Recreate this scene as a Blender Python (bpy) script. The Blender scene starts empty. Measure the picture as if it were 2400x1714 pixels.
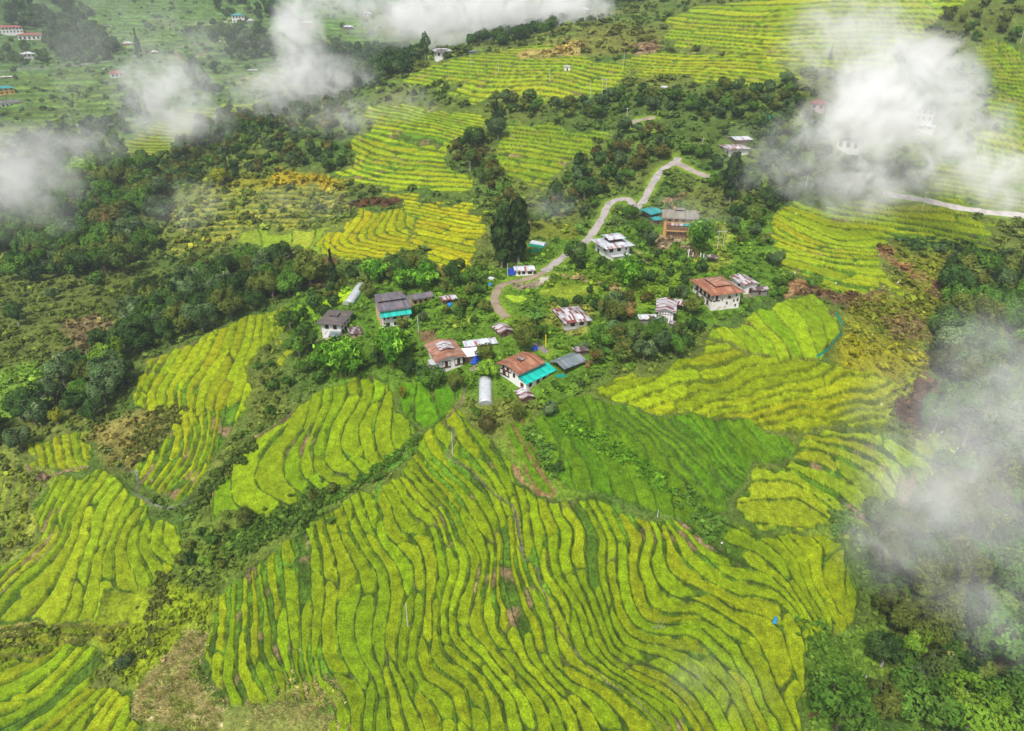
import bpy, math, random
import numpy as np
from mathutils import Vector, Matrix

# ------------------------------------------------------------------ camera, sky, sun, exposure
SC = bpy.context.scene
COL = SC.collection
CAM_Z = 120.0
PITCH = math.radians(28.0)
FPX = 1650.0                      # focal length in photograph pixels (2400 wide)
cam_data = bpy.data.cameras.new('camera')
cam = bpy.data.objects.new('camera', cam_data); COL.objects.link(cam)
cam.location = (0, 0, CAM_Z)
cam.rotation_euler = (math.pi/2 - PITCH, 0, 0)
cam_data.sensor_width = 36.0
cam_data.lens = FPX/2400*36.0
cam_data.clip_start = 1.0
cam_data.clip_end = 9000.0
SC.camera = cam

world = bpy.data.worlds.new('World'); SC.world = world
world.use_nodes = True
wn = world.node_tree
sky = wn.nodes.new('ShaderNodeTexSky'); sky.sky_type = 'NISHITA'
sky.sun_disc = False
SUN_EL, SUN_AZ = math.radians(56), math.radians(205)     # azimuth from +Y, positive to the right
sky.sun_elevation = SUN_EL
sky.sun_rotation = SUN_AZ
sky.dust_density = 4.0; sky.ozone_density = 1.0; sky.air_density = 1.0
bg = wn.nodes['Background']; bg.inputs['Strength'].default_value = 0.095
# a cloudy sky is paler than a clear one: mix the sky's blue towards grey
rgb2bw = wn.nodes.new('ShaderNodeRGBToBW'); mixs = wn.nodes.new('ShaderNodeMix'); mixs.data_type = 'RGBA'
mixs.inputs[0].default_value = 0.72
wn.links.new(sky.outputs[0], rgb2bw.inputs[0])
wn.links.new(sky.outputs[0], mixs.inputs[6]); wn.links.new(rgb2bw.outputs[0], mixs.inputs[7])
wn.links.new(mixs.outputs[2], bg.inputs[0])

sun_d = bpy.data.lights.new('sun', 'SUN'); sun = bpy.data.objects.new('sun', sun_d); COL.objects.link(sun)
sun_d.energy = 2.2; sun_d.angle = math.radians(8); sun_d.color = (1.0, 0.97, 0.92)
sd = Vector((math.sin(SUN_AZ)*math.cos(SUN_EL), math.cos(SUN_AZ)*math.cos(SUN_EL), math.sin(SUN_EL)))
sun.rotation_euler = sd.to_track_quat('Z', 'Y').to_euler()
sun.location = (0, 0, 400)

SC.view_settings.view_transform = 'Standard'
SC.view_settings.look = 'None'
SC.view_settings.gamma = 1.0
SC.view_settings.exposure = 0.70
SC.render.engine = 'CYCLES'
SC.cycles.max_bounces = 10
SC.cycles.diffuse_bounces = 3
SC.cycles.glossy_bounces = 2
SC.cycles.transmission_bounces = 3
SC.cycles.volume_bounces = 8
SC.cycles.transparent_max_bounces = 12
SC.cycles.volume_step_rate = 1.0
SC.cycles.volume_max_steps = 96
SC.cycles.use_denoising = True

random.seed(7)
RNG = np.random.default_rng(11)

# ------------------------------------------------------------------ small numeric helpers
def _hash(ix, iy, s):
    h = (ix.astype(np.int64)*374761393 + iy.astype(np.int64)*668265263 + s*1274126177) & 0x7fffffff
    h = ((h ^ (h >> 13))*1103515245 + 12345) & 0x7fffffff
    h = (h ^ (h >> 16)) & 0xffff
    return h.astype(np.float32)/65535.0
def vn(x, y, s=0):
    ix = np.floor(x); iy = np.floor(y)
    fx = x-ix; fy = y-iy
    fx = fx*fx*(3-2*fx); fy = fy*fy*(3-2*fy)
    a = _hash(ix, iy, s); b = _hash(ix+1, iy, s); c = _hash(ix, iy+1, s); d = _hash(ix+1, iy+1, s)
    return (a+(b-a)*fx)*(1-fy) + (c+(d-c)*fx)*fy
def fbm(x, y, s=0, o=3):
    t = 0; a = 0.5; n = 0
    for k in range(o):
        t = t + a*vn(x, y, s+k*17); n += a; a *= 0.5; x = x*2.03+5.1; y = y*2.03+1.7
    return t/n
def sstep(a, b, x):
    t = np.clip((x-a)/(b-a), 0, 1); return t*t*(3-2*t)
def tps_fit(P, v, lam=0.0):
    P = np.asarray(P, float); v = np.asarray(v, float)
    c = P.mean(0); s = P.std()+1e-9; Q = (P-c)/s
    d2 = ((Q[:, None]-Q[None])**2).sum(-1)
    K = 0.5*d2*np.log(d2+1e-12); n = len(P)
    A = np.zeros((n+3, n+3)); A[:n, :n] = K+lam*np.eye(n)
    A[:n, n] = 1; A[:n, n+1:] = Q; A[n, :n] = 1; A[n+1:, :n] = Q.T
    w = np.linalg.lstsq(A, np.concatenate([v, [0, 0, 0]]), rcond=None)[0]
    return (c, s, Q.astype(np.float32), w)
def tps_eval(m, X, Y):
    c, s, Q, w = m
    x = ((X-c[0])/s).astype(np.float32).ravel(); y = ((Y-c[1])/s).astype(np.float32).ravel()
    out = np.empty(x.shape, np.float32); n = len(Q); wf = w[:n].astype(np.float32)
    for k in range(0, len(x), 60000):
        xs = x[k:k+60000]; ys = y[k:k+60000]
        d2 = (xs[:, None]-Q[None, :, 0])**2 + (ys[:, None]-Q[None, :, 1])**2
        out[k:k+60000] = (0.5*d2*np.log(d2+1e-12)) @ wf + w[n]+w[n+1]*xs+w[n+2]*ys
    return out.reshape(X.shape)
def in_poly(X, Y, P):
    ins = np.zeros(X.shape, bool); n = len(P)
    for i in range(n):
        x0, y0 = P[i]; x1, y1 = P[(i+1) % n]
        if y0 == y1: continue
        c = ((Y > y0) != (Y > y1)) & (X < (x1-x0)*(Y-y0)/(y1-y0)+x0)
        ins ^= c
    return ins
def dist_line(X, Y, P, closed=False):
    d = np.full(X.shape, 1e9, np.float32); n = len(P)
    for i in range(n if closed else n-1):
        x0, y0 = P[i]; x1, y1 = P[(i+1) % n]
        dx = x1-x0; dy = y1-y0; L = dx*dx+dy*dy+1e-9
        t = np.clip(((X-x0)*dx+(Y-y0)*dy)/L, 0, 1)
        d = np.minimum(d, (X-x0-t*dx)**2+(Y-y0-t*dy)**2)
    return np.sqrt(d)

# ------------------------------------------------------------------ terrain heights
def ray(px, py):
    x = (px-1200)/FPX; y = -(py-857)/FPX
    c, s = math.cos(PITCH), math.sin(PITCH)
    return x, c+y*s, -s+y*c
def ctrl(px, py, zrel):
    dx, dy, dz = ray(px, py); k = zrel/dz
    return (dx*k, dy*k, zrel)
CX = [-350, 0, 400, 800, 1200, 1600, 2000, 2400, 2750]
CT = {1714: [-160, -155, -152, -146, -140, -142, -150, -164, -172],
      1450: [-150, -146, -144, -138, -132, -134, -144, -158, -166],
      1200: [-140, -136, -133, -127, -121, -123, -134, -148, -156],
      950:  [-130, -127, -122, -112, -106, -107, -116, -132, -140],
      750:  [-128, -126, -121, -104, -99, -99, -104, -116, -124],
      600:  [-130, -128, -122, -100, -94, -93, -96, -104, -110],
      450:  [-122, -120, -112, -94, -86, -84, -85, -90, -94],
      300:  [-100, -98, -97, -74, -68, -63, -62, -64, -66],
      150:  [-63, -62, -62, -64, -42, -39, -38, -40, -42],
      30:   [-22, -22, -22, -22, -24, -14.5, -12, -12, -12]}
pts = []
for yy, zs in CT.items():
    for xx, zz in zip(CX, zs): pts.append(ctrl(xx, yy, zz))
pts += [ctrl(600, 300, -79), ctrl(700, 250, -72), ctrl(350, 350, -104), ctrl(1040, 150, -43), ctrl(1330, 60, -24),
        ctrl(1430, 15, -13), ctrl(480, 380, -92), ctrl(200, 430, -108), ctrl(1000, 220, -57)]
for azd in range(-68, 69, 17):
    a = math.radians(azd)
    for r_, z_ in ((35, -150-0.15*azd), (1100, 40), (1600, 150), (3200, 480)):
        pts.append((r_*math.sin(a), r_*math.cos(a), z_))
pts = np.array(pts)
T0 = tps_fit(pts[:, :2], pts[:, 2]+CAM_Z, 0.002)
rs = [32.0]
while rs[-1] < 1560:
    r_ = rs[-1]; h = np.interp(r_, [0, 96, 147, 219, 342, 415, 500, 640, 4000], [150, 140, 122, 99, 86, 68, 42, 15, 15])
    rs.append(r_ + min(16, 0.74*(r_*r_+h*h)/(704*(h+0.25*r_))))
RS = np.array(rs, np.float64)
AZ = np.radians(np.arange(-62, 62.001, 0.082))
NI, NJ = len(RS), len(AZ)
DR = np.gradient(RS)
RR, AA = np.meshgrid(RS, AZ, indexing='ij')
GX = (RR*np.sin(AA)); GY = (RR*np.cos(AA))
Z0 = tps_eval(T0, GX, GY).astype(np.float64)
Z0 += (fbm(GX/60, GY/60, 3, 3)-0.5)*np.clip(RR/60, 2, 14)*0.45
def _lookup(Z, x, y):
    r_ = np.hypot(x, y); a = np.arctan2(x, y)
    fi = np.clip(np.interp(r_, RS, np.arange(NI)), 0, NI-1.001); fj = np.clip((a-AZ[0])/(AZ[1]-AZ[0]), 0, NJ-1.001)
    i = fi.astype(int); j = fj.astype(int); u = fi-i; v = fj-j
    return (Z[i, j]*(1-u)+Z[i+1, j]*u)*(1-v) + (Z[i, j+1]*(1-u)+Z[i+1, j+1]*u)*v
def ground(x, y):
    return float(_lookup(ZF, np.array([x], float), np.array([y], float))[0])
def at(px, py, Z=None):
    """the point of the ground the photograph shows at (px, py) of its 2400 x 1714 pixels"""
    Z = Z0 if Z is None else Z
    dx, dy, dz = ray(px, py); a = math.atan2(dx, dy); sl = dz/math.hypot(dx, dy)
    fj = min(max((a-AZ[0])/(AZ[1]-AZ[0]), 0), NJ-1.001); j = int(fj); v = fj-j
    colz = Z[:, j]*(1-v)+Z[:, j+1]*v
    d = colz-(CAM_Z+sl*RS)
    k = np.argmax(d > 0)
    if k == 0: k = NI-1
    t = d[k-1]/(d[k-1]-d[k]) if d[k] != d[k-1] else 0
    r_ = RS[k-1]+(RS[k]-RS[k-1])*t
    return (r_*math.sin(a), r_*math.cos(a), CAM_Z+sl*r_)
ZC = {'Z1': (730, 660, 7.841), 'Z2': (990, 740, 7.841), 'Z3': (1180, 780, 10.336), 'Z4': (1280, 660, 7.106), 'Z5': (1590, 600, 10.83), 'Z6': (1370, 460, 7.106), 'Z7': (1130, 460, 6.245)}
def crop(tag, P):
    """pixel positions read off an enlarged crop of the photograph -> positions in the whole photograph"""
    if tag == 'F': return [(x*1.0554, y*1.0554) for x, y in P]
    if tag in ZC: return [(ZC[tag][0]+x/ZC[tag][2], ZC[tag][1]+y/ZC[tag][2]) for x, y in P]
    y0 = {'T': 0, 'M': 430, 'C': 860, 'B': 1284}[tag[0]]; x0 = 600*(int(tag[1])-1)
    return [(x0+x/3.777, y0+y/3.777) for x, y in P]
def wpoly(tag, P):
    return [at(*p)[:2] for p in crop(tag, P)]
def wguide(segs, step=26):
    """a terrace edge traced over one or more crops -> evenly spaced ground points"""
    px = []
    for k in range(0, len(segs), 2): px += crop(segs[k], segs[k+1])
    out = []
    for (x0, y0), (x1, y1) in zip(px[:-1], px[1:]):
        n = max(1, int(math.hypot(x1-x0, y1-y0)/step))
        for q in range(n): out.append(at(x0+(x1-x0)*q/n, y0+(y1-y0)*q/n)[:2])
    out.append(at(*px[-1])[:2])
    return out
# ------------------------------------------------------------------ the paddies, read off the photograph
# name: (outline crop, outline, crop colour, [(level, crop, points, ...)], options)
YEL = (0.34, 0.35, 0.005); YG = (0.215, 0.29, 0.005); GRN = (0.15, 0.26, 0.006); DGR = (0.085, 0.19, 0.004); PAL = (0.33, 0.42, 0.03)
FIELDS = []
def field(outline, colour, guides, **kw): FIELDS.append((outline, colour, guides, kw))
# the big fan in front of the village
field(('F', [(640,1190),(700,1155),(870,1062),(925,1003),(950,955),(1000,915),(1040,945),(1110,985),(1135,1084),(1240,1096),(1330,1106),(1440,1138),(1560,1180),(1640,1162),(1690,1176),(1760,1184),(1880,1205),(1905,1300),(1870,1400),(1790,1480),(1760,1560),(1790,1680),(1500,1760),(700,1760),(735,1630),(730,1560),(640,1545),(520,1560),(470,1530),(450,1440),(480,1330),(560,1240)]), YG, [
 (0,'B1',[(2010,350),(2040,600),(2030,800),(1965,1000),(1950,1250)]),
 (1,'B1',[(2230,330),(2180,500),(2190,750),(2140,1000),(2170,1240)]),
 (2,'B2',[(10,400),(30,700),(20,950),(60,1150),(110,1350)]),
 (3,'B2',[(110,0),(80,200),(120,450),(150,650),(140,950),(170,1200),(210,1320)]),
 (4,'B2',[(220,0),(170,240),(190,420),(235,600),(230,800),(240,1000),(280,1230)]),
 (5.5,'B2',[(430,0),(425,320),(490,600),(470,800),(460,1000),(540,1250)]),
 (7,'B2',[(560,0),(560,150),(640,430),(570,560),(565,900),(600,1050),(700,1150)]),
 (8,'C2',[(580,1500),(660,1624)],'B2',[(750,180),(775,340),(740,500),(800,750),(810,950),(880,1160),(1060,1290),(1020,1450),(980,1624)]),
 (9,'C2',[(770,1270),(780,1500),(860,1624)],'B2',[(1000,170),(1045,400),(930,560),(930,780),(1000,950)]),
 (10,'C2',[(840,1330),(900,1500),(1000,1624)],'B2',[(1130,240),(1100,480),(1080,750),(1100,990),(1210,1200),(1200,1400)]),
 (11,'C2',[(920,1260),(1050,1450),(1180,1624)],'B2',[(1250,120),(1270,400),(1250,700),(1210,900),(1340,1150),(1350,1400),(1430,1600)]),
 (12,'C2',[(1060,1240),(1150,1400),(1270,1600)],'B2',[(1350,280),(1370,440),(1290,700),(1270,900),(1330,1130),(1600,1380),(1610,1600)]),
 (13,'C2',[(1100,1180),(1230,1360),(1380,1624)],'B2',[(1480,150),(1500,350),(1430,480),(1470,650),(1520,830),(1300,990),(1500,1150),(1740,1330),(1780,1600)]),
 (14,'C2',[(1240,1130),(1480,1370),(1540,1624)],'B2',[(1570,160),(1580,330),(1560,480)]),
 (14,'B2',[(1450,1000),(1700,1200),(1940,1300),(1940,1600)]),
 (15,'C2',[(1260,920),(1330,1100),(1600,1330),(1650,1624)],'B2',[(1690,200),(1680,380),(1620,490),(1600,640),(1700,830),(1920,1100),(2080,1350),(2080,1600)]),
 (16,'C2',[(1310,850),(1400,1040),(1720,1380),(1780,1624)],'B2',[(1780,200),(1750,400),(1740,560),(1750,700),(1860,950),(2120,1130),(2150,1350),(2210,1600)]),
 (17,'C2',[(1370,800),(1450,1050),(1790,1340),(1900,1624)],'B2',[(1920,250),(1870,480),(1880,700),(1920,850),(2100,1050),(2260,1250)],'B3',[(140,1600)]),
 (18,'C2',[(1440,760),(1600,960),(1860,1290),(2020,1624)],'B2',[(2050,300),(2020,600),(2010,830),(2266,1100)],'B3',[(270,1300),(290,1600)]),
 (19,'C2',[(1440,700),(1640,930),(1860,1070),(2020,1290),(2130,1560)],'B2',[(2130,300),(2110,700),(2230,850)],'B3',[(280,1200),(400,1400),(410,1600)]),
 (20,'C2',[(1700,770),(1870,900),(2060,1160),(2200,1440)],'B2',[(2200,200),(2190,500),(2230,750)]),
 (21,'C2',[(1920,650),(1990,870),(2250,1240)],'B3',[(70,180),(80,600),(190,740),(230,950),(480,1200),(640,1350),(680,1620)]),
 (22,'B3',[(110,150),(150,500),(330,860),(500,1060),(780,1250),(960,1500),(1000,1624)]),
 (23,'C3',[(10,1280),(90,1624)],'B3',[(220,200),(310,450),(430,770),(560,930),(640,1030),(850,1190),(1130,1400),(1340,1624)]),
 (24,'C3',[(180,1150),(330,1560)],'B3',[(360,300),(430,480),(560,600),(650,1000)]),
 (26,'C3',[(440,1190),(600,1560)],'B3',[(500,120),(580,420),(640,470)]),
 (27,'C3',[(530,1130),(740,1500)],'B3',[(610,100),(700,300),(700,390),(850,700),(850,870),(1150,970),(1400,1080),(1700,1350),(1840,1624)]),
 (28,'B3',[(880,850),(1250,880),(1560,1010),(1800,1250),(1990,1530)]),
 (29,'C3',[(640,1160),(860,1550)],'B3',[(800,250),(800,370),(880,560),(890,720),(1170,800),(1420,790),(1750,960),(1950,1220),(2080,1430)]),
 (30,'C3',[(870,1310),(960,1600)],'B3',[(1000,290),(1130,650)]),
 (31,'C3',[(930,1190),(1210,1600)],'B3',[(1090,260),(1200,600),(1500,680),(1730,700),(2000,860),(2060,1050),(2180,1300)]),
 (32,'C3',[(1200,1330),(1350,1560)],'B3',[(1100,130),(1300,380),(1560,560),(1860,530),(2100,640),(2220,900),(2230,1300)]),
 (33,'B3',[(1220,90),(1540,290),(1860,480),(2200,640)],'B4',[(130,920),(270,1300)]),
 (34,'C3',[(1290,1320),(1600,1550)],'B3',[(1400,50),(1850,330),(2100,400)],'B4',[(200,560),(400,800)]),
 (36,'C3',[(1400,1300),(1900,1600)],'B4',[(100,320),(380,500),(470,780)]),
 (38,'C4',[(0,1500),(250,1600)],'B4',[(300,330),(520,750)]),
 (40,'C4',[(200,1490),(600,1600)],'B4',[(450,250),(650,650)])], riser=(0.3,1.15), cell=24, ragged=0.8, k=1.15)
# fan left of the middle, below the bamboo
field(('C2', [(-30,650),(150,560),(330,430),(420,320),(600,200),(700,170),(860,100),(1000,80),(1240,90),(1250,440),(1350,520),(1440,600),(1300,700),(1150,860),(940,1000),(730,1130),(560,1160),(380,1300),(0,1370),(-300,1330),(-420,1400),(-460,1180),(-200,900)]), (0.20,0.30,0.006), [
 (0,'C1',[(1870,1170),(1930,1320),(1990,1400)]),
 (1,'C1',[(2240,600),(2060,880),(2000,1010),(2080,1200),(2240,1300)]),
 (2,'C2',[(410,330),(330,600),(110,770),(20,900),(60,1020),(300,1110)]),
 (3,'C2',[(500,330),(440,620),(290,770),(180,900),(380,1000),(560,1120)]),
 (4,'C2',[(600,290),(470,640),(450,940),(620,980),(730,1090)]),
 (5,'C2',[(710,230),(700,400),(580,600),(550,750),(600,900),(750,950),(850,1040)]),
 (6,'C2',[(880,160),(910,290),(850,470),(720,600),(690,780),(710,890),(860,930),(960,1000)]),
 (7,'C2',[(1000,180),(990,300),(900,430),(780,530),(830,700),(900,830),(1060,900)]),
 (8,'C2',[(1100,220),(1040,330),(1010,560),(970,700),(1060,800),(1160,860)]),
 (9,'C2',[(1190,270),(1180,450),(1130,560),(1160,650),(1250,740)])], riser=(0.25,1.1), cell=30, k=1.1)
field(('C2', [(1260,100),(1450,170),(1640,160),(1850,170),(1790,330),(1660,480),(1440,610),(1350,520),(1250,440),(1265,300)]), (0.105,0.24,0.004), [
 (0,'C2',[(1260,300),(1262,450),(1350,520)]), (1,'C2',[(1440,210),(1440,320),(1360,510)]), (2,'C2',[(1590,200),(1570,400),(1660,480)]), (3,'C2',[(1760,200),(1740,330)])], riser=(0.15,0.4), cell=40)
# yellow terraces on the left shoulder
field(('F', [(640,672),(652,700),(625,745),(600,750),(565,790),(553,900),(520,980),(450,1080),(420,1115),(340,1105),(300,1070),(310,1020),(400,960),(310,912),(300,850),(340,805),(430,755),(520,712),(590,690)]), (0.29,0.34,0.006), [
 (0,'C1',[(1400,130),(1420,250),(1415,400)],'C1',[(1480,700),(1400,850),(1290,1060)]),
 (1,'M1',[(1720,1500),(1620,1624)],'C1',[(1540,60),(1500,200),(1480,400)],'C1',[(1560,680),(1530,850),(1340,1110)]),
 (2,'M1',[(1860,1420),(1760,1624)],'C1',[(1620,200),(1620,400),(1650,650),(1660,780),(1480,1000),(1330,1150)]),
 (3,'M1',[(1960,1400),(1880,1624)],'C1',[(1740,30),(1690,200),(1680,430),(1720,650),(1700,800),(1420,1170)]),
 (4,'M1',[(2070,1300),(2060,1450),(1980,1624)],'C1',[(1830,180),(1790,400),(1820,650),(1770,900),(1500,1210)]),
 (5,'M1',[(2170,1260),(2150,1420),(2070,1624)],'C1',[(1970,100),(1900,260),(1890,480),(1880,700),(1860,900),(1560,1200)]),
 (6,'M1',[(2240,1220),(2230,1420),(2190,1624)],'C1',[(2140,100),(2010,300),(2000,500),(1900,680),(1870,920)]),
 (7,'C1',[(2230,200),(2200,400),(2090,640),(1990,800)])], riser=(0.3,1.3), cell=30, k=1.2)
field(('M2', [(115,1110),(190,1085),(300,1050),(315,1090),(225,1220),(170,1350),(230,1480),(345,1640),(200,1640),(140,1440),(128,1300),(90,1220)]), (0.27,0.31,0.01), [(0,'M2',[(90,1110),(90,1400),(250,1640)]),(1,'M2',[(185,1085),(200,1190),(160,1300),(200,1480),(280,1600)]),(2,'M2',[(320,1050),(300,1200),(300,1400),(400,1600)])], riser=(0.2,0.5), cell=30)
# lower left
field(('C1', [(290,640),(400,595),(460,605),(590,600),(760,570),(800,700),(820,800),(760,890),(480,945),(280,880),(390,780),(280,740)]), (0.31,0.36,0.01), [
 (0,'C1',[(440,610),(480,720),(520,900)]),(1,'C1',[(530,620),(570,830)]),(2,'C1',[(600,620),(670,740),(670,900)]),(3,'C1',[(710,580),(730,740),(770,880)]),(4,'C1',[(780,600),(810,700),(805,800)])], riser=(0.2,0.4), cell=60)
field(('F', [(115,1062),(150,1052),(190,1045),(252,1012),(282,1042),(292,1090),(312,1130),(340,1148),(408,1152),(418,1190),(405,1262),(345,1298),(310,1322),(245,1322),(230,1390),(160,1385),(100,1382),(-60,1390),(-60,1250),(20,1240),(75,1200),(100,1130)]), (0.27,0.34,0.01), [
 (-2,'B1',[(-200,230),(0,100)]),
 (0,'C1',[(590,980),(540,1200),(440,1450),(300,1624)],'B1',[(180,90),(0,200)]),
 (1,'C1',[(740,930),(610,1200),(500,1500)],'B1',[(350,50),(200,200),(0,330)]),
 (2,'C1',[(900,870),(700,1200),(560,1450)],'B1',[(440,60),(250,250),(0,430)]),
 (3,'C1',[(1010,850),(750,1220),(600,1400)],'B1',[(600,0),(630,150),(450,350),(300,500),(0,580)]),
 (4,'C1',[(1110,900),(900,1200),(700,1400),(650,1600)],'B1',[(750,40),(780,150),(600,500),(580,620)]),
 (5,'C1',[(1150,1100),(940,1290),(860,1500)],'B1',[(830,30),(780,200),(700,420),(640,600)]),
 (6,'C1',[(1230,1250),(1000,1450),(920,1600)],'B1',[(960,180),(975,380),(830,450)]),
 (7,'C1',[(1250,1310),(1200,1400),(1100,1560)],'B1',[(970,30),(1040,180),(1080,300),(1230,340)]),
 (8,'C1',[(1330,1340),(1210,1480),(1250,1600)],'B1',[(1120,80),(1380,310)]),
 (9,'C1',[(1420,1350),(1310,1450),(1330,1600)],'B1',[(1390,220)]),
 (10,'C1',[(1530,1340),(1410,1440),(1400,1580)]),(11,'C1',[(1610,1340),(1520,1480),(1600,1600)])], riser=(0.25,0.9), cell=34, k=1.2)
field(('B1', [(-250,1050),(0,1010),(380,960),(480,900),(540,865),(680,865),(830,890),(950,870),(965,960),(830,1160),(1090,1230),(1190,1260),(1180,1450),(1240,1624),(1200,1850),(-250,1850)]), (0.26,0.33,0.008), [
 (0,'B1',[(-200,1190),(0,1150),(300,1090),(480,910)]),(1,'B1',[(-200,1270),(0,1220),(380,1080),(560,880)]),
 (2,'B1',[(-200,1440),(0,1410),(150,1410),(500,1230),(650,1050),(720,900)]),(3,'B1',[(0,1510),(350,1400),(600,1250),(800,1000),(830,900)]),
 (4,'B1',[(150,1620),(400,1470),(780,1200),(940,960)]),(5,'B1',[(360,1550),(600,1400),(900,1230)]),(6,'B1',[(590,1624),(600,1450),(880,1300),(960,1230)]),
 (7,'B1',[(750,1624),(760,1500),(900,1340)]),(8,'B1',[(900,1600),(880,1400),(1000,1250)]),(9,'B1',[(1040,1570),(1030,1380),(1120,1260)])], riser=(0.25,0.7), cell=40, k=1.2)
# dark green slope right of the middle
field(('F', [(1275,885),(1320,872),(1352,888),(1410,900),(1455,915),(1560,935),(1605,935),(1690,938),(1760,970),(1768,1000),(1760,1020),(1690,1045),(1660,1085),(1640,1110),(1632,1145),(1560,1185),(1480,1150),(1410,1105),(1350,1105),(1300,1100),(1260,1075),(1210,1000),(1185,940)]), (0.105,0.215,0.006), [
 (0,'C3',[(420,480),(450,600),(570,780),(690,830),(640,1080)]),(1,'C3',[(560,340),(700,600),(830,820),(900,1100)]),(3,'C3',[(860,300),(1000,560),(1290,820),(1420,1100),(1620,1330)]),
 (4,'C3',[(1070,350),(1270,640),(1420,780),(1560,900),(1850,1240)]),(5,'C3',[(1210,400),(1350,620),(1700,880),(2000,1160)]),(6,'C3',[(1380,400),(1500,600),(1700,740),(1900,980),(2080,1100)]),
 (8,'C3',[(1680,490),(1800,680),(1930,900),(2160,1010)]),(9,'C3',[(1860,480),(2000,680),(2150,860),(2266,930)]),(10,'C3',[(2130,520),(2160,660),(2266,740)])], riser=(0.2,0.7), cell=45, soft=0.12, line=(0.06,0.12,0.012), warp=1.8, k=1.5)
field(('C3', [(-60,540),(90,500),(200,700),(330,900),(450,1060),(390,1130),(270,1130),(110,1000),(-20,820)]), (0.13,0.22,0.008), [(0,'C3',[(-40,640),(60,860),(240,1080)]),(1,'C3',[(50,560),(110,740),(250,940),(380,1060)]),(2,'C3',[(150,600),(240,760),(330,900),(470,1060)])], riser=(0.5,0.3), cell=90, line=(0.20,0.115,0.05))
# smooth yellow fields on the right
field(('F', [(1335,860),(1360,842),(1440,822),(1580,772),(1680,782),(1750,785),(1830,795),(2000,830),(2070,845),(2035,880),(1985,905),(1975,935),(1930,955),(1830,945),(1770,962),(1690,938),(1605,935),(1560,932),(1455,912),(1410,897),(1352,885)]), (0.29,0.35,0.006), [
 (0,'C3',[(1560,430),(1900,360),(2110,330)],'C4',[(0,280),(400,170),(700,30)]),
 (1,'C3',[(1400,390),(1700,265),(1950,280),(2110,250)],'C4',[(0,190),(300,90),(500,20)]),
 (2,'C3',[(1180,330),(1270,240),(1480,210),(1700,180),(2000,60),(2200,0)]),
 (3,'C3',[(830,250),(950,160),(1200,140),(1300,50),(1600,-50)]),(4,'C3',[(760,200),(800,110),(1000,80),(1200,60)]),
 (-1,'C3',[(1850,470),(2150,430)],'C4',[(0,370),(300,320),(580,290),(900,260),(1090,180)]),
 (-2,'C4',[(0,500),(300,450),(560,370),(900,380),(1090,330)]),(-3,'C4',[(200,600),(600,530),(850,480),(1110,370)])], riser=(0.2,0.5), cell=60, soft=0.25, line=(0.10,0.14,0.01), k=1.4)
field(('F', [(1590,735),(1640,722),(1690,700),(1760,665),(1830,668),(1860,690),(1868,735),(1862,765),(1815,800),(1690,785),(1585,770)]), (0.24,0.35,0.008), [
 (0,'M3',[(1990,1200),(2160,1420)]),(1,'M4',[(0,1370),(50,1500)]),(2,'M4',[(-30,1260),(120,1370),(180,1510)]),(3,'M4',[(50,1160),(200,1310),(300,1500)]),(4,'M4',[(150,1070),(310,1200),(400,1330),(420,1480)]),
 (5,'M4',[(240,1040),(430,1180),(520,1330),(520,1450)]),(6,'M4',[(370,1050),(520,1150),(620,1270),(640,1330)])], riser=(0.45,0.3), cell=200, fallow=0, line=(0.11,0.09,0.03))
field(('F', [(1770,965),(1830,948),(1930,957),(2040,970),(2065,1000),(2060,1040),(2010,1060),(1995,1110),(2000,1160),(1950,1150),(1900,1160),(1862,1185),(1760,1178),(1680,1170),(1640,1150),(1650,1105),(1690,1050),(1760,1022)]), (0.28,0.35,0.012), [
 (0,'C4',[(0,1400),(300,1440),(630,1480)]),(1,'C4',[(0,1140),(300,1150),(480,1260),(600,1380)]),(2,'C4',[(0,1010),(280,1040),(430,1110),(550,1220),(700,1330)]),(3,'C4',[(210,880),(400,930),(650,1070),(700,1130),(850,1280)]),
 (4,'C4',[(230,790),(450,830),(670,900),(860,1050),(950,1160)]),(5,'C4',[(240,680),(560,700),(800,800),(1000,950),(1070,1040)]),(6,'C4',[(230,640),(540,620),(850,690),(1090,810),(1150,1000)]),(7,'C4',[(350,580),(900,570),(1150,640),(1260,780)])], riser=(0.25,1.0), cell=60, k=1.1)
# terraces right of the big farmhouse
field(('M4', [(0,310),(120,270),(330,180),(600,160),(900,130),(1200,120),(1700,250),(1990,330),(2010,420),(1970,570),(1750,560),(1500,540),(1300,500),(1110,520),(1120,600),(960,640),(1000,740),(1180,900),(1000,985),(700,990),(470,940),(400,870),(130,760),(0,600),(-60,450)]), (0.30,0.35,0.01), [
 (0,'M4',[(470,880),(700,990),(980,980)]),(1,'M4',[(120,740),(370,790),(600,880),(840,950)]),(2,'M4',[(130,650),(380,740),(740,820),(1000,890)]),(3,'M4',[(0,600),(380,680),(700,740),(1000,760)]),
 (5,'M4',[(0,470),(380,600),(700,650),(960,650)]),(7,'M4',[(0,350),(300,520),(560,580),(900,590),(1000,600)]),(9,'M4',[(80,290),(350,420),(620,540),(900,600)]),(11,'M4',[(600,350),(900,380),(1100,420),(1400,450),(1750,530)]),
 (13,'M4',[(450,200),(650,270),(1050,330),(1600,410),(1780,450)]),(15,'M4',[(700,190),(1150,260),(1700,290)])], riser=(0.5,1.6), cell=60, k=.85)
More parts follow.
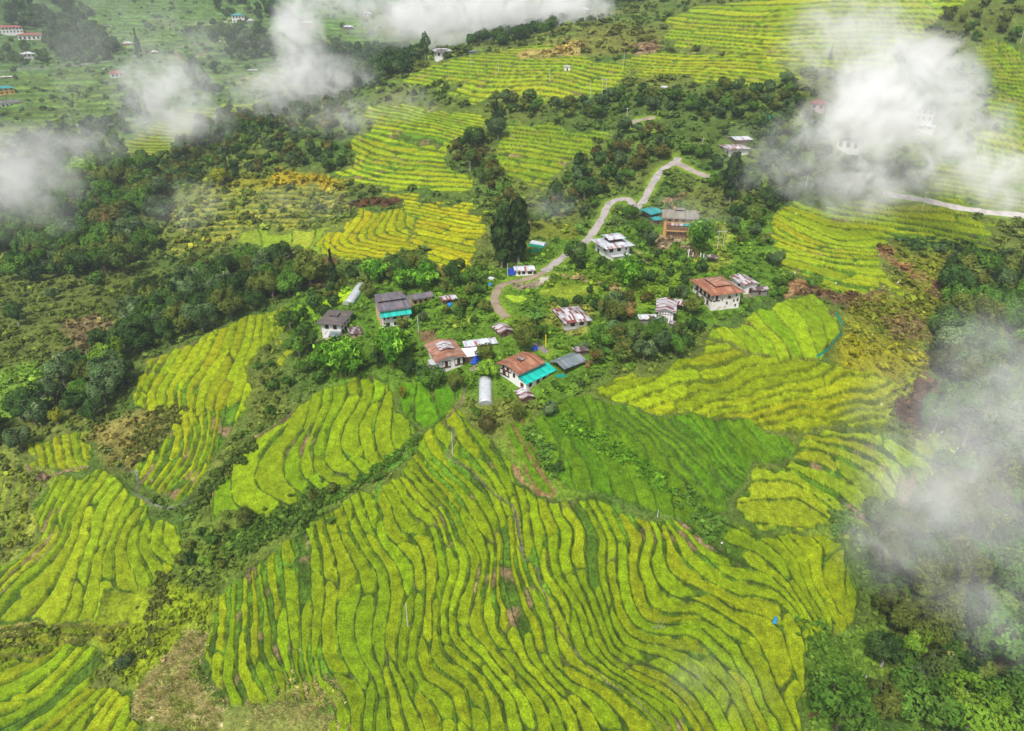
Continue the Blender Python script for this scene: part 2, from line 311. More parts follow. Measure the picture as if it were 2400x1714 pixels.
field(('F', [(2130,100),(2200,90),(2400,110),(2400,500),(2274,468),(2120,452),(2040,432),(2060,380),(2180,330),(2230,260),(2200,180)]), (0.27,0.33,0.01), [
 (0,'T4',[(1450,1500),(1800,1560),(2400,1650)]),(4,'T4',[(1800,1340),(2400,1510)]),(8,'T4',[(2050,1150),(2400,1260)]),(15,'T4',[(2040,820),(2400,890)]),(22,'T4',[(1500,560),(1900,600),(2400,600)]),(26,'T4',[(1500,480),(1900,470),(2400,430)])], riser=(0.8,1.8), cell=50)
# upper right slopes
field(('F', [(1485,90),(1475,55),(1520,20),(1640,5),(1800,-30),(2150,-30),(2110,20),(2060,60),(1990,90),(2000,150),(1900,160),(1800,150),(1700,130),(1620,115),(1500,100)]), (0.31,0.37,0.012), [
 (0,'T3',[(1540,390),(1900,420),(2266,460)],'T4',[(700,470),(1200,500)]),(3,'T3',[(1400,310),(1800,330),(2266,390)]),(5,'T3',[(1470,270),(1800,290),(2266,330)],'T4',[(700,300),(1200,290)]),(9,'T3',[(1440,150),(1900,200),(2266,200)],'T4',[(700,170),(1200,180)]),(13,'T3',[(1500,40),(2266,60)],'T4',[(700,20),(1300,30)])], riser=(0.6,1.3), cell=70, k=.75)
field(('T3', [(980,545),(1130,510),(1250,480),(1500,470),(1900,490),(2266,500),(2400,560),(2610,610),(2600,700),(2300,700),(2200,730),(2100,760),(1600,695),(1300,650),(1030,670)]), (0.33,0.37,0.012), [
 (0,'T3',[(1030,665),(1600,700),(2100,765)]),(2,'T3',[(1010,620),(1350,640),(1800,650),(2200,725)]),(4,'T3',[(1000,560),(1200,600),(1650,610),(2266,650)]),(7,'T3',[(1130,515),(1550,570),(1650,540),(2266,560)]),(9,'T3',[(1300,480),(1700,500),(2266,510)])], riser=(0.6,1.5), cell=50, k=.8)
field(('T3', [(-940,730),(-780,610),(-560,545),(-270,490),(0,430),(430,375),(350,440),(0,470),(0,500),(580,500),(700,560),(980,550),(1030,680),(920,780),(760,850),(600,890),(430,850),(300,890),(200,910),(100,905),(60,870),(0,840),(-170,830),(-240,860),(-370,930),(-560,850),(-440,700),(-690,790),(-930,760)]), (0.31,0.37,0.012), [
 (0,'T3',[(70,870),(300,900)]),(2,'T3',[(150,800),(400,850),(600,890)]),(4,'T3',[(240,720),(430,790),(760,850)]),(6,'T3',[(400,680),(500,740),(820,800)]),(8,'T3',[(480,660),(640,720),(930,750)]),(10,'T3',[(580,630),(720,680),(1020,690)]),
 (12,'T3',[(730,600),(1030,660)]),(14,'T3',[(800,560),(1030,620)]),(0,'T2',[(1350,770),(1560,800)]),(3,'T2',[(1430,700),(1650,740),(1750,720)]),(8,'T2',[(1600,600),(1900,650),(2100,630)]),(12,'T2',[(1800,530),(2200,540)]),(0,'T2',[(1720,850),(1960,920)]),(3,'T2',[(1850,740),(2080,860),(2260,850)]),(13,'T3',[(0,550),(400,560),(600,540)]),(17,'T3',[(0,470),(350,430)])], riser=(0.5,1.2), cell=36, k=.75)
# middle distance, behind the village
field(('T2', [(960,1040),(1020,940),(1200,895),(1400,900),(1550,940),(1600,990),(1850,985),(1980,1010),(2025,1120),(1860,1210),(1680,1400),(1720,1440),(1900,1600),(1890,1680),(1500,1710),(1200,1690),(1000,1650),(820,1570),(700,1500),(900,1480),(940,1400),(800,1240),(1000,1150)]), (0.33,0.39,0.01), [
 (0,'T2',[(780,1560),(1000,1640),(1300,1690),(1880,1690)]),(2,'T2',[(800,1510),(1000,1590),(1880,1650)]),(3,'T2',[(900,1490),(1200,1580),(1880,1600)]),(5,'T2',[(930,1400),(1230,1490),(1700,1510)]),(8,'T2',[(820,1250),(1000,1400),(1400,1440),(1640,1480)]),
 (9.5,'T2',[(850,1200),(1040,1350),(1400,1390)]),(11,'T2',[(900,1180),(1100,1280),(1350,1330),(1600,1370)]),(13,'T2',[(960,1130),(1300,1200),(1700,1210)]),(15,'T2',[(1000,1100),(1400,1130),(1700,1190)]),(17,'T2',[(1010,1060),(1300,1080),(1730,1160)]),
 (19,'T2',[(1050,1000),(1450,1050),(1850,1150)]),(22,'T2',[(1150,930),(1400,1020),(1870,1100)]),(25,'T2',[(1300,900),(1550,1000),(1950,1080)])], riser=(0.4,1.3), cell=34, k=.72, bare=('T2',[(1200,1180),(1400,1170),(1700,1230),(1600,1330),(1250,1290)]))
field(('T3', [(0,1085),(300,1125),(750,1145),(820,1200),(740,1300),(600,1400),(450,1500),(340,1624),(100,1610),(-160,1500),(-150,1300),(-40,1150)]), (0.25,0.32,0.012), [
 (13,'T3',[(0,1090),(400,1130),(750,1160)]),(11,'T3',[(0,1150),(400,1190),(790,1240)]),(9,'T3',[(0,1200),(700,1300)]),(6.5,'T3',[(0,1270),(600,1380)]),(4,'T3',[(0,1350),(540,1420)]),(2,'T3',[(-100,1430),(480,1520)]),(0,'T3',[(-100,1510),(350,1610)])], riser=(0.6,1.9), cell=45, k=.8)
field(('M2', [(870,300),(870,230),(1000,235),(1100,262),(1270,225),(1290,215),(1360,290),(1405,480),(1435,565),(1380,620),(1200,660),(1050,690),(780,680),(610,620),(600,530),(700,400)]), (0.38,0.37,0.004), [
 (0,'M2',[(610,520),(640,600),(750,640)]),(1,'M2',[(700,420),(680,540),(760,620),(1180,655)]),(2,'M2',[(860,320),(700,480),(800,590),(1180,630)]),(3,'M2',[(940,300),(830,480),(880,560),(1280,610)]),(4,'M2',[(1060,290),(890,500),(1160,560),(1380,600)]),
 (5,'M2',[(1130,270),(940,450),(950,490),(1400,570)]),(6,'M2',[(1180,260),(1000,480),(1420,550)]),(7,'M2',[(1220,260),(1060,440),(1390,490)]),(9,'M2',[(1290,260),(1280,370),(1390,440)])], riser=(0.3,0.45), cell=40)
field(('M2', [(1120,105),(1300,110),(1600,150),(1900,185),(1990,300),(1990,430),(1935,560),(1950,680),(1890,790),(1750,800),(1620,700),(1520,580),(1440,560),(1405,470),(1370,300),(1290,205)]), (0.40,0.39,0.004), [
 (0,'M2',[(1650,720),(1890,790)]),(1,'M2',[(1620,640),(1880,720)]),(2,'M2',[(1600,570),(1900,690)]),(3,'M2',[(1400,480),(1660,570),(1950,650)]),(4,'M2',[(1400,440),(1680,500),(1940,540)]),(5,'M2',[(1380,400),(1760,480),(1960,460)]),
 (6,'M2',[(1370,350),(1700,380),(1850,450),(1980,430)]),(8,'M2',[(1350,250),(1700,340),(1880,410),(1990,390)]),(9,'M2',[(1300,210),(1750,290),(1990,330)]),(11,'M2',[(1150,140),(1500,230),(1800,280)]),(12,'M2',[(1300,130),(1650,200),(1980,260)])], riser=(0.3,0.45), cell=30)
field(('M2', [(-150,430),(0,425),(480,415),(660,400),(600,530),(615,640),(540,640),(300,580),(0,590),(-130,560)]), (0.30,0.37,0.03), [(0,'M2',[(0,420),(0,600)]),(1,'M2',[(470,440),(290,580)]),(2,'M2',[(520,430),(550,620)]),(3,'M2',[(640,410),(600,640)])], riser=(0.25,0.1), cell=300)
# small terraces far down on the left
field(('T1', [(1030,1320),(1200,1200),(1400,1100),(1500,1000),(1900,920),(2300,890),(2500,900),(2300,980),(1900,1010),(1700,1180),(1500,1310),(1380,1430),(1080,1410)]), (0.34,0.37,0.03), [
 (0,'T1',[(1080,1400),(1400,1440)]),(4,'T1',[(1040,1330),(1500,1350)]),(8,'T1',[(1200,1210),(1600,1240)]),(12,'T1',[(1350,1110),(1750,1130)]),(15,'T1',[(1500,1030),(1850,1050)]),(18,'T1',[(1900,940),(2300,940)])], riser=(0.9,1.2), cell=60)

# old and fallow terraces, grown over: only faint edges show
field(('T1', [(-200,660),(300,650),(900,620),(1250,700),(1200,850),(1000,960),(900,1120),(620,1180),(250,1240),(-200,1260)]), (0.125,0.20,0.035), [(0,'T1',[(-200,1250),(300,1230),(700,1170)]),(7,'T1',[(-200,1010),(500,960),(1000,930)]),(15,'T1',[(-200,680),(500,670),(1200,690)])], riser=(0.9,1.6), cell=60, flat=1, line=(0.06,0.10,0.02))
field(('T1', [(680,180),(900,130),(1500,110),(1900,60),(2266,40),(2700,30),(2700,120),(2266,110),(1700,180),(1500,390),(1000,400),(880,260)]), (0.12,0.21,0.045), [(0,'T1',[(880,400),(1500,400)]),(8,'T1',[(800,180),(1500,140),(2500,110)]),(11,'T1',[(1900,50),(2500,40)])], riser=(1.0,1.4), cell=60, flat=1, line=(0.07,0.12,0.03))
field(('T2', [(180,100),(620,60),(880,100),(1000,250),(1280,330),(1180,440),(880,440),(640,380),(450,300)]), (0.14,0.24,0.05), [(0,'T2',[(450,420),(900,440),(1200,440)]),(8,'T2',[(250,200),(700,200),(1000,260)]),(12,'T2',[(200,90),(800,80)])], riser=(0.9,1.2), cell=60, flat=1, line=(0.08,0.13,0.04))
field(('M1', [(1560,190),(1750,120),(2000,80),(2266,30),(2800,20),(3000,60),(3100,140),(3080,250),(2920,330),(2700,390),(2266,400),(2100,420),(1900,560),(1500,640),(1450,560),(1650,400)]), (0.125,0.155,0.028), [(0,'M1',[(1500,640),(1900,590),(2266,560)]),(4,'M1',[(1600,430),(2100,410),(2700,400)]),(8,'M1',[(1600,250),(2266,230),(3000,240)]),(12,'M1',[(1700,130),(2266,70),(3000,70)])], riser=(0.7,1.6), cell=38, flat=1, line=(0.25,0.26,0.03))
field(('B1', [(-80,680),(400,650),(600,630),(900,690),(1100,650),(1150,740),(950,850),(680,850),(540,850),(380,950),(0,1000),(-80,1010)]), (0.23,0.25,0.015), [(0,'B1',[(0,980),(400,920)]),(3,'B1',[(0,680),(900,690)])], riser=(0.5,1.6), cell=40, flat=1, line=(0.12,0.13,0.02))
field(('F', [(-60,1015),(60,1030),(112,1062),(95,1160),(20,1235),(-60,1250)]), (0.23,0.26,0.03), [(0,'C1',[(0,800),(-100,1200)]),(2,'C1',[(150,800),(50,1250),(150,1500)]),(4,'C1',[(330,1000),(280,1300),(60,1600)])], riser=(0.6,1.6), cell=40, flat=1, line=(0.12,0.14,0.03))

# ------------------------------------------------------------------ other patches of ground: (crop, outline, colour, edge softness m)
SCR = (0.105,0.15,0.025)
PATCH = [
 ('F', [(-400,200),(300,180),(640,150),(700,60),(900,0),(1350,-40),(1350,-400),(-400,-400)], (0.075,0.14,0.035), 6),
 ('F', [(-100,230),(150,190),(300,150),(520,160),(560,230),(330,310),(100,300),(-100,380)], (0.085,0.155,0.03), 6),
 ('T1', [(870,240),(1500,240),(1500,400),(900,420)], (0.16,0.24,0.05), 5),
 ('T1', [(80,1150),(500,1130),(620,1160),(250,1220)], (0.22,0.30,0.04), 3),
 ('F', [(1090,140),(1200,100),(1350,60),(1480,70),(1470,110),(1390,120),(1300,130),(1200,135)], (0.15,0.16,0.03), 3),
 ('T3', [(0,440),(300,400),(560,370),(650,460),(600,530),(450,500),(200,490),(0,510)], (0.34,0.27,0.08), 3),
 ('T3', [(1050,470),(1080,400),(1200,360),(1300,400),(1300,440),(1150,490)], (0.30,0.20,0.12), 2),
 ('T4', [(1300,120),(1700,60),(2266,40),(2266,200),(1950,260),(2000,400),(1700,330),(1400,260)], (0.09,0.115,0.02), 5),
 ('F', [(1200,230),(1400,200),(1700,220),(1780,300),(1640,330),(1420,290),(1200,280)], (0.075,0.12,0.02), 4),
 ('T2', [(1200,1180),(1400,1170),(1700,1230),(1600,1330),(1250,1290)], (0.21,0.19,0.05), 3),
 ('F', [(420,420),(560,400),(680,375),(750,400),(760,440),(640,460),(500,470),(420,460)], (0.20,0.20,0.015), 4),
 ('F', [(600,390),(680,375),(760,405),(740,430),(620,430)], (0.33,0.26,0.01), 3),
 ('F', [(300,430),(520,440),(780,440),(790,490),(720,530),(560,530),(330,560),(300,500)], (0.15,0.19,0.03), 4),
 ('F', [(770,450),(830,440),(880,445),(885,460),(840,456),(790,468)], (0.10,0.045,0.02), 1.5),
 ('F', [(590,575),(640,570),(720,600),(700,640),(640,620)], (0.25,0.18,0.09), 2),
 ('F', [(700,570),(740,575),(735,600),(690,590)], (0.16,0.08,0.03), 1.5),
 ('F', [(930,580),(985,590),(1000,610),(960,615),(930,600)], (0.23,0.12,0.04), 1.5),
 ('F', [(-100,650),(200,560),(330,640),(320,760),(200,880),(0,900),(-100,900)], (0.115,0.145,0.025), 5),
 ('F', [(150,720),(220,700),(260,740),(230,780),(160,780)], (0.20,0.15,0.07), 3),
 ('F', [(-80,840),(80,800),(120,850),(80,920),(-80,950)], (0.17,0.30,0.03), 4),
 ('F', [(200,950),(310,910),(400,960),(310,1030),(260,1010),(215,1000)], (0.23,0.20,0.05), 3),
 ('F', [(380,920),(430,900),(440,970),(400,990),(320,1040)], (0.12,0.14,0.03), 2),
 ('F', [(-60,1010),(60,1030),(110,1060),(90,1160),(20,1240),(-60,1250)], (0.23,0.26,0.04), 3),
 ('F', [(550,800),(600,770),(640,850),(640,920),(560,950),(540,900)], (0.12,0.15,0.025), 2),
 ('F', [(640,650),(800,640),(1100,600),(1250,520),(1700,480),(1750,640),(1590,720),(1330,830),(1280,900),(1060,900),(720,860),(640,780)], (0.10,0.20,0.015), 3),
 ('F', [(1160,625),(1330,600),(1500,590),(1560,640),(1440,680),(1380,660),(1250,660)], (0.15,0.24,0.015), 2),
 ('M2', [(330,1180),(480,1050),(620,1000),(870,950),(870,1020),(780,1100),(570,1110),(480,1250),(330,1230)], (0.16,0.33,0.008), 1),
 ('M2', [(600,1010),(860,955),(850,1030),(780,1100),(580,1100)], (0.33,0.50,0.01), 0.5),
 ('M2', [(1350,1355),(1580,1320),(1590,1400),(1540,1480),(1440,1440)], (0.19,0.12,0.06), 0.6),
 ('M2', [(420,1400),(480,1370),(620,1370),(560,1450),(440,1450)], (0.27,0.21,0.11), 0.6),
 ('M3', [(-30,960),(30,960),(120,1040),(60,1070),(-30,1090)], (0.36,0.52,0.03), 0.6),
 ('M3', [(220,960),(400,900),(560,900),(820,920),(700,1000),(420,1030),(300,1000)], (0.22,0.29,0.02), 1),
 ('Z5', [(1540,1080),(1700,1010),(1900,980),(1850,1100),(1650,1130)], (0.28,0.22,0.15), 0.6),
 ('Z4', [(100,560),(180,700),(330,850),(720,790),(780,560),(820,450),(760,400),(700,500),(760,640),(690,780),(340,830),(130,600)], (0.25,0.25,0.06), 0.8),
 ('Z1', [(150,1000),(560,1020),(700,1050),(640,1090),(300,1080),(120,1060)], (0.28,0.22,0.14), 0.6),
 ('Z2', [(780,900),(1050,880),(1080,980),(850,1000)], (0.25,0.21,0.15), 0.6),
 ('Z2', [(440,60),(700,30),(900,60),(860,200),(600,220),(430,160)], (0.22,0.30,0.03), 1.2),
 ('Z6', [(820,920),(1100,960),(1100,1100),(900,1120)], (0.25,0.24,0.08), 1.0),
 ('M3', [(60,850),(240,790),(370,800),(340,870),(240,910),(140,910)], (0.30,0.23,0.17), 0.8),
 ('M3', [(245,845),(300,800),(360,830),(330,880),(270,890)], (0.48,0.45,0.40), 0.3),
 ('M3', [(160,340),(420,300),(640,430),(560,520),(300,500),(180,440)], (0.17,0.20,0.02), 1.5),
 ('M3', [(1300,480),(1560,520),(1640,640),(1450,640),(1320,560)], (0.28,0.21,0.13), 1.5),
 ('M3', [(1370,130),(1500,100),(1520,160),(1400,200)], (0.20,0.12,0.07), 1),
 ('M3', [(1780,380),(1950,360),(1960,560),(1850,620),(1920,760),(1840,800),(1790,600)], (0.23,0.28,0.03), 1),
 ('M3', [(-30,1180),(300,1150),(360,1290),(100,1330),(-30,1290)], (0.13,0.17,0.02), 1),
 ('M3', [(300,1200),(480,1320),(700,1290),(740,1200),(760,1100),(640,1080),(600,1040),(340,1080)], (0.22,0.23,0.04), 1),
 ('F', [(1750,625),(1800,640),(1900,650),(1990,655),(1980,680),(1890,690),(1830,665),(1760,660)], (0.15,0.09,0.045), 1.5),
 ('F', [(1750,625),(1830,635),(1830,655),(1760,655)], (0.36,0.22,0.10), 1),
 ('F', [(1960,545),(2110,570),(2274,600),(2400,640),(2274,660),(2130,640),(2080,700),(2060,830),(1960,830),(1850,790),(1870,740),(1860,690),(1990,660),(1990,600)], (0.19,0.20,0.015), 3),
 ('M4', [(960,630),(1100,600),(1200,740),(1420,790),(1420,830),(1200,790),(1050,710)], (0.24,0.13,0.06), 2),
 ('M4', [(1000,1200),(1300,1150),(1500,1300),(1350,1380),(1050,1350)], (0.17,0.12,0.05), 3),
 ('F', [(1870,800),(1870,750),(1960,760),(2080,800),(2060,840),(1950,825)], (0.26,0.25,0.01), 3),
 ('M4', [(1280,900),(1500,880),(1680,960),(1560,1010),(1400,980)], (0.15,0.07,0.045), 1.5),
 ('C4', [(1340,100),(1450,90),(1500,200),(1450,400),(1500,480),(1350,540),(1150,510),(1110,430),(1090,330),(1200,210)], (0.125,0.06,0.03), 1.2),
 ('C4', [(1250,700),(1500,600),(1560,800),(1500,1000),(1400,1200),(1260,1030)], (0.20,0.28,0.04), 2),
 ('C4', [(1130,850),(1230,860),(1260,1030),(1400,1180),(1180,1190),(1150,1000)], (0.20,0.16,0.08), 1.5),
 ('F', [(1160,920),(1200,930),(1240,1000),(1330,1090),(1240,1105),(1150,1095),(1110,1000)], (0.12,0.20,0.015), 2),
 ('C3', [(-80,900),(20,960),(100,1080),(210,1080),(400,1110),(300,1150),(60,1090),(-50,1020),(-110,940)], (0.33,0.20,0.10), 0.8),
 ('F', [(1440,1160),(1560,1200),(1700,1180),(1900,1190),(1850,1220),(1640,1205),(1520,1215)], (0.16,0.22,0.02), 2),
 ('F', [(1790,1480),(1880,1400),(1960,1360),(2000,1420),(1900,1560),(1830,1700),(1750,1720)], (0.12,0.21,0.02), 3),
 ('B4', [(740,1160),(830,1120),(870,1180),(790,1260),(740,1250)], (0.15,0.10,0.07), 0.6),
 ('B4', [(330,1400),(430,1310),(480,1370),(400,1560),(330,1560)], (0.12,0.06,0.03), 1),
 ('F', [(460,1130),(560,1150),(640,1120),(720,1100),(860,1055),(900,1010),(940,985),(925,1005),(870,1062),(700,1155),(640,1190),(560,1240),(480,1330),(380,1300),(400,1190)], (0.11,0.16,0.02), 2),
 ('F', [(-60,1390),(100,1382),(230,1390),(250,1320),(345,1298),(380,1290),(480,1330),(450,1440),(400,1520),(300,1540),(240,1440),(150,1430),(-60,1470)], (0.21,0.27,0.008), 2),
 ('B1', [(-60,700),(500,680),(900,760),(700,850),(400,830),(100,780)], (0.26,0.20,0.02), 3),
 ('B1', [(1190,1400),(1250,1200),(1500,1000),(1620,760),(1780,720),(1860,800),(1700,1000),(1800,1250),(1990,1440),(1950,1650),(1300,1640)], (0.20,0.24,0.045), 2.5),
 ('F', [(640,1545),(735,1560),(740,1640),(600,1720),(440,1720),(500,1560)], (0.20,0.23,0.05), 2.5),
 ('B2', [(460,900),(540,600),(590,620),(560,900),(640,1100),(720,1200),(560,1170)], (0.22,0.15,0.07), 0.8),
 ('B2', [(680,430),(780,460),(900,700),(990,900),(980,1100),(860,1100),(810,850),(740,560)], (0.19,0.14,0.07), 0.8),
]
# narrow strips of bare earth, ditches and lanes inside the fields: (crop, points, half width m, colour)
TRACKS = [
 ('B1',[(1700,780),(1600,920),(1450,1050),(1300,1200),(1230,1350),(1240,1450)],0.7,(0.38,0.33,0.15)),
 ('B1',[(1640,1000),(1500,1100),(1420,1250),(1430,1400),(1500,1520),(1580,1600)],0.7,(0.38,0.33,0.15)),
 ('B1',[(1780,800),(1700,950),(1640,1150),(1560,1300)],0.6,(0.38,0.33,0.15)),
 ('B1',[(1290,1280),(1380,1420),(1400,1500)],0.5,(0.38,0.33,0.15)),
 ('B1',[(1700,1200),(1800,1300),(1850,1420),(1960,1480)],0.6,(0.38,0.33,0.15)),
 ('B1',[(1240,1440),(1330,1540)],0.5,(0.38,0.33,0.15)),
 ('B1',[(1620,1480),(1800,1550),(1950,1600)],0.7,(0.38,0.33,0.15)),

 ('B3',[(60,0),(110,100),(220,200),(260,350),(310,450),(340,620),(430,770),(560,930),(640,1030),(850,1190),(950,1250),(1130,1400),(1340,1624)],0.22,(0.12,0.12,0.07)),
 ('C3',[(10,1280),(60,1480),(90,1624)],0.4,(0.13,0.12,0.08)),
 ('C2',[(1690,510),(1760,560),(1760,650),(1690,770),(1760,830),(1900,900),(2000,1020),(2100,1150),(2266,1250)],0.4,(0.11,0.13,0.05)),
 ('C2',[(1840,170),(1830,300),(1700,450),(1660,500)],0.35,(0.16,0.13,0.07)),
 ('C1',[(770,890),(620,920),(480,950),(360,990),(280,950),(240,870)],0.45,(0.26,0.18,0.11)),
 ('C1',[(1040,800),(1100,890),(1160,930),(1210,920),(1220,1020),(1180,1130),(1270,1180),(1320,1200),(1440,1260),(1560,1250),(1680,1220)],0.28,(0.15,0.15,0.13)),
 ('C1',[(1820,1190),(1960,1000),(2040,850),(2200,680),(2266,640)],0.7,(0.30,0.20,0.12)),
 ('C2',[(0,640),(150,540),(330,400)],0.5,(0.14,0.07,0.05)),
 ('M3',[(370,790),(560,840),(750,880),(900,940),(980,970),(1000,1010)],1.0,(0.27,0.22,0.09)),
 ('C2',[(1440,690),(1380,730),(1300,800),(1150,900),(1100,1000),(1080,1180)],0.5,(0.09,0.22,0.02)),
 ('T1',[(0,640),(300,612),(560,590),(850,560),(1050,520),(1250,490),(1340,470)],2.2,(0.17,0.18,0.14)),
 ('T1',[(1550,430),(1700,400),(1870,385),(2100,375),(2266,360)],2.0,(0.24,0.23,0.15)),
 ('T1',[(1560,450),(1580,540),(1650,530),(1850,470)],1.6,(0.24,0.19,0.12)),
 ('T1',[(1450,240),(1800,215),(2000,195),(2266,200)],1.6,(0.22,0.27,0.10)),
]
# ------------------------------------------------------------------ build the ground sheet
def col3(c, shape): return np.broadcast_to(np.array(c, np.float32), shape+(3,)).copy()
WX = GX+(fbm(GX/11, GY/11, 21, 4)-0.5)*10*np.clip(RR/200, .45, 3); WY = GY+(fbm(GX/11, GY/11, 45, 4)-0.5)*10*np.clip(RR/200, .45, 3)
n1 = fbm(GX/25, GY/25, 61, 4); n2 = fbm(GX/6, GY/6, 71, 3); n3 = fbm(GX/1.6, GY/1.6, 81, 2)
BC = col3(SCR, GX.shape)
BC *= (0.75+0.5*n2)[..., None]
BC += (n1[..., None]-0.5)*np.array((0.14, 0.07, 0.02), np.float32)
def bbox_sl(P, pad=6):
    """rows and columns of the grid that may hold the outline"""
    P = np.array(P); r_ = np.hypot(P[:, 0], P[:, 1]); a = np.arctan2(P[:, 0], P[:, 1])
    pr = pad+4*np.clip(r_.max()/200, .5, 3)
    i0, i1 = np.searchsorted(RS, [r_.min()-pr-0.03*r_.min(), r_.max()+pr]); j0, j1 = np.searchsorted(AZ, [a.min()-0.03, a.max()+0.03])
    return slice(max(0, i0-1), min(NI, i1+1)), slice(max(0, j0-1), min(NJ, j1+1))
for tag, P, c, soft in PATCH:
    W = wpoly(tag, P); sl = bbox_sl(W, 8)
    X = WX[sl]; Y = WY[sl]; ins = in_poly(X, Y, W); d = dist_line(X, Y, W, True)
    m = sstep(-soft, soft, np.where(ins, d, -d)+(n3[sl]-0.5)*soft)
    m = (m*0.9)[..., None]
    cc = np.array(c, np.float32)*(0.62+0.76*(0.5*n2[sl]+0.5*n3[sl]))[..., None]
    BC[sl] = BC[sl]*(1-m)+cc*m
CROPM = np.full(GX.shape, -9.0, np.float32)      # metres inside the crop, negative outside
CLR = np.zeros(GX.shape, np.float32)             # where no wild growth stands
ZF = Z0.copy()
bump = (fbm(GX/14, GY/14, 5, 4)-0.5)*2.4+(n2-0.5)*0.9
FCOL = BC.copy()
for fi, (outl, base, guides, kw) in enumerate(FIELDS):
    W = wpoly(*outl); gp = []; gl = []
    for g in guides:
        p = wguide(g[1:]); gp += p; gl += [g[0]]*len(p)
    sl = bbox_sl(W)
    X = WX[sl]; Y = WY[sl]; ins = in_poly(X, Y, W)
    rows = np.where(ins.any(1))[0]; cols = np.where(ins.any(0))[0]
    if not len(rows): continue
    sl = (slice(max(0, sl[0].start+rows[0]-3), sl[0].start+rows[-1]+4), slice(max(0, sl[1].start+cols[0]-3), sl[1].start+cols[-1]+4))
    X = WX[sl]; Y = WY[sl]; ins = in_poly(X, Y, W); de = dist_line(X, Y, W, True); de = np.where(ins, de, -de)
    gx = GX[sl]; gy = GY[sl]; rr = RR[sl]; dr = DR[sl[0]][:, None]
    m = tps_fit(gp, gl, 0.02)
    ms = 0.55*np.clip(200/rr, .3, 1.0)*kw.get('warp', 1.0)
    L = tps_eval(m, gx+(vn(gx/11, gy/11, 7+fi)-.5)*5*ms+(vn(gx/3.2, gy/3.2, 9)-.5)*1.3*ms, gy+(vn(gx/11, gy/11, 8+fi)-.5)*5*ms+(vn(gx/3.2, gy/3.2, 19)-.5)*1.3*ms)
    L = L*kw.get('k', 1.0)
    Lr = np.gradient(L, axis=0)/dr; La = np.gradient(L, axis=1)/((AZ[1]-AZ[0])*rr)
    zr = np.gradient(Z0[sl], axis=0)/dr; za = np.gradient(Z0[sl], axis=1)/((AZ[1]-AZ[0])*rr)
    G = np.hypot(Lr, La)+1e-5
    Wd = np.clip(1/G, 1.8, 60)
    # cells along a strip: coordinate along the local strip direction, from the mean gradient of the field
    ax = np.mean(Lr*np.sin(AA[sl])+La*np.cos(AA[sl])); ay = np.mean(Lr*np.cos(AA[sl])-La*np.sin(AA[sl]))
    q = math.hypot(ax, ay)+1e-9; ax /= q; ay /= q
    s = -gx*ay+gy*ax + (fbm(gx/18, gy/18, 90+fi, 2)-.5)*8
    s = s+(L-np.floor(L)-.5)*Wd*(_hash(np.floor(L).astype(int), np.floor(L).astype(int)*0+fi, 8)-.5)*3.0
    cell = kw.get('cell', 40); k = np.floor(L).astype(int)
    def cells(k):
        off = _hash(k, k*0+fi, 5)*cell; u = (s+off)/cell
        b = np.floor(u); j0 = _hash(b.astype(int), k, 31)*0.5-0.25; j1 = _hash(b.astype(int)+1, k, 31)*0.5-0.25
        fr = u-b
        b2 = np.where(fr < j0, b-1, np.where(fr > 1+j1, b+1, b)).astype(int)
        d = np.minimum(np.abs(fr-j0), np.abs(1+j1-fr))*cell
        return b2, d
    b, ds = cells(k)
    # each cell is shifted a little across the slope, so that strips start and end on their own
    sh = (_hash(b, k, 77)-.5)*0.22*sstep(0, 5, ds)
    t = L-k+sh*np.sin(np.clip(L-k, 0, 1)*math.pi)
    thin, wide = kw.get('riser', (0.3, 0.8))
    wn_ = sstep(0.48, 0.74, fbm(gx/16, gy/16, 33+fi, 2))
    a_ = np.maximum(0.24, 0.45*dr); b_ = np.maximum(thin*0.7+wide*wn_*wn_, 0.5*dr)
    tot = a_+b_; lim = 0.5*Wd; f_ = np.minimum(1, lim/tot); a_ = a_*f_; b_ = b_*f_
    dl = t*Wd-a_; dh = (1-t)*Wd-b_
    d1 = np.minimum(dl, dh); d2 = ds-np.maximum(0.2, 0.4*dr)
    R = np.minimum(0.34*Wd, 2.0); d2 = d2/1.6
    rc = np.where((d1 < R) & (d2 < R), R-np.hypot(np.maximum(R-d1, 0), np.maximum(R-d2, 0)), np.minimum(d1, d2))
    c_ = np.minimum(rc, de-0.3-kw.get('ragged', 0.5)*sstep(.35, .8, fbm(gx/7, gy/7, 17, 2))*2)
    c_ = c_+(n3[sl]-.5)*np.clip(0.45*0.5/dr, .12, .5)
    if 'bare' in kw:
        Bp = wpoly(*kw['bare']); ib = in_poly(X, Y, Bp); c_ = np.where(ib, -1, c_)
    # strips left fallow now and then
    fal = (_hash(b, k, 99+fi) < kw.get('fallow', 0.02)); c_ = np.where(fal & (Wd < 7), np.minimum(c_, -0.3), c_)
    soft = kw.get('soft', 0.0)
    edge = np.maximum(0.12, 0.5*dr)
    cm = sstep(-edge, edge, c_)
    hv = 0.9+0.2*_hash(b, k, 3)
    crop_h = hv*(0.75 if not soft else 0.75*(1-soft*0.5))*sstep(-0.05, 0.16+0.5*dr, c_)*(0 if 'flat' in kw else 1)
    # level the beds
    gz = np.clip((zr*Lr+za*La)/(G*G), -1.6, 1.6)
    tt = np.clip(L-k, 0, 1); wr = np.clip((a_+b_)/Wd, .12, .6)
    S = sstep(1-wr, 1, tt)
    fade = sstep(-1.5, 2.0, de)
    zz = Z0[sl]+fade*gz*(S-tt)*0.85+crop_h*(de > 0)+(vn(gx/0.8, gy/0.8, 13)-.5)*0.30*cm+(1-cm)*(n3[sl]-.5)*0.3
    inn = de > 0
    ZF[sl] = np.where(inn, zz, ZF[sl])
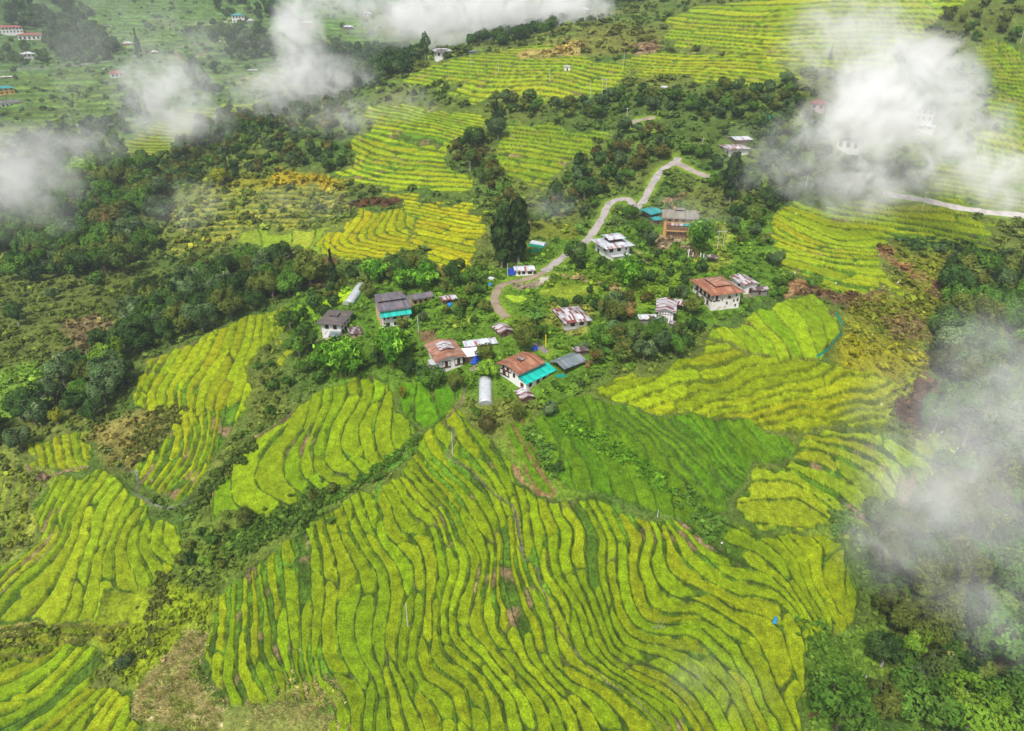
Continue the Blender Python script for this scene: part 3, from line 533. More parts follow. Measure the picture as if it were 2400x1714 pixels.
    hue = _hash(b, k, 55)-.5; val = _hash(b, k, 56)-.5
    bc = np.array((0.87, 0.92, 0.8), np.float32)*np.array(base, np.float32)[None, None]*(1+0.32*val[..., None])
    bc = bc*(1+hue[..., None]*np.array((0.24, -0.02, 0.1), np.float32))
    big = (fbm(gx/40, gy/40, 140, 2)-.5)[..., None]
    bc = bc*(1+big*np.array((0.34, 0.16, 0.2), np.float32))
    bc = bc*(0.86+0.28*n3[sl]*1.0)[..., None]*(0.93+0.14*vn(gx/0.45, gy/0.45, 4))[..., None]
    ln = kw.get('line')
    if ln is None: ln = (0.055, 0.105, 0.01)
    rv = fbm(gx/5, gy/5, 151, 3)
    rc3 = np.array(ln, np.float32)[None, None]*(0.7+0.6*n3[sl])[..., None]
    if 'line' not in kw:
        earth = sstep(0.62, 0.74, rv)[..., None]*np.clip(b_/0.8, 0, 1)[..., None]
        lush = sstep(0.55, 0.40, rv)[..., None]*np.clip(b_/0.6, 0, 1)[..., None]
        rc3 = rc3*(1-lush)+np.array((0.10, 0.21, 0.012), np.float32)*lush*(0.7+0.6*n3[sl])[..., None]
        rc3 = rc3*(1-earth)+np.array((0.21, 0.15, 0.075), np.float32)*earth*(0.6+0.8*n3[sl])[..., None]
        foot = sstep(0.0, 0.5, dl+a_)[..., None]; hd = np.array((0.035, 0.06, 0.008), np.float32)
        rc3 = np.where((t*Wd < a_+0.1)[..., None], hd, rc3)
    mm = (cm*(1-soft)+soft*np.maximum(cm, 0.0) if not soft else np.clip(cm+soft*0.35, 0, 1))[..., None]
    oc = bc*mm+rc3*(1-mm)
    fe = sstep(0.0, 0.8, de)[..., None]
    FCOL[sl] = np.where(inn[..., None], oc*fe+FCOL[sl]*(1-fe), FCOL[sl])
    CROPM[sl] = np.where(inn, np.minimum(c_, -0.1) if 'flat' in kw else c_, CROPM[sl])
    CLR[sl] = np.maximum(CLR[sl], sstep(-1.5, 0.0, de)*(0.1 if 'flat' in kw else 1))
free = 1-CLR
VIL = wpoly('F', [(640,650),(800,640),(1100,600),(1250,500),(1700,440),(1780,640),(1590,740),(1330,850),(1280,920),(1060,920),(720,870),(640,800)])
bump *= np.where(in_poly(GX, GY, VIL), 0.22, 1.0)
ZF += free*bump
for tag, P, hw, c in TRACKS:
    W = [at(*p)[:2] for p in crop(tag, P)]; sl = bbox_sl(W, 8)
    gx = GX[sl]+(n2[sl]-.5)*1.5; gy = GY[sl]+(n1[sl]-.5)*1.5
    d = dist_line(gx, gy, W)-hw*(0.7+0.6*n3[sl]); e = np.maximum(0.15, 0.4*DR[sl[0]][:, None])
    m = sstep(e, -e, d)
    FCOL[sl] = FCOL[sl]*(1-m[..., None])+np.array(c, np.float32)*(0.7+0.6*n3[sl][..., None])*m[..., None]
    inc = m > 0.4
    ZF[sl] = np.where(inc & (CROPM[sl] > 0), ZF[sl]-0.75, ZF[sl]); CROPM[sl] = np.where(inc, -1, CROPM[sl])
# faint contour lines of old terraces on the far hillside on the left
far = sstep(480, 560, RR)*free*sstep(0.25, 0.0, AA+0.0)
lv = (ZF+(n1-.5)*6)/3.4; tri = np.abs(lv-np.floor(lv)-.5)*2
FCOL *= (1+far*(0.75*(1-sstep(0.1, 0.75, tri))-0.25)*(0.4+n2))[..., None]
ZF += far*(0.9*sstep(0.2, 0.8, tri))
# smooth lanes and yards for the roads and houses
ROADS = {
 'lane': ('F', [(1208,603),(1225,590),(1245,575),(1270,557),(1300,537),(1318,515),(1328,500),(1340,480),(1347,462),(1358,449),(1375,443),(1392,442),(1402,448),(1405,458),(1418,459),(1430,445),(1440,425),(1452,403),(1468,380),(1485,368),(1500,360),(1506,350)], 1.75, (0.40,0.36,0.34)),
 'farm_track': ('F', [(1210,604),(1190,612),(1160,622),(1130,628),(1112,635),(1102,650),(1098,665),(1104,682),(1115,695),(1126,706)], 1.5, (0.32,0.25,0.18)),
 'side_road': ('F', [(1500,360),(1520,370),(1540,380),(1560,388),(1580,395)], 1.7, (0.36,0.31,0.26)),
 'upper_bend': ('T3', [(1250,1150),(1150,1135),(1080,1115),(1050,1100),(1040,1090),(1090,1075),(1170,1055),(1270,1040)], 1.8, (0.33,0.28,0.20)),
 'hill_road': ('F', [(1960,430),(2000,436),(2040,442),(2080,450),(2120,460),(2170,468),(2220,474),(2300,480)], 2.0, (0.55,0.50,0.47)),
 'yard_path': ('M3', [(205,1415),(240,1440),(280,1470),(310,1500)], 1.1, (0.26,0.23,0.20)),
}
ROADPOS = {}
for nm, (tag, P, hw, c) in ROADS.items():
    W = [at(*p) for p in crop(tag, P)]
    w2 = [W[0]]
    for i in range(len(W)-1):                       # Catmull-Rom
        p0 = np.array(W[max(i-1, 0)]); p1 = np.array(W[i]); p2 = np.array(W[i+1]); p3 = np.array(W[min(i+2, len(W)-1)])
        for u in (.25, .5, .75, 1): w2.append(tuple(0.5*((2*p1)+(-p0+p2)*u+(2*p0-5*p1+4*p2-p3)*u*u+(-p0+3*p1-3*p2+p3)*u**3)))
    ROADPOS[nm] = (w2, hw, c)
    sl = bbox_sl([p[:2] for p in w2], 10)
    X = GX[sl]; Y = GY[sl]; d = dist_line(X, Y, [p[:2] for p in w2])
    m = sstep(hw+4, hw+1.0, d)
    ZF[sl] = ZF[sl]*(1-m)+(Z0[sl]-0.12)*m
    CLR[sl] = np.maximum(CLR[sl], sstep(hw+2.0, hw+0.6, d))
    v = sstep(hw+3.2, hw+0.4, d+(n3[sl]-.5)*2)[..., None]*0.85
    gcol = np.array((0.17, 0.27, 0.02), np.float32)*(0.7+0.6*n3[sl])[..., None]
    FCOL[sl] = FCOL[sl]*(1-v)+gcol*v
    CROPM[sl] = np.where(d < hw+1.5, -1, CROPM[sl])
FCOL = np.clip(FCOL, 0.004, 1)

def new_mesh(name, verts, faces_flat, sizes=None, quads=True):
    me = bpy.data.meshes.new(name)
    nv = len(verts); me.vertices.add(nv); me.vertices.foreach_set('co', np.ascontiguousarray(verts, np.float32).ravel())
    nf = len(faces_flat)//4
    me.loops.add(nf*4); me.loops.foreach_set('vertex_index', np.ascontiguousarray(faces_flat, np.int32))
    me.polygons.add(nf); me.polygons.foreach_set('loop_start', np.arange(0, nf*4, 4, dtype=np.int32))
    me.polygons.foreach_set('use_smooth', np.ones(nf, bool))
    me.update(calc_edges=True)
    return me
def set_col(me, name, cols):
    a = me.color_attributes.new(name, 'FLOAT_COLOR', 'POINT')
    c4 = np.ones((len(cols), 4), np.float32); c4[:, :3] = cols
    a.data.foreach_set('color', c4.ravel())
idx = np.arange(NI*NJ).reshape(NI, NJ)
quads = np.stack([idx[:-1, :-1], idx[:-1, 1:], idx[1:, 1:], idx[1:, :-1]], -1).reshape(-1, 4)[:, ::-1]
V = np.stack([GX.ravel(), GY.ravel(), ZF.ravel()], -1)
isc = (CROPM.ravel() > 0)
fc = isc[quads].all(1)
def sub(name, q):
    used = np.unique(q); remap = np.full(len(V), -1, np.int64); remap[used] = np.arange(len(used))
    me = new_mesh(name, V[used], remap[q].ravel()); set_col(me, 'tint', FCOL.reshape(-1, 3)[used])
    o = bpy.data.objects.new(name, me); COL.objects.link(o); return o
hills = sub('hills', quads[~fc]); hills['kind'] = 'structure'
rice = sub('rice_crop', quads[fc]); rice['kind'] = 'stuff'
rice['label'] = 'ripening yellow green rice standing on the terraces'; rice['category'] = 'rice'

def ground_material(name, s1, s2, amt, bumpd, rough=0.95, sheen=False):
    m = bpy.data.materials.new(name); m.use_nodes = True; nt = m.node_tree; n = nt.nodes; l = nt.links
    b = n['Principled BSDF']; b.inputs['Roughness'].default_value = rough; b.inputs['Specular IOR Level'].default_value = 0.12
    at_ = n.new('ShaderNodeAttribute'); at_.attribute_name = 'tint'
    geo = n.new('ShaderNodeNewGeometry')
    t1 = n.new('ShaderNodeTexNoise'); t1.inputs['Scale'].default_value = s1; t1.inputs['Detail'].default_value = 4; t1.inputs['Roughness'].default_value = .65
    t2 = n.new('ShaderNodeTexNoise'); t2.inputs['Scale'].default_value = s2; t2.inputs['Detail'].default_value = 2
    l.new(geo.outputs['Position'], t1.inputs[0]); l.new(geo.outputs['Position'], t2.inputs[0])
    mr = n.new('ShaderNodeMapRange'); mr.inputs['From Min'].default_value = .3; mr.inputs['From Max'].default_value = .7
    mr.inputs['To Min'].default_value = 1-amt; mr.inputs['To Max'].default_value = 1+amt
    l.new(t1.outputs[0], mr.inputs[0])
    mr2 = n.new('ShaderNodeMapRange'); mr2.inputs['From Min'].default_value = .3; mr2.inputs['From Max'].default_value = .7
    mr2.inputs['To Min'].default_value = 1-amt*.5; mr2.inputs['To Max'].default_value = 1+amt*.5
    l.new(t2.outputs[0], mr2.inputs[0])
    mu = n.new('ShaderNodeMath'); mu.operation = 'MULTIPLY'; l.new(mr.outputs[0], mu.inputs[0]); l.new(mr2.outputs[0], mu.inputs[1])
    vm = n.new('ShaderNodeVectorMath'); vm.operation = 'SCALE'; l.new(at_.outputs['Color'], vm.inputs[0]); l.new(mu.outputs[0], vm.inputs['Scale'])
    l.new(vm.outputs[0], b.inputs['Base Color'])
    bp = n.new('ShaderNodeBump'); bp.inputs['Strength'].default_value = 0.7; bp.inputs['Distance'].default_value = bumpd
    l.new(t1.outputs[0], bp.inputs['Height']); l.new(bp.outputs[0], b.inputs['Normal'])
    return m
hills.data.materials.append(ground_material('wild_grass', 1.3, 0.25, 0.55, 0.9))
rice.data.materials.append(ground_material('rice', 2.8, 0.5, 0.52, 0.6))
# ------------------------------------------------------------------ object helpers
def tag(o, label=None, cat=None, group=None, kind=None):
    if label: o['label'] = label
    if cat: o['category'] = cat
    if group: o['group'] = group
    if kind: o['kind'] = kind
    return o
def empty(name, loc, rz=0.0, sc=1.0):
    o = bpy.data.objects.new(name, None); COL.objects.link(o); o.location = loc; o.rotation_euler = (0, 0, rz)
    o.scale = (sc, sc, sc) if not isinstance(sc, tuple) else sc
    o.empty_display_size = 0.5
    return o
def mat(name, colour, rough=0.8, spec=0.2, noise=0.0, nscale=1.5, colour2=None, thr=None, metal=0.0, obj=True):
    m = bpy.data.materials.new(name); m.use_nodes = True; nt = m.node_tree; n = nt.nodes; l = nt.links
    b = n['Principled BSDF']; b.inputs['Roughness'].default_value = rough; b.inputs['Specular IOR Level'].default_value = spec; b.inputs['Metallic'].default_value = metal
    tc = n.new('ShaderNodeTexCoord'); t = n.new('ShaderNodeTexNoise'); t.inputs['Scale'].default_value = nscale; t.inputs['Detail'].default_value = 5
    l.new(tc.outputs['Object'], t.inputs[0])
    mx = n.new('ShaderNodeMix'); mx.data_type = 'RGBA'
    c2 = colour2 or tuple(c*(1-noise) for c in colour)
    mx.inputs[6].default_value = (*colour, 1); mx.inputs[7].default_value = (*c2, 1)
    mr = n.new('ShaderNodeMapRange'); a, b_ = thr or (0.4, 0.65); mr.inputs['From Min'].default_value = a; mr.inputs['From Max'].default_value = b_
    l.new(t.outputs[0], mr.inputs[0]); l.new(mr.outputs[0], mx.inputs[0]); l.new(mx.outputs[2], b.inputs['Base Color'])
    return m
def leaf_mat(name, colour, tip=None, tipamt=0.5, var=0.5):
    """leaves: base colour, lightness varying by clump ('clump' attribute), some clumps of another colour"""
    m = bpy.data.materials.new(name); m.use_nodes = True; nt = m.node_tree; n = nt.nodes; l = nt.links
    n.remove(n['Principled BSDF'])
    at_ = n.new('ShaderNodeAttribute'); at_.attribute_name = 'clump'
    sep = n.new('ShaderNodeSeparateColor'); l.new(at_.outputs['Color'], sep.inputs[0])
    oi = n.new('ShaderNodeObjectInfo')
    mx = n.new('ShaderNodeMix'); mx.data_type = 'RGBA'; mx.inputs[6].default_value = (*colour, 1); mx.inputs[7].default_value = (*(tip or colour), 1)
    mr = n.new('ShaderNodeMapRange'); mr.inputs['From Min'].default_value = 1-tipamt; mr.inputs['From Max'].default_value = 1-tipamt+0.12
    l.new(sep.outputs[1], mr.inputs[0]); l.new(mr.outputs[0], mx.inputs[0])
    mv = n.new('ShaderNodeMapRange'); mv.inputs['To Min'].default_value = 1-var; mv.inputs['To Max'].default_value = 1+var*1.3; l.new(sep.outputs[0], mv.inputs[0])
    mo = n.new('ShaderNodeMapRange'); mo.inputs['To Min'].default_value = 0.75; mo.inputs['To Max'].default_value = 1.3; l.new(oi.outputs['Random'], mo.inputs[0])
    mu = n.new('ShaderNodeMath'); mu.operation = 'MULTIPLY'; l.new(mv.outputs[0], mu.inputs[0]); l.new(mo.outputs[0], mu.inputs[1])
    sc = n.new('ShaderNodeVectorMath'); sc.operation = 'SCALE'; l.new(mx.outputs[2], sc.inputs[0]); l.new(mu.outputs[0], sc.inputs['Scale'])
    d = n.new('ShaderNodeBsdfDiffuse'); t = n.new('ShaderNodeBsdfTranslucent'); ms = n.new('ShaderNodeMixShader'); ms.inputs[0].default_value = 0.18
    l.new(sc.outputs[0], d.inputs[0]); l.new(sc.outputs[0], t.inputs[0]); l.new(d.outputs[0], ms.inputs[1]); l.new(t.outputs[0], ms.inputs[2])
    l.new(ms.outputs[0], n['Material Output'].inputs[0])
    return m
LM = {
 'dark':   leaf_mat('leaves_dark', (0.046, 0.098, 0.020), (0.08, 0.14, 0.03), 0.35),
 'mid':    leaf_mat('leaves_mid', (0.075, 0.165, 0.020), (0.12, 0.22, 0.03), 0.35),
 'olive':  leaf_mat('leaves_olive', (0.12, 0.155, 0.026), (0.18, 0.20, 0.04), 0.3),
 'grey':   leaf_mat('leaves_grey', (0.085, 0.145, 0.050), (0.15, 0.20, 0.08), 0.35),
 'light':  leaf_mat('leaves_light', (0.17, 0.31, 0.025), (0.26, 0.38, 0.04), 0.4),
 'yellow': leaf_mat('leaves_yellow', (0.26, 0.28, 0.02), (0.36, 0.32, 0.03), 0.4),
 'red':    leaf_mat('leaves_red', (0.085, 0.14, 0.026), (0.36, 0.16, 0.045), 0.28),
 'rust':   leaf_mat('leaves_rust', (0.13, 0.14, 0.035), (0.30, 0.18, 0.06), 0.4),
 'bamboo': leaf_mat('leaves_bamboo', (0.075, 0.20, 0.014), (0.18, 0.34, 0.025), 0.35, 0.6),
 'conifer':leaf_mat('leaves_conifer', (0.024, 0.050, 0.014), (0.05, 0.085, 0.02), 0.4),
 'banana': leaf_mat('leaves_banana', (0.085, 0.19, 0.03), (0.17, 0.30, 0.06), 0.4),
 'tips': leaf_mat('leaves_tips', (0.085, 0.135, 0.03), (0.28, 0.29, 0.07), 0.28),
 'dry':    leaf_mat('leaves_dry', (0.26, 0.19, 0.10), (0.36, 0.27, 0.16), 0.4),
}
BARK = mat('bark', (0.20, 0.16, 0.12), 0.9, 0.1, 0.5, 2.0)
BARKP = mat('bark_pale', (0.42, 0.38, 0.34), 0.9, 0.1, 0.4, 2.0)

def leaf_quads(P, N, size, rng, aspect=1.35):
    """one four-cornered leaf clump per point P, facing roughly N"""
    k = len(P)
    N = N/(np.linalg.norm(N, axis=1, keepdims=True)+1e-9)
    U = np.cross(N, rng.normal(size=(k, 3))); U /= np.linalg.norm(U, axis=1, keepdims=True)+1e-9
    W = np.cross(N, U)
    s = (size*(0.6+0.8*rng.random(k)))[:, None] if np.ndim(size) == 0 else size[:, None]
    a = U*s*0.5*aspect; b = W*s*0.5/aspect
    j = lambda: 1+0.5*(rng.random((k, 1))-.5)
    V = np.stack([P-a*j()-b*0.5, P+b*j()-a*0.1, P+a*j()+b*0.2, P-b*j()+a*0.2], 1).reshape(-1, 3)
    return V
def crown_pts(rng, n, R=1.0, squash=0.85, lobes=11, spread=0.62, upper=-0.45):
    C = []
    while len(C) < lobes:
        c = rng.uniform(-1, 1, 3)
        if np.linalg.norm(c) < 1 and c[2] > upper: C.append(c)
    C = np.array(C)*spread; C[:, 2] *= squash; rl = rng.uniform(0.24, 0.44, lobes); cv = rng.random(lobes); ct = rng.random(lobes)
    P = np.zeros((0, 3)); N = np.zeros((0, 3)); A = np.zeros((0, 3))
    while len(P) < n:
        k = n*2; li = rng.choice(lobes, k, p=rl**2/(rl**2).sum())
        d = rng.normal(size=(k, 3)); d /= np.linalg.norm(d, axis=1, keepdims=True)
        p = C[li]+d*(rl[li]*(0.72+0.36*rng.random(k)**0.7))[:, None]
        dd = np.linalg.norm(p[:, None]-C[None], axis=2)/rl[None]; dd[np.arange(k), li] = 9
        ok = dd.min(1) > 0.78
        p = p[ok]; d = d[ok]; li = li[ok]
        # a finer clumping on top of the lobes
        f = vn(p[:, 0]*5+3*p[:, 2]+10, p[:, 1]*5+10, 3)
        keep = f > 0.22; p = p[keep]; d = d[keep]; li = li[keep]; f = f[keep]
        a = np.stack([np.clip(cv[li]*0.55+f*0.45, 0, 1), np.clip(ct[li]*0.6+0.4*rng.random(len(li)), 0, 1), li*0.0], -1)
        P = np.vstack([P, p]); N = np.vstack([N, d+rng.normal(size=p.shape)*0.45+np.array([0, 0, .25])]); A = np.vstack([A, a])
    return P[:n]*R, N[:n], A[:n]
def quad_mesh(name, V, A, m, smooth=False):
    me = new_mesh(name, V, np.arange(len(V))); me.polygons.foreach_set('use_smooth', np.full(len(me.polygons), smooth))
    set_col(me, 'clump', np.repeat(A, 4, 0)); me.materials.append(m); return me
def tube_geo(path, radii, seg=6):
    V = []; F = []
    for k, (p, r_) in enumerate(zip(path, radii)):
        p = Vector(p); q = Vector(path[min(k+1, len(path)-1)])-Vector(path[max(k-1, 0)])
        q = q.normalized() if q.length > 0 else Vector((0, 0, 1)); a = q.orthogonal().normalized(); b = q.cross(a)
        for s in range(seg):
            t = 2*math.pi*s/seg; V.append(tuple(p+a*math.cos(t)*r_+b*math.sin(t)*r_))
    for k in range(len(path)-1):
        for s in range(seg):
            i = k*seg+s; j = k*seg+(s+1) % seg; F.append((i, j, j+seg, i+seg))
    F.append(tuple(range(seg))[::-1]); F.append(tuple(range((len(path)-1)*seg, len(path)*seg)))
    return V, F
class MB:
    """collects shapes and links them as one mesh object"""
    def __init__(s): s.V = []; s.F = []
    def add(s, V, F): o = len(s.V); s.V += [tuple(v) for v in V]; s.F += [tuple(i+o for i in f) for f in F]; return s
    def tube(s, path, radii, seg=6): return s.add(*tube_geo(path, radii, seg))
    def box(s, x0, y0, z0, x1, y1, z1):
        V = [(x0, y0, z0), (x1, y0, z0), (x1, y1, z0), (x0, y1, z0), (x0, y0, z1), (x1, y0, z1), (x1, y1, z1), (x0, y1, z1)]
        return s.add(V, [(3, 2, 1, 0), (4, 5, 6, 7), (0, 1, 5, 4), (1, 2, 6, 5), (2, 3, 7, 6), (3, 0, 4, 7)])
    def slab(s, top, th):
        """a polygon given by its upper corners, with thickness"""
        n = len(top); V = list(top)+[(x, y, z-th) for x, y, z in top]
        F = [tuple(range(n)), tuple(range(2*n-1, n-1, -1))]+[(i, i+n, (i+1) % n+n, (i+1) % n) for i in range(n)]
        return s.add(V, F)
    def mesh(s, name, m):
        me = bpy.data.meshes.new(name); me.from_pydata(s.V, [], s.F); me.materials.append(m); me.update(); return me
    def build(s, name, m, parent=None):
        o = bpy.data.objects.new(name, s.mesh(name, m)); COL.objects.link(o)
        if parent is not None: o.parent = parent
        return o

# ------------------------------------------------------------------ one mesh of each kind of plant (unit crown radius 1)
def trunk_mesh(rng, m, h=1.0):
    b = MB(); b.tube([(0, 0, -0.35), (0.02, 0, 0.25), (0.05, 0.03, 0.7*h), (0.03, 0.06, 1.15*h)], [0.085, 0.07, 0.055, 0.03], 7)
    for k in range(6):
        a = k*1.05+rng.random(); z = 0.55+0.1*k*0.6
        b.tube([(0.03, 0.02, z), (0.3*math.cos(a), 0.3*math.sin(a), z+0.3), (0.62*math.cos(a), 0.62*math.sin(a), z+0.5)], [0.035, 0.022, 0.010], 5)
    return b.mesh('trunk', m)
CROWNS = {}
TRUNKS = [trunk_mesh(np.random.default_rng(50+k), BARK if k < 2 else BARKP) for k in range(3)]
for ci, (cn, leafm) in enumerate(LM.items()):
    if cn in ('bamboo', 'conifer', 'banana'): continue
    for v in range(3):
        rng = np.random.default_rng(100+ci*10+v)
        P, N, A = crown_pts(rng, 2600, 1.0, (0.8, 1.05, 0.65)[v], (14, 17, 11)[v], 0.70)
        P[:, 2] += 1.15
        CROWNS[cn, v] = quad_mesh('crown', leaf_quads(P, N, 0.098, rng), A, leafm)
def bamboo_mesh(seed):
    rng = np.random.default_rng(seed); P = []; N = []; A = []; st = MB()
    for c in range(34):
        a = rng.random()*6.283; lean = rng.uniform(0.15, 1.0); h = rng.uniform(1.6, 2.3); cv = rng.random()
        b0 = np.array([0.22*math.cos(a)*rng.random(), 0.22*math.sin(a)*rng.random(), 0])
        pts_ = []
        for k in range(9):
            t = k/8; rr_ = lean*(t**2.0)*0.95; z = h*(t-0.28*lean*t**3)
            pts_.append(b0+np.array([math.cos(a)*rr_, math.sin(a)*rr_, z]))
        if c % 2 == 0: st.tube([tuple(p) for p in pts_[:7:2]]+[tuple(pts_[7])], [0.014]*4+[0.006], 4)
        pts_ = np.array(pts_)
        for q in range(80):
            t = 0.30+0.70*rng.random()**0.75; f = t*8; i = min(int(f), 7); p = pts_[i]+(pts_[i+1]-pts_[i])*(f-i)
            o = rng.normal(size=3)*np.array([0.12, 0.12, 0.08])*(0.5+t*0.6); P.append(p+o); N.append(o*4+np.array([math.cos(a)*.5, math.sin(a)*.5, .5])+rng.normal(size=3)*.3)
            A.append((np.clip(0.6*cv+0.5*rng.random()-.05+0.12*t, 0, 1), 0.6*cv+0.4*rng.random(), 0))
    rng2 = np.random.default_rng(seed+1)
    return quad_mesh('foliage', leaf_quads(np.array(P), np.array(N), 0.15, rng2, 1.7), np.array(A), LM['bamboo']), st.mesh('stems', mat('bamboo_stem', (0.22, 0.28, 0.06)))
BAMBOO = [bamboo_mesh(300), bamboo_mesh(310)]
def conifer_mesh(seed, fat=0.5, top=3.0, low=0.35, blunt=0.55):
    rng = np.random.default_rng(seed); n = 2200; z = low+(top-low)*rng.random(n)**0.85; t = (z-low)/(top-low)
    prof = np.sin(np.clip(t*1.15+0.18, 0, 1)*math.pi)**0.6*(1-t*blunt)
    if blunt < 0.3: prof = np.minimum(1, (t+.08)/.35)**.5*(1-t**3.0)**.55*(0.65+0.6*vn(t*8, t*0+seed, 5))
    a = rng.random(n)*6.283; tier = 0.45+0.75*vn(a*2.2+20, z*4.2, 7)
    r_ = fat*prof*tier*(0.55+0.5*rng.random(n)**0.5)
    P = np.stack([r_*np.cos(a), r_*np.sin(a), z], -1); N = np.stack([np.cos(a), np.sin(a), 0.5+0*a], -1)+rng.normal(size=(n, 3))*.4
    A = np.stack([vn(a*3, z*4, 9), rng.random(n), 0*a], -1)
    st = MB(); st.tube([(0, 0, -0.3), (0, 0, low+0.6), (0, 0, top*0.95)], [0.085, 0.06, 0.012], 7)
    return quad_mesh('crown', leaf_quads(P, N, 0.15, rng), A, LM['conifer']), st.mesh('trunk', BARKP)
CONIFER = [conifer_mesh(400), conifer_mesh(410, 0.72, 2.2, 0.35, 0.1), conifer_mesh(420, 0.62, 2.9, 0.55)]
def banana_mesh(seed):
    rng = np.random.default_rng(seed); b = MB(); st = MB()
    st.tube([(0, 0, -0.2), (0, 0, 0.7)], [0.09, 0.05], 6)
    for k in range(11):
        a = k*2.4+rng.random()*.4; up = rng.uniform(0.35, 1.0); Ln = rng.uniform(0.9, 1.25); V = []
        for q in range(7):
            t = q/6; r_ = Ln*t*(0.95-0.2*up*(1-t)); z = 0.6+up*0.75*math.sin(t*1.9)-0.28*t*t*(1.2-up); w = 0.16*math.sin(min(1, t*1.1+0.08)*math.pi)**0.7+0.01
            ca, sa = math.cos(a), math.sin(a)
            V += [(ca*r_-sa*w, sa*r_+ca*w, z-0.04), (ca*r_, sa*r_, z+0.02), (ca*r_+sa*w, sa*r_-ca*w, z-0.04)]
        F = []
        for q in range(6):
            o = q*3; F += [(o, o+3, o+4, o+1), (o+1, o+4, o+5, o+2)]
        b.add(V, F)
    me = b.mesh('leaves', LM['banana']); rngc = np.random.default_rng(seed)
    nv = len(me.vertices); A = np.zeros((nv, 3), np.float32); pl = rngc.random(nv//21+1); A[:, 0] = np.repeat(pl, 21)[:nv]; A[:, 1] = np.repeat(rngc.random(nv//21+1), 21)[:nv]
    set_col(me, 'clump', A); return me, st.mesh('stem', mat('banana_stem', (0.25, 0.27, 0.10)))
BANANA = [banana_mesh(500), banana_mesh(510)]

def scale_px(px, py):                    # metres per photograph pixel at the ground there
    x, y, z = at(px, py); return math.sqrt(x*x+y*y+(z-CAM_Z)**2)/FPX*1.0
def part(name, me, parent):
    o = bpy.data.objects.new(name, me); COL.objects.link(o); o.parent = parent; return o
def plant(kind, style, x, y, R, label, cat='tree', group=None, v=None, tall=1.0):
    z = ground(x, y)
    v = random.randrange(3) if v is None else v
    e = empty({'b': 'broadleaf_tree', 's': 'shrub', 'c': 'conifer_tree', 'm': 'bamboo_clump', 'n': 'banana_plant'}[kind], (x, y, z-0.1), random.random()*6.283, (R*random.uniform(.92, 1.08), R*random.uniform(.92, 1.08), R*tall))
    if kind == 'b':
        part('trunk', TRUNKS[random.randrange(3)], e); part('crown', CROWNS[style, v], e)
    elif kind == 's':
        o = part('foliage', CROWNS[style, v], e); o.location.z = -0.62; part('stem', TRUNKS[0], e)
    elif kind == 'm':
        a, b = BAMBOO[v % 2]; part('foliage', a, e); part('stems', b, e)
    elif kind == 'c':
        a, b = CONIFER[v % 3]; part('crown', a, e); part('trunk', b, e)
    elif kind == 'n':
        a, b = BANANA[v % 2]; part('leaves', a, e); part('stem', b, e)
    tag(e, label, cat, group); return e
def mark(x, y, rad, val=1.0):
    """keep wild growth off this spot"""
    KEEP.append((x, y, rad))
KEEP = []
# ------------------------------------------------------------------ houses
def zp(t, x, y):
    if t == 'P': return x, y
    if t in ZC: a, b, s = ZC[t]; return a+x/s, b+y/s
    return crop(t, [(x, y)])[0]
def sheet_mat(name, c1, c2, ratio, sx=0.85, sy=2.6, dirt=(0.10, 0.07, 0.05), dirtamt=0.25):
    """corrugated sheets, each sheet either of two colours, with streaks"""
    m = bpy.data.materials.new(name); m.use_nodes = True; nt = m.node_tree; n = nt.nodes; l = nt.links
    b = n['Principled BSDF']; b.inputs['Roughness'].default_value = 0.55; b.inputs['Specular IOR Level'].default_value = 0.35
    tc = n.new('ShaderNodeTexCoord'); mp = n.new('ShaderNodeMapping'); mp.inputs['Scale'].default_value = (1/sx, 1/sy, 0.0); l.new(tc.outputs['Object'], mp.inputs[0])
    fl = n.new('ShaderNodeVectorMath'); fl.operation = 'FLOOR'; l.new(mp.outputs[0], fl.inputs[0])
    wn_ = n.new('ShaderNodeTexWhiteNoise'); l.new(fl.outputs[0], wn_.inputs['Vector'])
    st = n.new('ShaderNodeMapRange'); st.inputs['From Min'].default_value = ratio-0.06; st.inputs['From Max'].default_value = ratio+0.06; l.new(wn_.outputs[0], st.inputs[0])
    mx = n.new('ShaderNodeMix'); mx.data_type = 'RGBA'; mx.inputs[6].default_value = (*c1, 1); mx.inputs[7].default_value = (*c2, 1); l.new(st.outputs[0], mx.inputs[0])
    hv = n.new('ShaderNodeHueSaturation'); vv = n.new('ShaderNodeMapRange'); vv.inputs['To Min'].default_value = 0.75; vv.inputs['To Max'].default_value = 1.25
    sep = n.new('ShaderNodeSeparateColor'); l.new(wn_.outputs[1], sep.inputs[0]); l.new(sep.outputs[1], vv.inputs[0]); l.new(vv.outputs[0], hv.inputs['Value']); l.new(mx.outputs[2], hv.inputs['Color'])
    t = n.new('ShaderNodeTexNoise'); t.inputs['Scale'].default_value = 1.0; t.inputs['Detail'].default_value = 6
    mp2 = n.new('ShaderNodeMapping'); mp2.inputs['Scale'].default_value = (2.2, 0.6, 1); l.new(tc.outputs['Object'], mp2.inputs[0]); l.new(mp2.outputs[0], t.inputs[0])
    dm = n.new('ShaderNodeMapRange'); dm.inputs['From Min'].default_value = 0.5; dm.inputs['From Max'].default_value = 0.72; dm.inputs['To Max'].default_value = dirtamt*2; l.new(t.outputs[0], dm.inputs[0])
    m2 = n.new('ShaderNodeMix'); m2.data_type = 'RGBA'; m2.inputs[7].default_value = (*dirt, 1); l.new(hv.outputs[0], m2.inputs[6]); l.new(dm.outputs[0], m2.inputs[0]); l.new(m2.outputs[2], b.inputs['Base Color'])
    return m
def ax2(sx, sy): return dict(sx=sx, sy=sy)
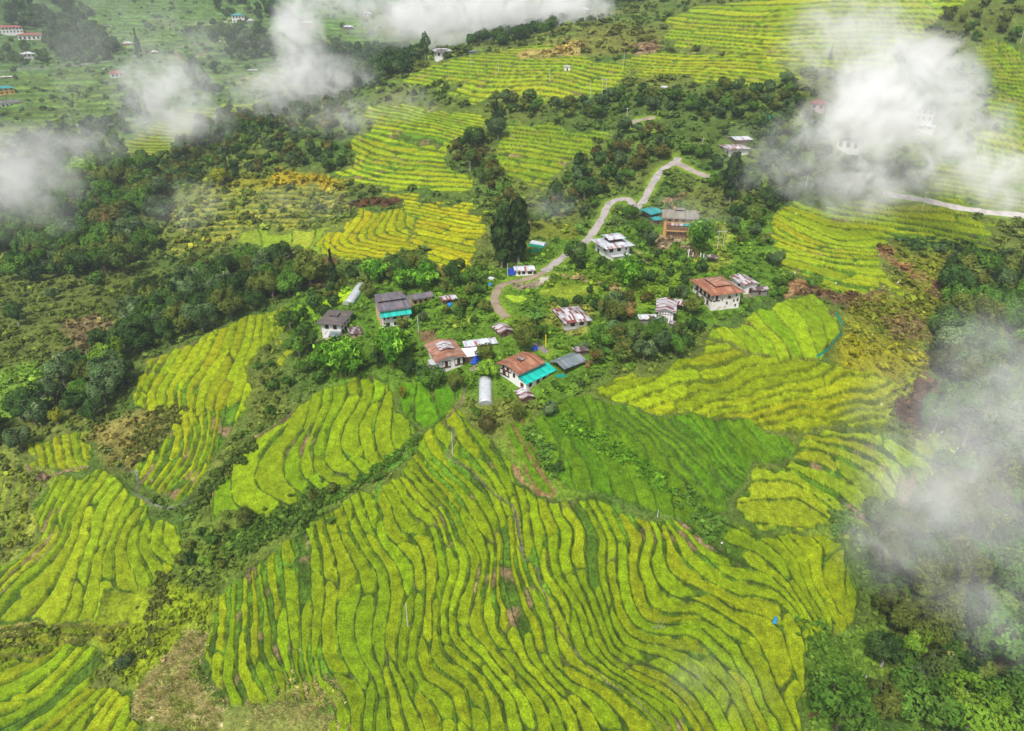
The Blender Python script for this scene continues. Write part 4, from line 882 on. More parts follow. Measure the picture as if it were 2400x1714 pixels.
RM = {
 'brown_x': sheet_mat('roof_brown_rust', (0.30, 0.115, 0.065), (0.36, 0.17, 0.10), 0.5, 0.8, 3.0, (0.16, 0.10, 0.075)),
 'brown_y': sheet_mat('roof_brown_rust_across', (0.30, 0.13, 0.08), (0.36, 0.20, 0.14), 0.5, 3.0, 0.8, (0.18, 0.12, 0.09)),
 'mix_x': sheet_mat('roof_silver_rust', (0.20, 0.06, 0.05), (0.47, 0.46, 0.49), 0.36, 0.6, 2.6),
 'mix_y': sheet_mat('roof_silver_rust_across', (0.20, 0.06, 0.05), (0.47, 0.46, 0.49), 0.36, 2.6, 0.6),
 'silver': sheet_mat('roof_silver', (0.34, 0.10, 0.07), (0.50, 0.53, 0.58), 0.10, 0.8, 2.6, (0.30, 0.28, 0.28)),
 'slate': sheet_mat('roof_slate_grey', (0.115, 0.105, 0.105), (0.13, 0.11, 0.10), 0.5, 0.8, 3, (0.17, 0.11, 0.08)),
 'plum': sheet_mat('roof_plum_grey', (0.125, 0.125, 0.15), (0.16, 0.135, 0.15), 0.5, 0.8, 3, (0.22, 0.13, 0.11)),
 'teal': sheet_mat('roof_turquoise', (0.0, 0.44, 0.36), (0.01, 0.49, 0.40), 0.5, 0.8, 3, (0.05, 0.35, 0.30), 0.2),
 'dteal': sheet_mat('roof_dull_teal', (0.03, 0.26, 0.27), (0.04, 0.30, 0.30), 0.5, 0.8, 3, (0.05, 0.2, 0.2), 0.2),
 'blue': sheet_mat('roof_blue_grey', (0.15, 0.20, 0.22), (0.19, 0.22, 0.24), 0.5, 0.9, 3, (0.22, 0.15, 0.13)),
 'dark': sheet_mat('roof_old_dark', (0.10, 0.06, 0.06), (0.34, 0.30, 0.31), 0.55, 0.6, 1.4),
 'olive': sheet_mat('roof_weathered', (0.20, 0.19, 0.15), (0.23, 0.21, 0.17), 0.5, 0.8, 3, (0.25, 0.14, 0.10)),
 'red': sheet_mat('roof_red', (0.30, 0.08, 0.07), (0.34, 0.11, 0.10), 0.5, 0.9, 3, (0.3, 0.2, 0.2)),
}
WM = {
 'white': mat('limewashed_wall', (0.80, 0.79, 0.78), 0.9, 0.1, 0, 0.8, (0.60, 0.50, 0.42), (0.62, 0.80)),
 'stained': mat('limewashed_wall_stained', (0.80, 0.78, 0.76), 0.9, 0.1, 0, 0.6, (0.52, 0.33, 0.23), (0.50, 0.72)),
 'tan': mat('bare_earth_wall', (0.66, 0.38, 0.13), 0.9, 0.1, 0.25, 0.8),
 'tanp': mat('ochre_wall', (0.62, 0.44, 0.25), 0.9, 0.1, 0.15, 0.8),
 'plank': mat('old_boards', (0.24, 0.17, 0.11), 0.9, 0.1, 0.5, 3.0),
 'grey': mat('grey_boards', (0.27, 0.25, 0.23), 0.9, 0.1, 0.4, 3.0),
 'yellow': mat('yellow_wall', (0.70, 0.42, 0.08), 0.9, 0.1, 0.1, 0.5),
 'rose': mat('rose_wall', (0.55, 0.38, 0.34), 0.9, 0.1, 0.2, 0.8),
}
TIMB = mat('dark_red_timber', (0.12, 0.045, 0.03), 0.7, 0.2, 0.4, 4)
TIMBL = mat('fresh_timber', (0.60, 0.33, 0.14), 0.8, 0.2, 0.25, 3)
PANE = mat('dark_pane', (0.03, 0.03, 0.035), 0.15, 0.5, 0.2, 2)
PANEL = mat('white_panel', (0.78, 0.77, 0.75), 0.8, 0.2, 0.1, 2)
STONE = mat('concrete_base', (0.38, 0.36, 0.33), 0.9, 0.1, 0.3, 2)
SOFF = mat('eave_timber', (0.09, 0.06, 0.045), 0.9, 0.1, 0.3, 2)
BLUE = mat('blue_tarpaulin', (0.01, 0.07, 0.50), 0.5, 0.4, 0.4, 2)
CYAN = mat('blue_plastic', (0.01, 0.25, 0.62), 0.4, 0.4, 0.2, 2)
NET = mat('turquoise_net', (0.0, 0.40, 0.33), 0.8, 0.2, 0.3, 3)
METAL = mat('galvanised_steel', (0.55, 0.56, 0.58), 0.5, 0.4, 0.2, 2)

def roof_geo(kind, w, d, h, over, rise, ridge, th=0.16, z0=0.0, cx=None, cy=None):
    b = MB(); x0, x1, y0, y1 = -over, w+over, -over, d+over; z = h+z0
    if kind == 'flat':
        b.slab([(x0, y0, z), (x1, y0, z), (x1, y1, z+rise), (x0, y1, z+rise)], th)
    elif kind == 'gable':
        if ridge == 'y':
            m = (x0+x1)/2
            b.slab([(x0, y0, z), (m, y0, z+rise), (m, y1, z+rise), (x0, y1, z)][::-1][::-1], th); b.slab([(m, y0, z+rise), (x1, y0, z), (x1, y1, z), (m, y1, z+rise)], th)
        else:
            m = (y0+y1)/2
            b.slab([(x0, y0, z), (x1, y0, z), (x1, m, z+rise), (x0, m, z+rise)], th); b.slab([(x0, m, z+rise), (x1, m, z+rise), (x1, y1, z), (x0, y1, z)], th)
    else:
        if (x1-x0) >= (y1-y0): k = (y1-y0)/2; A = (x0+k, (y0+y1)/2, z+rise); B = (x1-k, (y0+y1)/2, z+rise); fs = [[(x0, y0, z), (x1, y0, z), B, A], [(x1, y0, z), (x1, y1, z), B], [(x1, y1, z), (x0, y1, z), A, B], [(x0, y1, z), (x0, y0, z), A]]
        else: k = (x1-x0)/2; A = ((x0+x1)/2, y0+k, z+rise); B = ((x0+x1)/2, y1-k, z+rise); fs = [[(x0, y0, z), (x1, y0, z), A], [(x1, y0, z), (x1, y1, z), B, A], [(x1, y1, z), (x0, y1, z), B], [(x0, y1, z), (x0, y0, z), A, B]]
        if abs((x1-x0)-(y1-y0)) < 0.05: fs = [[p for i, p in enumerate(f) if p != f[i-1]] for f in fs]
        for f in fs: b.slab(f, th)
    return b
HOUSES = []
class House:
    def __init__(s, name, label, cat, t, x, y, w, d, h, rot, wall='white', roof='hip', over=0.9, rise=1.4, ridge='x', rm='slate', group=None, base=2.0, lift=0.0, open_=False):
        px, py = zp(t, x, y); X, Y, Z = at(px, py); az = math.atan2(X, Y)
        a = math.radians(rot)-az; s.a = a; s.w = w; s.d = d; s.h = h
        z = Z+lift
        s.e = empty(name, (X, Y, z), a); tag(s.e, label, cat, group)
        ca, sa = math.cos(a), math.sin(a)
        s.c = (X+ca*w/2-sa*d/2, Y+sa*w/2+ca*d/2)
        KEEP.append((s.c[0], s.c[1], 0.5*math.hypot(w, d)+0.6, a, w/2+1.0, d/2+1.0))
        s.z0 = z
        if not open_:
            b = MB(); b.box(0, 0, -base, w, d, h)
            if roof == 'gable':
                e_ = 0.16*1.2; k = max(0.05, rise*(1-over/((w if ridge == 'y' else d)/2+over))); hh = h+rise*over/(((w if ridge == 'y' else d)/2)+over)
                if ridge == 'y': b.add([(0, 0, h), (w, 0, h), (w/2, 0, h+rise-e_), (0, d, h), (w, d, h), (w/2, d, h+rise-e_)], [(0, 1, 2), (5, 4, 3), (1, 4, 5, 2), (3, 0, 2, 5)])
                else: b.add([(0, 0, h), (0, d, h), (0, d/2, h+rise-e_), (w, 0, h), (w, d, h), (w, d/2, h+rise-e_)], [(2, 1, 0), (3, 4, 5), (0, 3, 5, 2), (4, 1, 2, 5)])
            b.build('wall', WM[wall], s.e)
        else:
            for (i, j) in ((0.1, 0.1), (w-0.1, 0.1), (w-0.1, d-0.1), (0.1, d-0.1)):
                MB().tube([(i, j, -base), (i, j, h+rise*0.5)], [0.11, 0.10]).build('post', WM['plank'], s.e)
        s.roof = roof_geo(roof, w, d, h, over, rise, ridge).build('roof', RM[rm], s.e)
    def box(s, name, m, *q, parent=None): return MB().box(*q).build(name, m, parent or s.e)
    def lantern(s, x, y, w, d, z, rm='slate', body=0.7, kind='hip', rise=0.5, over=0.55, ridge='x'):
        o = MB().box(x, y, z-0.8, x+w, y+d, z+body).build('roof_lantern', SOFF, s.e)
        r_ = roof_geo(kind, w, d, z+body, over, rise, ridge, 0.12); r_.V = [(a+x, b+y, c) for a, b, c in r_.V]
        r_.build('lantern_roof', RM[rm], o)
    def win(s, face, u, z, ww=1.2, hh=1.3, timber=True, depth=0.0):
        """a window with timber frame; face S runs along local x at y=0, W along local y at x=0"""
        f = MB(); t = 0.14; p = 0.07+depth
        def q(a0, a1, z0, z1, o0, o1):
            if face == 'S': return (a0, -o1, z0, a1, -o0, z1)
            if face == 'W': return (-o1, a0, z0, -o0, a1, z1)
            if face == 'E': return (s.w+o0, a0, z0, s.w+o1, a1, z1)
            return (a0, s.d+o0, z0, a1, s.d+o1, z1)
        f.box(*q(u, u+t, z, z+hh, 0, p)); f.box(*q(u+ww-t, u+ww, z, z+hh, 0, p)); f.box(*q(u+t, u+ww-t, z+hh-t, z+hh, 0, p)); f.box(*q(u+t, u+ww-t, z, z+t, 0, p+.04))
        f.box(*q(u+ww/2-.05, u+ww/2+.05, z+t, z+hh-t, 0, p-.02))
        o = f.build('window', TIMB, s.e); MB().box(*q(u+t, u+ww-t, z+t, z+hh-t, 0, p-.045)).build('pane', PANE, o)
    def door(s, face, u, ww=1.0, hh=2.0, z=0.0):
        if face == 'S': s.box('door', TIMB, u, -0.06, z, u+ww, 0.0, z+hh)
        else: s.box('door', TIMB, -0.06, u, z, 0.0, u+ww, z+hh)
    def band(s, face, u0, u1, z0, z1, n, out=0.22):
        """the projecting timber gallery of painted frames with white infill panels"""
        def q(a0, a1, c0, c1, o0, o1): return (a0, -o1, c0, a1, -o0, c1) if face == 'S' else (-o1, a0, c0, -o0, a1, c1)
        o = MB().box(*q(u0, u1, z0, z1, 0, out)).build('timber_gallery', TIMB, s.e); L = (u1-u0)/n
        for k in range(n):
            a = u0+k*L
            if k % 2 == 0:
                p = MB(); p.box(*q(a+.10, a+L/2-.04, z0+.45, (z0+.45+z1)/2-.04, out, out+.02)); p.box(*q(a+L/2+.04, a+L-.10, z0+.45, (z0+.45+z1)/2-.04, out, out+.02)); p.box(*q(a+.10, a+L/2-.04, (z0+.45+z1)/2+.04, z1-.12, out, out+.02)); p.box(*q(a+L/2+.04, a+L-.10, (z0+.45+z1)/2+.04, z1-.12, out, out+.02)); p.build('panel', PANEL, o)
            else:
                p = MB(); nn = max(2, int(L/0.55))
                for i in range(nn): p.box(*q(a+.12+i*(L-.24)/nn+.05, a+.12+(i+1)*(L-.24)/nn-.05, z0+.5, z1-.2, out, out+.015))
                p.build('pane', PANE, o)
VILL = 'houses of the village'
# the big farmhouse
K = House('farmhouse', 'large white farmhouse with brown pyramid roof and timber gallery, rightmost in the village', 'house', 'Z5', 820, 1400, 10.8, 13.8, 6.3, 32, 'stained', 'hip', 1.2, 1.9, 'x', 'brown_x', VILL)
K.lantern(3.0, 3.3, 4.6, 6.4, 7.75, 'brown_y', 0.35, 'hip', 0.8, 0.9); K.band('W', 0.0, 12.6, 3.55, 6.05, 9); K.band('S', 0.25, 2.9, 3.55, 6.05, 3)
for u in (2.2, 5.8, 9.6): K.win('W', u, 1.3, 1.3, 1.7)
K.win('W', 3.4, 0.1, 0.7, 0.8); K.win('S', 8.9, 4.6, 0.6, 0.9); K.win('S', 8.2, 2.6, 0.6, 0.9); K.win('S', 9.6, 2.7, 0.7, 1.1); K.win('S', 5.6, 1.9, 0.6, 0.9); K.win('S', 9.0, 0.8, 0.6, 0.9); K.win('S', 3.7, 3.4, 0.35, 0.8)
MB().tube([(6.6, -0.02, 4.55), (6.6, -0.12, 4.55)], [0.62, 0.62], 16).build('round_panel', TIMB, K.e)
MB().tube([(6.2, 7.2, 8.5), (6.2, 7.2, 10.6)], [0.05, 0.03]).build('flagpole', METAL, K.e)
L1 = House('barn', 'barn with rusty and silver sheet roof right behind the large brown-roofed farmhouse', 'barn', 'P', 1743, 689, 5.2, 8.4, 3.4, 36, 'white', 'gable', 0.8, 0.9, 'y', 'mix_x', 'sheds and barns of the village')
L1.box('side_roof', METAL, -3.0, -0.3, 1.9, -0.82, 8.8, 2.05); L1.win('W', 3, 1.2); L1.door('S', 2)
L2 = House('shed', 'low grey shed with patched old roof beside the barn of the brown-roofed farmhouse', 'shed', 'P', 1763, 692, 5.6, 3.4, 1.9, 26, 'grey', 'gable', 0.5, 0.7, 'x', 'dark', 'sheds and barns of the village')
L2.door('S', 2.2, 0.9, 1.6)
# white house with the raised silver roof
I = House('house', 'white house with two-tiered silver roof beside the lane', 'house', 'Z6', 375, 1055, 9.8, 10.0, 4.9, 30, 'white', 'hip', 1.7, 1.3, 'x', 'silver', VILL)
I.lantern(2.6, 2.8, 5.0, 4.6, 6.1, 'silver', 1.15, 'gable', 0.5, 1.3, 'x')
for u in (0.9, 4.3): I.win('S', u, 2.7, 1.6, 1.6)
I.win('S', 8.0, 3.0, 0.6, 1.0); I.win('W', 1.3, 2.8, 1.7, 1.6); I.win('W', 6.6, 3.0, 1.5, 1.7); I.win('W', 6.6, 0.6, 1.5, 1.5)
I.box('porch', PANEL, 1.2, -2.3, -2.0, 8.6, -0.004, 1.5); I.box('porch_roof', METAL, 0.9, -2.8, 1.51, 9.2, -0.01, 1.66); I.win('S', 2.0, 0.0, 1.4, 1.4, depth=2.3)
# building under construction
J = House('building', 'tall bare earth building under construction with weathered grey roof', 'building', 'Z6', 1300, 682, 12.6, 10.5, 8.4, 3, 'tan', 'gable', 1.1, 2.0, 'x', 'olive', VILL)
J.lantern(4.6, 4.4, 3.0, 2.4, 10.3, 'olive', 0.5, 'gable', 0.3, 0.5)
g = MB(); g.box(1.0, -1.5, 3.0, 12.4, -0.01, 3.25); g.build('gallery_floor', TIMBL, J.e)
g = MB()
for k in range(20): g.box(1.0+k*0.59, -1.5, 3.25, 1.14+k*0.59, -1.38, 5.0)
g.box(1.0, -1.5, 5.0, 12.4, -1.36, 5.15); g.build('gallery_posts', TIMBL, J.e)
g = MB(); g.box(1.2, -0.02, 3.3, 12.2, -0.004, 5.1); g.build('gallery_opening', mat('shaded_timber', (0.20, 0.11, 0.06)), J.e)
MB().box(1.2, -0.02, 0.0, 12.2, -0.004, 2.9).build('undercroft_opening', mat('undercroft_boards', (0.36, 0.23, 0.12), 0.9, 0.1, 0.4, 2.0), J.e)
g = MB()
for k in range(9): g.box(1.3+k*1.3, -1.4, -2, 1.46+k*1.3, -1.24, 3.0)
g.build('prop_posts', WM['plank'], J.e)
MB().slab([(0.8, -1.9, 5.75), (7.6, -1.9, 5.75), (7.6, -0.02, 6.2), (0.8, -0.02, 6.2)], 0.1).build('silver_awning', RM['mix_x'], J.e)
MB().slab([(7.6, -1.9, 5.78), (12.8, -1.9, 5.78), (12.8, -0.02, 6.23), (7.6, -0.02, 6.23)], 0.1).build('teal_awning', RM['dteal'], J.e)
for u in (1.6, 4.2, 7.2, 10.2): J.win('S', u, 6.8, 1.3, 1.1)
J2 = House('workshop', 'open timber workshop with dull teal roof at the lane above the earth building', 'shed', 'P', 1524, 519, 6.4, 7.2, 3.2, 50, 'plank', 'gable', 0.9, 0.9, 'x', 'dteal', 'sheds and barns of the village', open_=True)
J3 = House('shed', 'small shed with dull teal roof beside the bare earth building', 'shed', 'P', 1534, 527, 3.6, 3.4, 2.0, 30, 'plank', 'flat', 0.4, 0.4, 'x', 'dteal', 'sheds and barns of the village')
J3.door('S', 1.2, 0.9, 1.7)
# striped bungalow
N_ = House('bungalow', 'white bungalow with striped silver and rust hip roof on a concrete base', 'house', 'Z4', 345, 800, 7.2, 10.2, 2.8, 22, 'white', 'hip', 1.25, 1.6, 'y', 'mix_x', VILL)
N_.box('base', STONE, -0.9, -0.7, -2.2, 7.9, 10.9, 0.12)
for u in (1.3, 4.4): N_.win('S', u, 0.9, 1.5, 1.4)
for u in (1.0, 4.2, 7.4): N_.win('W', u, 0.8, 1.5, 1.5)
# slate roofed house
A_ = House('house', 'white house with low dark grey roof and small lantern, leftmost in the village', 'house', 'Z1', 555, 1010, 9.6, 6.9, 4.9, 67, 'white', 'hip', 1.3, 1.1, 'x', 'slate', VILL)
A_.lantern(3.6, 2.6, 2.4, 2.0, 5.9, 'slate', 0.35, 'gable', 0.25, 0.6)
for u in (1.4, 4.3): A_.win('W', u, 2.6, 1.3, 1.5)
for u in (0.8, 3.4, 6.2): A_.win('S', u, 2.9, 1.5, 1.4); A_.win('S', u, 0.5, 1.5, 1.4)
A_.box('lean_to', PANEL, -2.2, 0.3, -1.5, -0.004, 3.4, 1.0); MB().slab([(-2.7, 0.0, 1.05), (-0.01, 0.0, 1.9), (-0.01, 3.7, 1.9), (-2.7, 3.7, 1.05)], 0.08).build('lean_to_roof', RM['blue'], A_.e)
A2 = House('shed', 'small shed with rusty plum roof beside the dark-roofed house at the left end', 'shed', 'P', 822, 795, 3.8, 4.2, 1.9, 5, 'rose', 'flat', 0.35, 0.5, 'x', 'dark', 'sheds and barns of the village'); A2.win('S', 1.6, 0.7, 0.8, 0.6)
A3 = House('shed', 'junk-filled lean-to shed in front of the dark-roofed house at the left end', 'shed', 'P', 759, 791, 3.0, 3.2, 1.2, 10, 'grey', 'flat', 0.3, 0.4, 'x', 'dark', 'sheds and barns of the village')
# three-storey block
B_ = House('house', 'three-storey white house with plum grey roof and turquoise skirt roof', 'house', 'Z1', 1312, 890, 9.7, 10.6, 7.4, 9, 'white', 'gable', 0.9, 1.3, 'x', 'plum', VILL)
B_.lantern(0.3, 4.2, 8.4, 5.0, 8.6, 'plum', 0.55, 'flat', 0.2, 0.7)
MB().slab([(-0.6, -1.4, 5.1), (10.2, -1.4, 5.1), (10.2, -0.01, 6.6), (-0.6, -0.01, 6.6)], 0.07).build('skirt_roof', RM['teal'], B_.e)
MB().box(-0.05, 0.05, -1.9, -0.003, 11.1, 7.2).build('ochre_side_wall', WM['tanp'], B_.e)
for u in (3.8, 6.6): B_.win('S', u, 3.5, 1.4, 1.2)
for u in (1.2, 4.0, 6.7): B_.win('S', u, 1.2, 1.4, 1.2)
B_.win('S', 0.6, 3.7, 0.5, 0.8); B_.win('S', 2.0, 3.7, 0.5, 0.8); B_.win('W', 3.0, 4, 0.8, 1.0)
MB().box(0.3, -0.03, -1.6, 9.4, -0.003, 0.4).build('undercroft', WM['grey'], B_.e)
C_ = House('shed', 'long wooden outbuilding with grey roof right of the three-storey house', 'shed', 'Z1', 1862, 445, 7.4, 3.8, 2.5, 17, 'tanp', 'gable', 0.7, 0.9, 'x', 'plum', 'sheds and barns of the village')
for u in (0.6, 2.6, 4.6): C_.win('S', u, 0.5, 1.0, 1.2)
D_ = House('shed', 'small shed with patched rusty roof beside a blue tank', 'shed', 'P', 1040, 716, 4.6, 3.4, 2.0, 18, 'plank', 'gable', 0.6, 0.5, 'x', 'mix_x', 'sheds and barns of the village'); D_.door('S', 1.5, .9, 1.6)
E_ = House('shed', 'small wooden shed with silver and rust gable roof below the farm track', 'shed', 'P', 1174, 793, 4.0, 5.0, 2.0, 26, 'plank', 'gable', 0.6, 1.0, 'y', 'mix_y', 'sheds and barns of the village'); E_.door('S', 1.4, 0.9, 1.6)
# rust brown house with lantern
F_ = House('farmhouse', 'white farmhouse with rust brown gable roof and patched raised lantern', 'house', 'Z2', 300, 1085, 8.0, 11.0, 5.1, 15, 'white', 'gable', 1.1, 1.2, 'y', 'brown_y', VILL)
F_.lantern(2.4, 4.2, 3.4, 3.8, 6.15, 'mix_y', 0.35, 'gable', 0.5, 0.7, 'y'); F_.band('S', 1.3, 3.9, 2.0, 4.3, 3, 0.2); F_.band('S', 5.3, 7.9, 2.2, 4.5, 3, 0.2); F_.win('W', 2, 2.6); F_.win('W', 6, 2.6); F_.box('side_store', METAL, -1.9, 1.5, -1.5, -0.01, 5.5, 2.9)
F2 = House('shed', 'long shed with corrugated silver roof right of the rust brown farmhouse', 'shed', 'P', 1092, 827, 10.2, 3.0, 2.2, 12, 'grey', 'flat', 0.4, 0.4, 'x', 'silver', 'sheds and barns of the village')
F3 = House('shed', 'small shed with bright white sheet roof between the silver shed and the brown farmhouse', 'shed', 'P', 1090, 851, 4.6, 4.4, 2.3, 12, 'plank', 'flat', 0.4, 0.5, 'x', 'silver', 'sheds and barns of the village'); F3.roof.data = F3.roof.data.copy(); F3.roof.data.materials.clear(); F3.roof.data.materials.append(mat('white_sheet', (0.78, 0.80, 0.84), 0.6, 0.3, 0.1, 2))
# brown and turquoise house
O_ = House('farmhouse', 'white farmhouse with brown roof and bright turquoise annex roof, nearest of the village', 'house', 'Z2', 1764, 1312, 9.4, 8.0, 5.0, 44, 'white', 'gable', 1.1, 1.2, 'x', 'brown_x', VILL)
O_.lantern(3.8, 3.2, 1.4, 1.2, 6.2, 'dark', 0.3, 'gable', 0.2, 0.35); O_.band('W', 3.0, 7.8, 3.4, 4.9, 5, 0.18); O_.band('W', 4.0, 7.8, 1.7, 3.4, 3, 0.3); O_.win('W', 1.4, 2.5, 1.0, 1.4)
O_.box('annex_wall', WM['white'], 0.05, -3.2, -2.0, 11.8, -0.004, 2.35); O_.box('annex_side_wall', WM['white'], 9.42, 0.0, -2.0, 11.8, 7.0, 2.35)
MB().slab([(-0.35, -3.8, 2.55), (12.6, -3.8, 2.55), (12.6, -0.01, 3.75), (-0.35, -0.01, 3.75)], 0.08).add(*MB().slab([(9.5, -0.01, 3.75), (12.6, -0.01, 3.75), (12.6, 7.6, 3.3), (9.5, 7.6, 3.9)], 0.08).__dict__.values()).build('annex_roof', RM['teal'], O_.e)
for u in (1.2, 4.4, 7.0, 9.7): O_.win('S', u, 0.7, 1.3, 1.3, depth=3.2)
f = MB(); f.box(-0.06, -2.2, 0.7, 0.045, -0.9, 1.95); f.build('window', TIMB, O_.e)
MB().tube([(4.4, 4.6, 5.9), (4.4, 4.6, 8.0)], [0.05, 0.04]).build('chimney_pipe', METAL, O_.e)
P_ = House('barn', 'open barn with blue grey sheet roof behind the turquoise annex', 'barn', 'P', 1322, 880, 8.0, 5.4, 2.6, 42, 'plank', 'gable', 0.7, 1.0, 'x', 'blue', 'sheds and barns of the village', open_=True)
P2 = House('shed', 'little shed with curled dark roof sheets behind the blue grey barn', 'shed', 'P', 1352, 838, 3.8, 2.4, 2.0, 30, 'plank', 'flat', 0.4, 0.3, 'x', 'dark', 'sheds and barns of the village')
# barn house
M_ = House('barn', 'half-timbered barn with striped rust and silver roof left of the large farmhouse', 'barn', 'Z4', 1842, 650, 5.4, 9.6, 3.6, 0, 'white', 'gable', 0.8, 1.0, 'y', 'mix_y', 'sheds and barns of the village')
g = MB()
for k in range(7): g.box(0.0+k*0.88, -0.05, 0, 0.12+k*0.88, -0.002, 3.5)
g.box(0, -0.05, 2.4, 5.4, -0.052+0.05, 2.55); g.build('timber_frame', TIMB, M_.e)
M2 = House('shed', 'low lean-to shed with silver roof left of the half-timbered barn', 'shed', 'Z4', 1560, 705, 5.6, 2.6, 1.8, 14, 'grey', 'flat', 0.4, 0.3, 'x', 'silver', 'sheds and barns of the village')
M3 = House('shed', 'side shed with striped sheet roof right of the half-timbered barn', 'shed', 'Z4', 2110, 470, 3.6, 3.6, 2.2, -8, 'plank', 'flat', 0.4, 0.4, 'x', 'mix_x', 'sheds and barns of the village', open_=True)
M4 = House('shed', 'tiny shed under a spotted sheet roof in front of the half-timbered barn', 'shed', 'Z4', 2050, 765, 3.0, 1.8, 1.3, 0, 'grey', 'flat', 0.25, 0.3, 'x', 'dark', 'sheds and barns of the village')
# shop by the lane
H_ = House('shop', 'small white roadside shop with silver roof below the tall dark conifers', 'shop', 'Z7', 497, 1172, 6.6, 4.2, 2.3, 7, 'white', 'gable', 0.7, 0.6, 'x', 'silver', VILL)
H_.win('S', 0.8, 0.6, 0.9, 1.2); H_.win('S', 2.3, 0.7, 1.2, 1.1); H_.win('S', 4.5, 0.7, 1.6, 1.0)
R_ = House('shed', 'low shed with rust striped roof below the turquoise-roofed farmhouse', 'shed', 'P', 1225, 947, 3.4, 4.8, 1.7, 24, 'plank', 'gable', 0.5, 0.8, 'y', 'mix_y', 'sheds and barns of the village')
T_ = House('shelter', 'open shelter with grey board roof beside the prayer flags', 'shed', 'P', 1656, 616, 3.6, 2.8, 2.3, 0, 'plank', 'gable', 0.5, 0.6, 'x', 'dark', 'sheds and barns of the village', open_=True)
U1 = House('house', 'white house with striped sheet roof in misty trees right of the lane', 'house', 'T3', 1925, 1405, 10.0, 10.0, 4.6, 30, 'white', 'hip', 1.2, 1.0, 'x', 'mix_x', VILL); U1.win('S', 4.5, 1.5, 1.5, 1.6); U1.win('S', 1.5, 1.5, 1.5, 1.6); U1.win('W', 2, 1.5, 1.5, 1.6)
U2 = House('shed', 'silver-roofed shed just above the striped-roof house in misty trees', 'shed', 'T3', 1985, 1295, 8.0, 9.0, 3.0, 32, 'plank', 'gable', 0.8, 0.8, 'x', 'silver', 'sheds and barns of the village')
V_ = House('house', 'white house with flat silver roof on the ridge beside a tall thin tree', 'house', 'T2', 1600, 545, 9.5, 7.0, 6.6, 12, 'white', 'flat', 1.6, 0.5, 'x', 'silver', VILL); V_.lantern(1.5, 1.5, 6, 4, 6.9, 'silver', 0.7, 'flat', 0.2, 1.0); V_.win('S', 1.0, 3.6, 1.4, 1.8); V_.win('S', 6.2, 3.0, 2.2, 2.6); V_.win('S', 6.4, 0.4, 1.6, 1.8); V_.win('W', 2, 3.4, 1.6, 2.2)
V2 = House('shed', 'small grey shed on the ridge right of the white flat-roofed house', 'shed', 'T2', 1890, 485, 5.5, 3.5, 2.0, 10, 'grey', 'flat', 0.5, 0.4, 'x', 'blue', 'sheds and barns of the village')
W1 = House('field_hut', 'tiny white field hut alone among the curved upper terraces', 'hut', 'T3', 468, 630, 3.4, 3.0, 2.6, 10, 'white', 'flat', 0.4, 0.4, 'x', 'silver', 'field huts'); W1.door('S', 1, .9, 1.7)
W2 = House('field_hut', 'tiny tin-roofed field hut at the edge of a maize plot below the upper terraces', 'hut', 'T3', 1318, 810, 3.0, 2.6, 2.2, -10, 'plank', 'flat', 0.4, 0.5, 'x', 'silver', 'field huts', open_=True)
# buildings on the far hillside
FARG = 'buildings on the far hillside'
def far_house(label, x, y, w, d, h, rot, wall, rm, nwin=3, storeys=1, roof='hip', tg='T1', rise=1.8, cat='building', group=FARG):
    o = House('house', label, cat, tg, x, y, w, d, h, rot, wall, roof, 0.9, rise, 'x', rm, group, base=4)
    for s_ in range(storeys):
        for k in range(nwin): o.win('S', (k+.3)*w/nwin, 0.9+s_*h/storeys, w/nwin*0.45, h/storeys*0.5)
    return o
far_house('long white building with red roof at the left edge of the far hillside', -40, 300, 26, 9, 6, 2, 'white', 'red', 8, 2)
far_house('wide white building with red hip roof on the far hillside', 165, 358, 25, 12, 5.0, -4, 'white', 'red', 6)
far_house('small red-roofed building right of the wide white one on the far hillside', 440, 325, 6, 5, 4, 5, 'rose', 'red', 2)
far_house('white farmhouse with two-tiered grey roof below the red-roofed buildings', 215, 545, 11, 9, 6.5, 8, 'white', 'silver', 3, 2)
far_house('yellow building with turquoise roof at the left edge of the photo', -90, 878, 20, 10, 8, 4, 'yellow', 'dteal', 5, 3)
far_house('long white building with dark roof below the yellow building', -60, 965, 22, 8, 3.8, 4, 'white', 'plum', 7)
far_house('small white house with red roof among bushes on the far terraces', 985, 692, 10.5, 8, 4, 5, 'white', 'red', 3, cat='house')
far_house('low white shed above the small red-roofed house on the far terraces', 920, 632, 8, 5, 1.8, 3, 'white', 'silver', 1, 1, 'gable', rise=.6, cat='shed')
far_house('small yellowish house with grey roof left of a dark conifer on the far hillside', 1097, 418, 8.5, 6, 3.4, 3, 'yellow', 'silver', 3, cat='house')
far_house('tiny shed with pale roof beside the far road', 1345, 488, 6, 5, 2.6, 3, 'rose', 'silver', 2, cat='shed')
far_house('tall white house with pale teal roof at the top of the far hillside', 2062, 208, 13, 10, 8, 4, 'white', 'dteal', 4, 2, cat='house')
far_house('little white annex right of the tall white house on the far hillside', 2200, 210, 6, 4, 2.8, 4, 'white', 'silver', 2, cat='shed')
far_house('lone tin-roofed shed on the far terraces near the wood', 700, 1130, 6, 5, 1.8, 12, 'plank', 'silver', 1, 1, 'gable', rise=.6, cat='shed')
far_house('small white-roofed shed at the right of the far hillside', 2205, 640, 7, 4, 1.6, 3, 'grey', 'silver', 1, 1, 'gable', rise=.6, cat='shed')
far_house('pair of pale sheds under one roof at the left edge above the yellow building', 20, 705, 8, 5, 2.0, -6, 'grey', 'silver', 1, 1, 'gable', rise=.6, cat='shed')
far_house('tiny dark shed on the far hillside left of the small terraced road', 930, 250, 7, 5, 2.2, 3, 'grey', 'dark', 1, 1, 'gable', rise=.6, cat='shed')
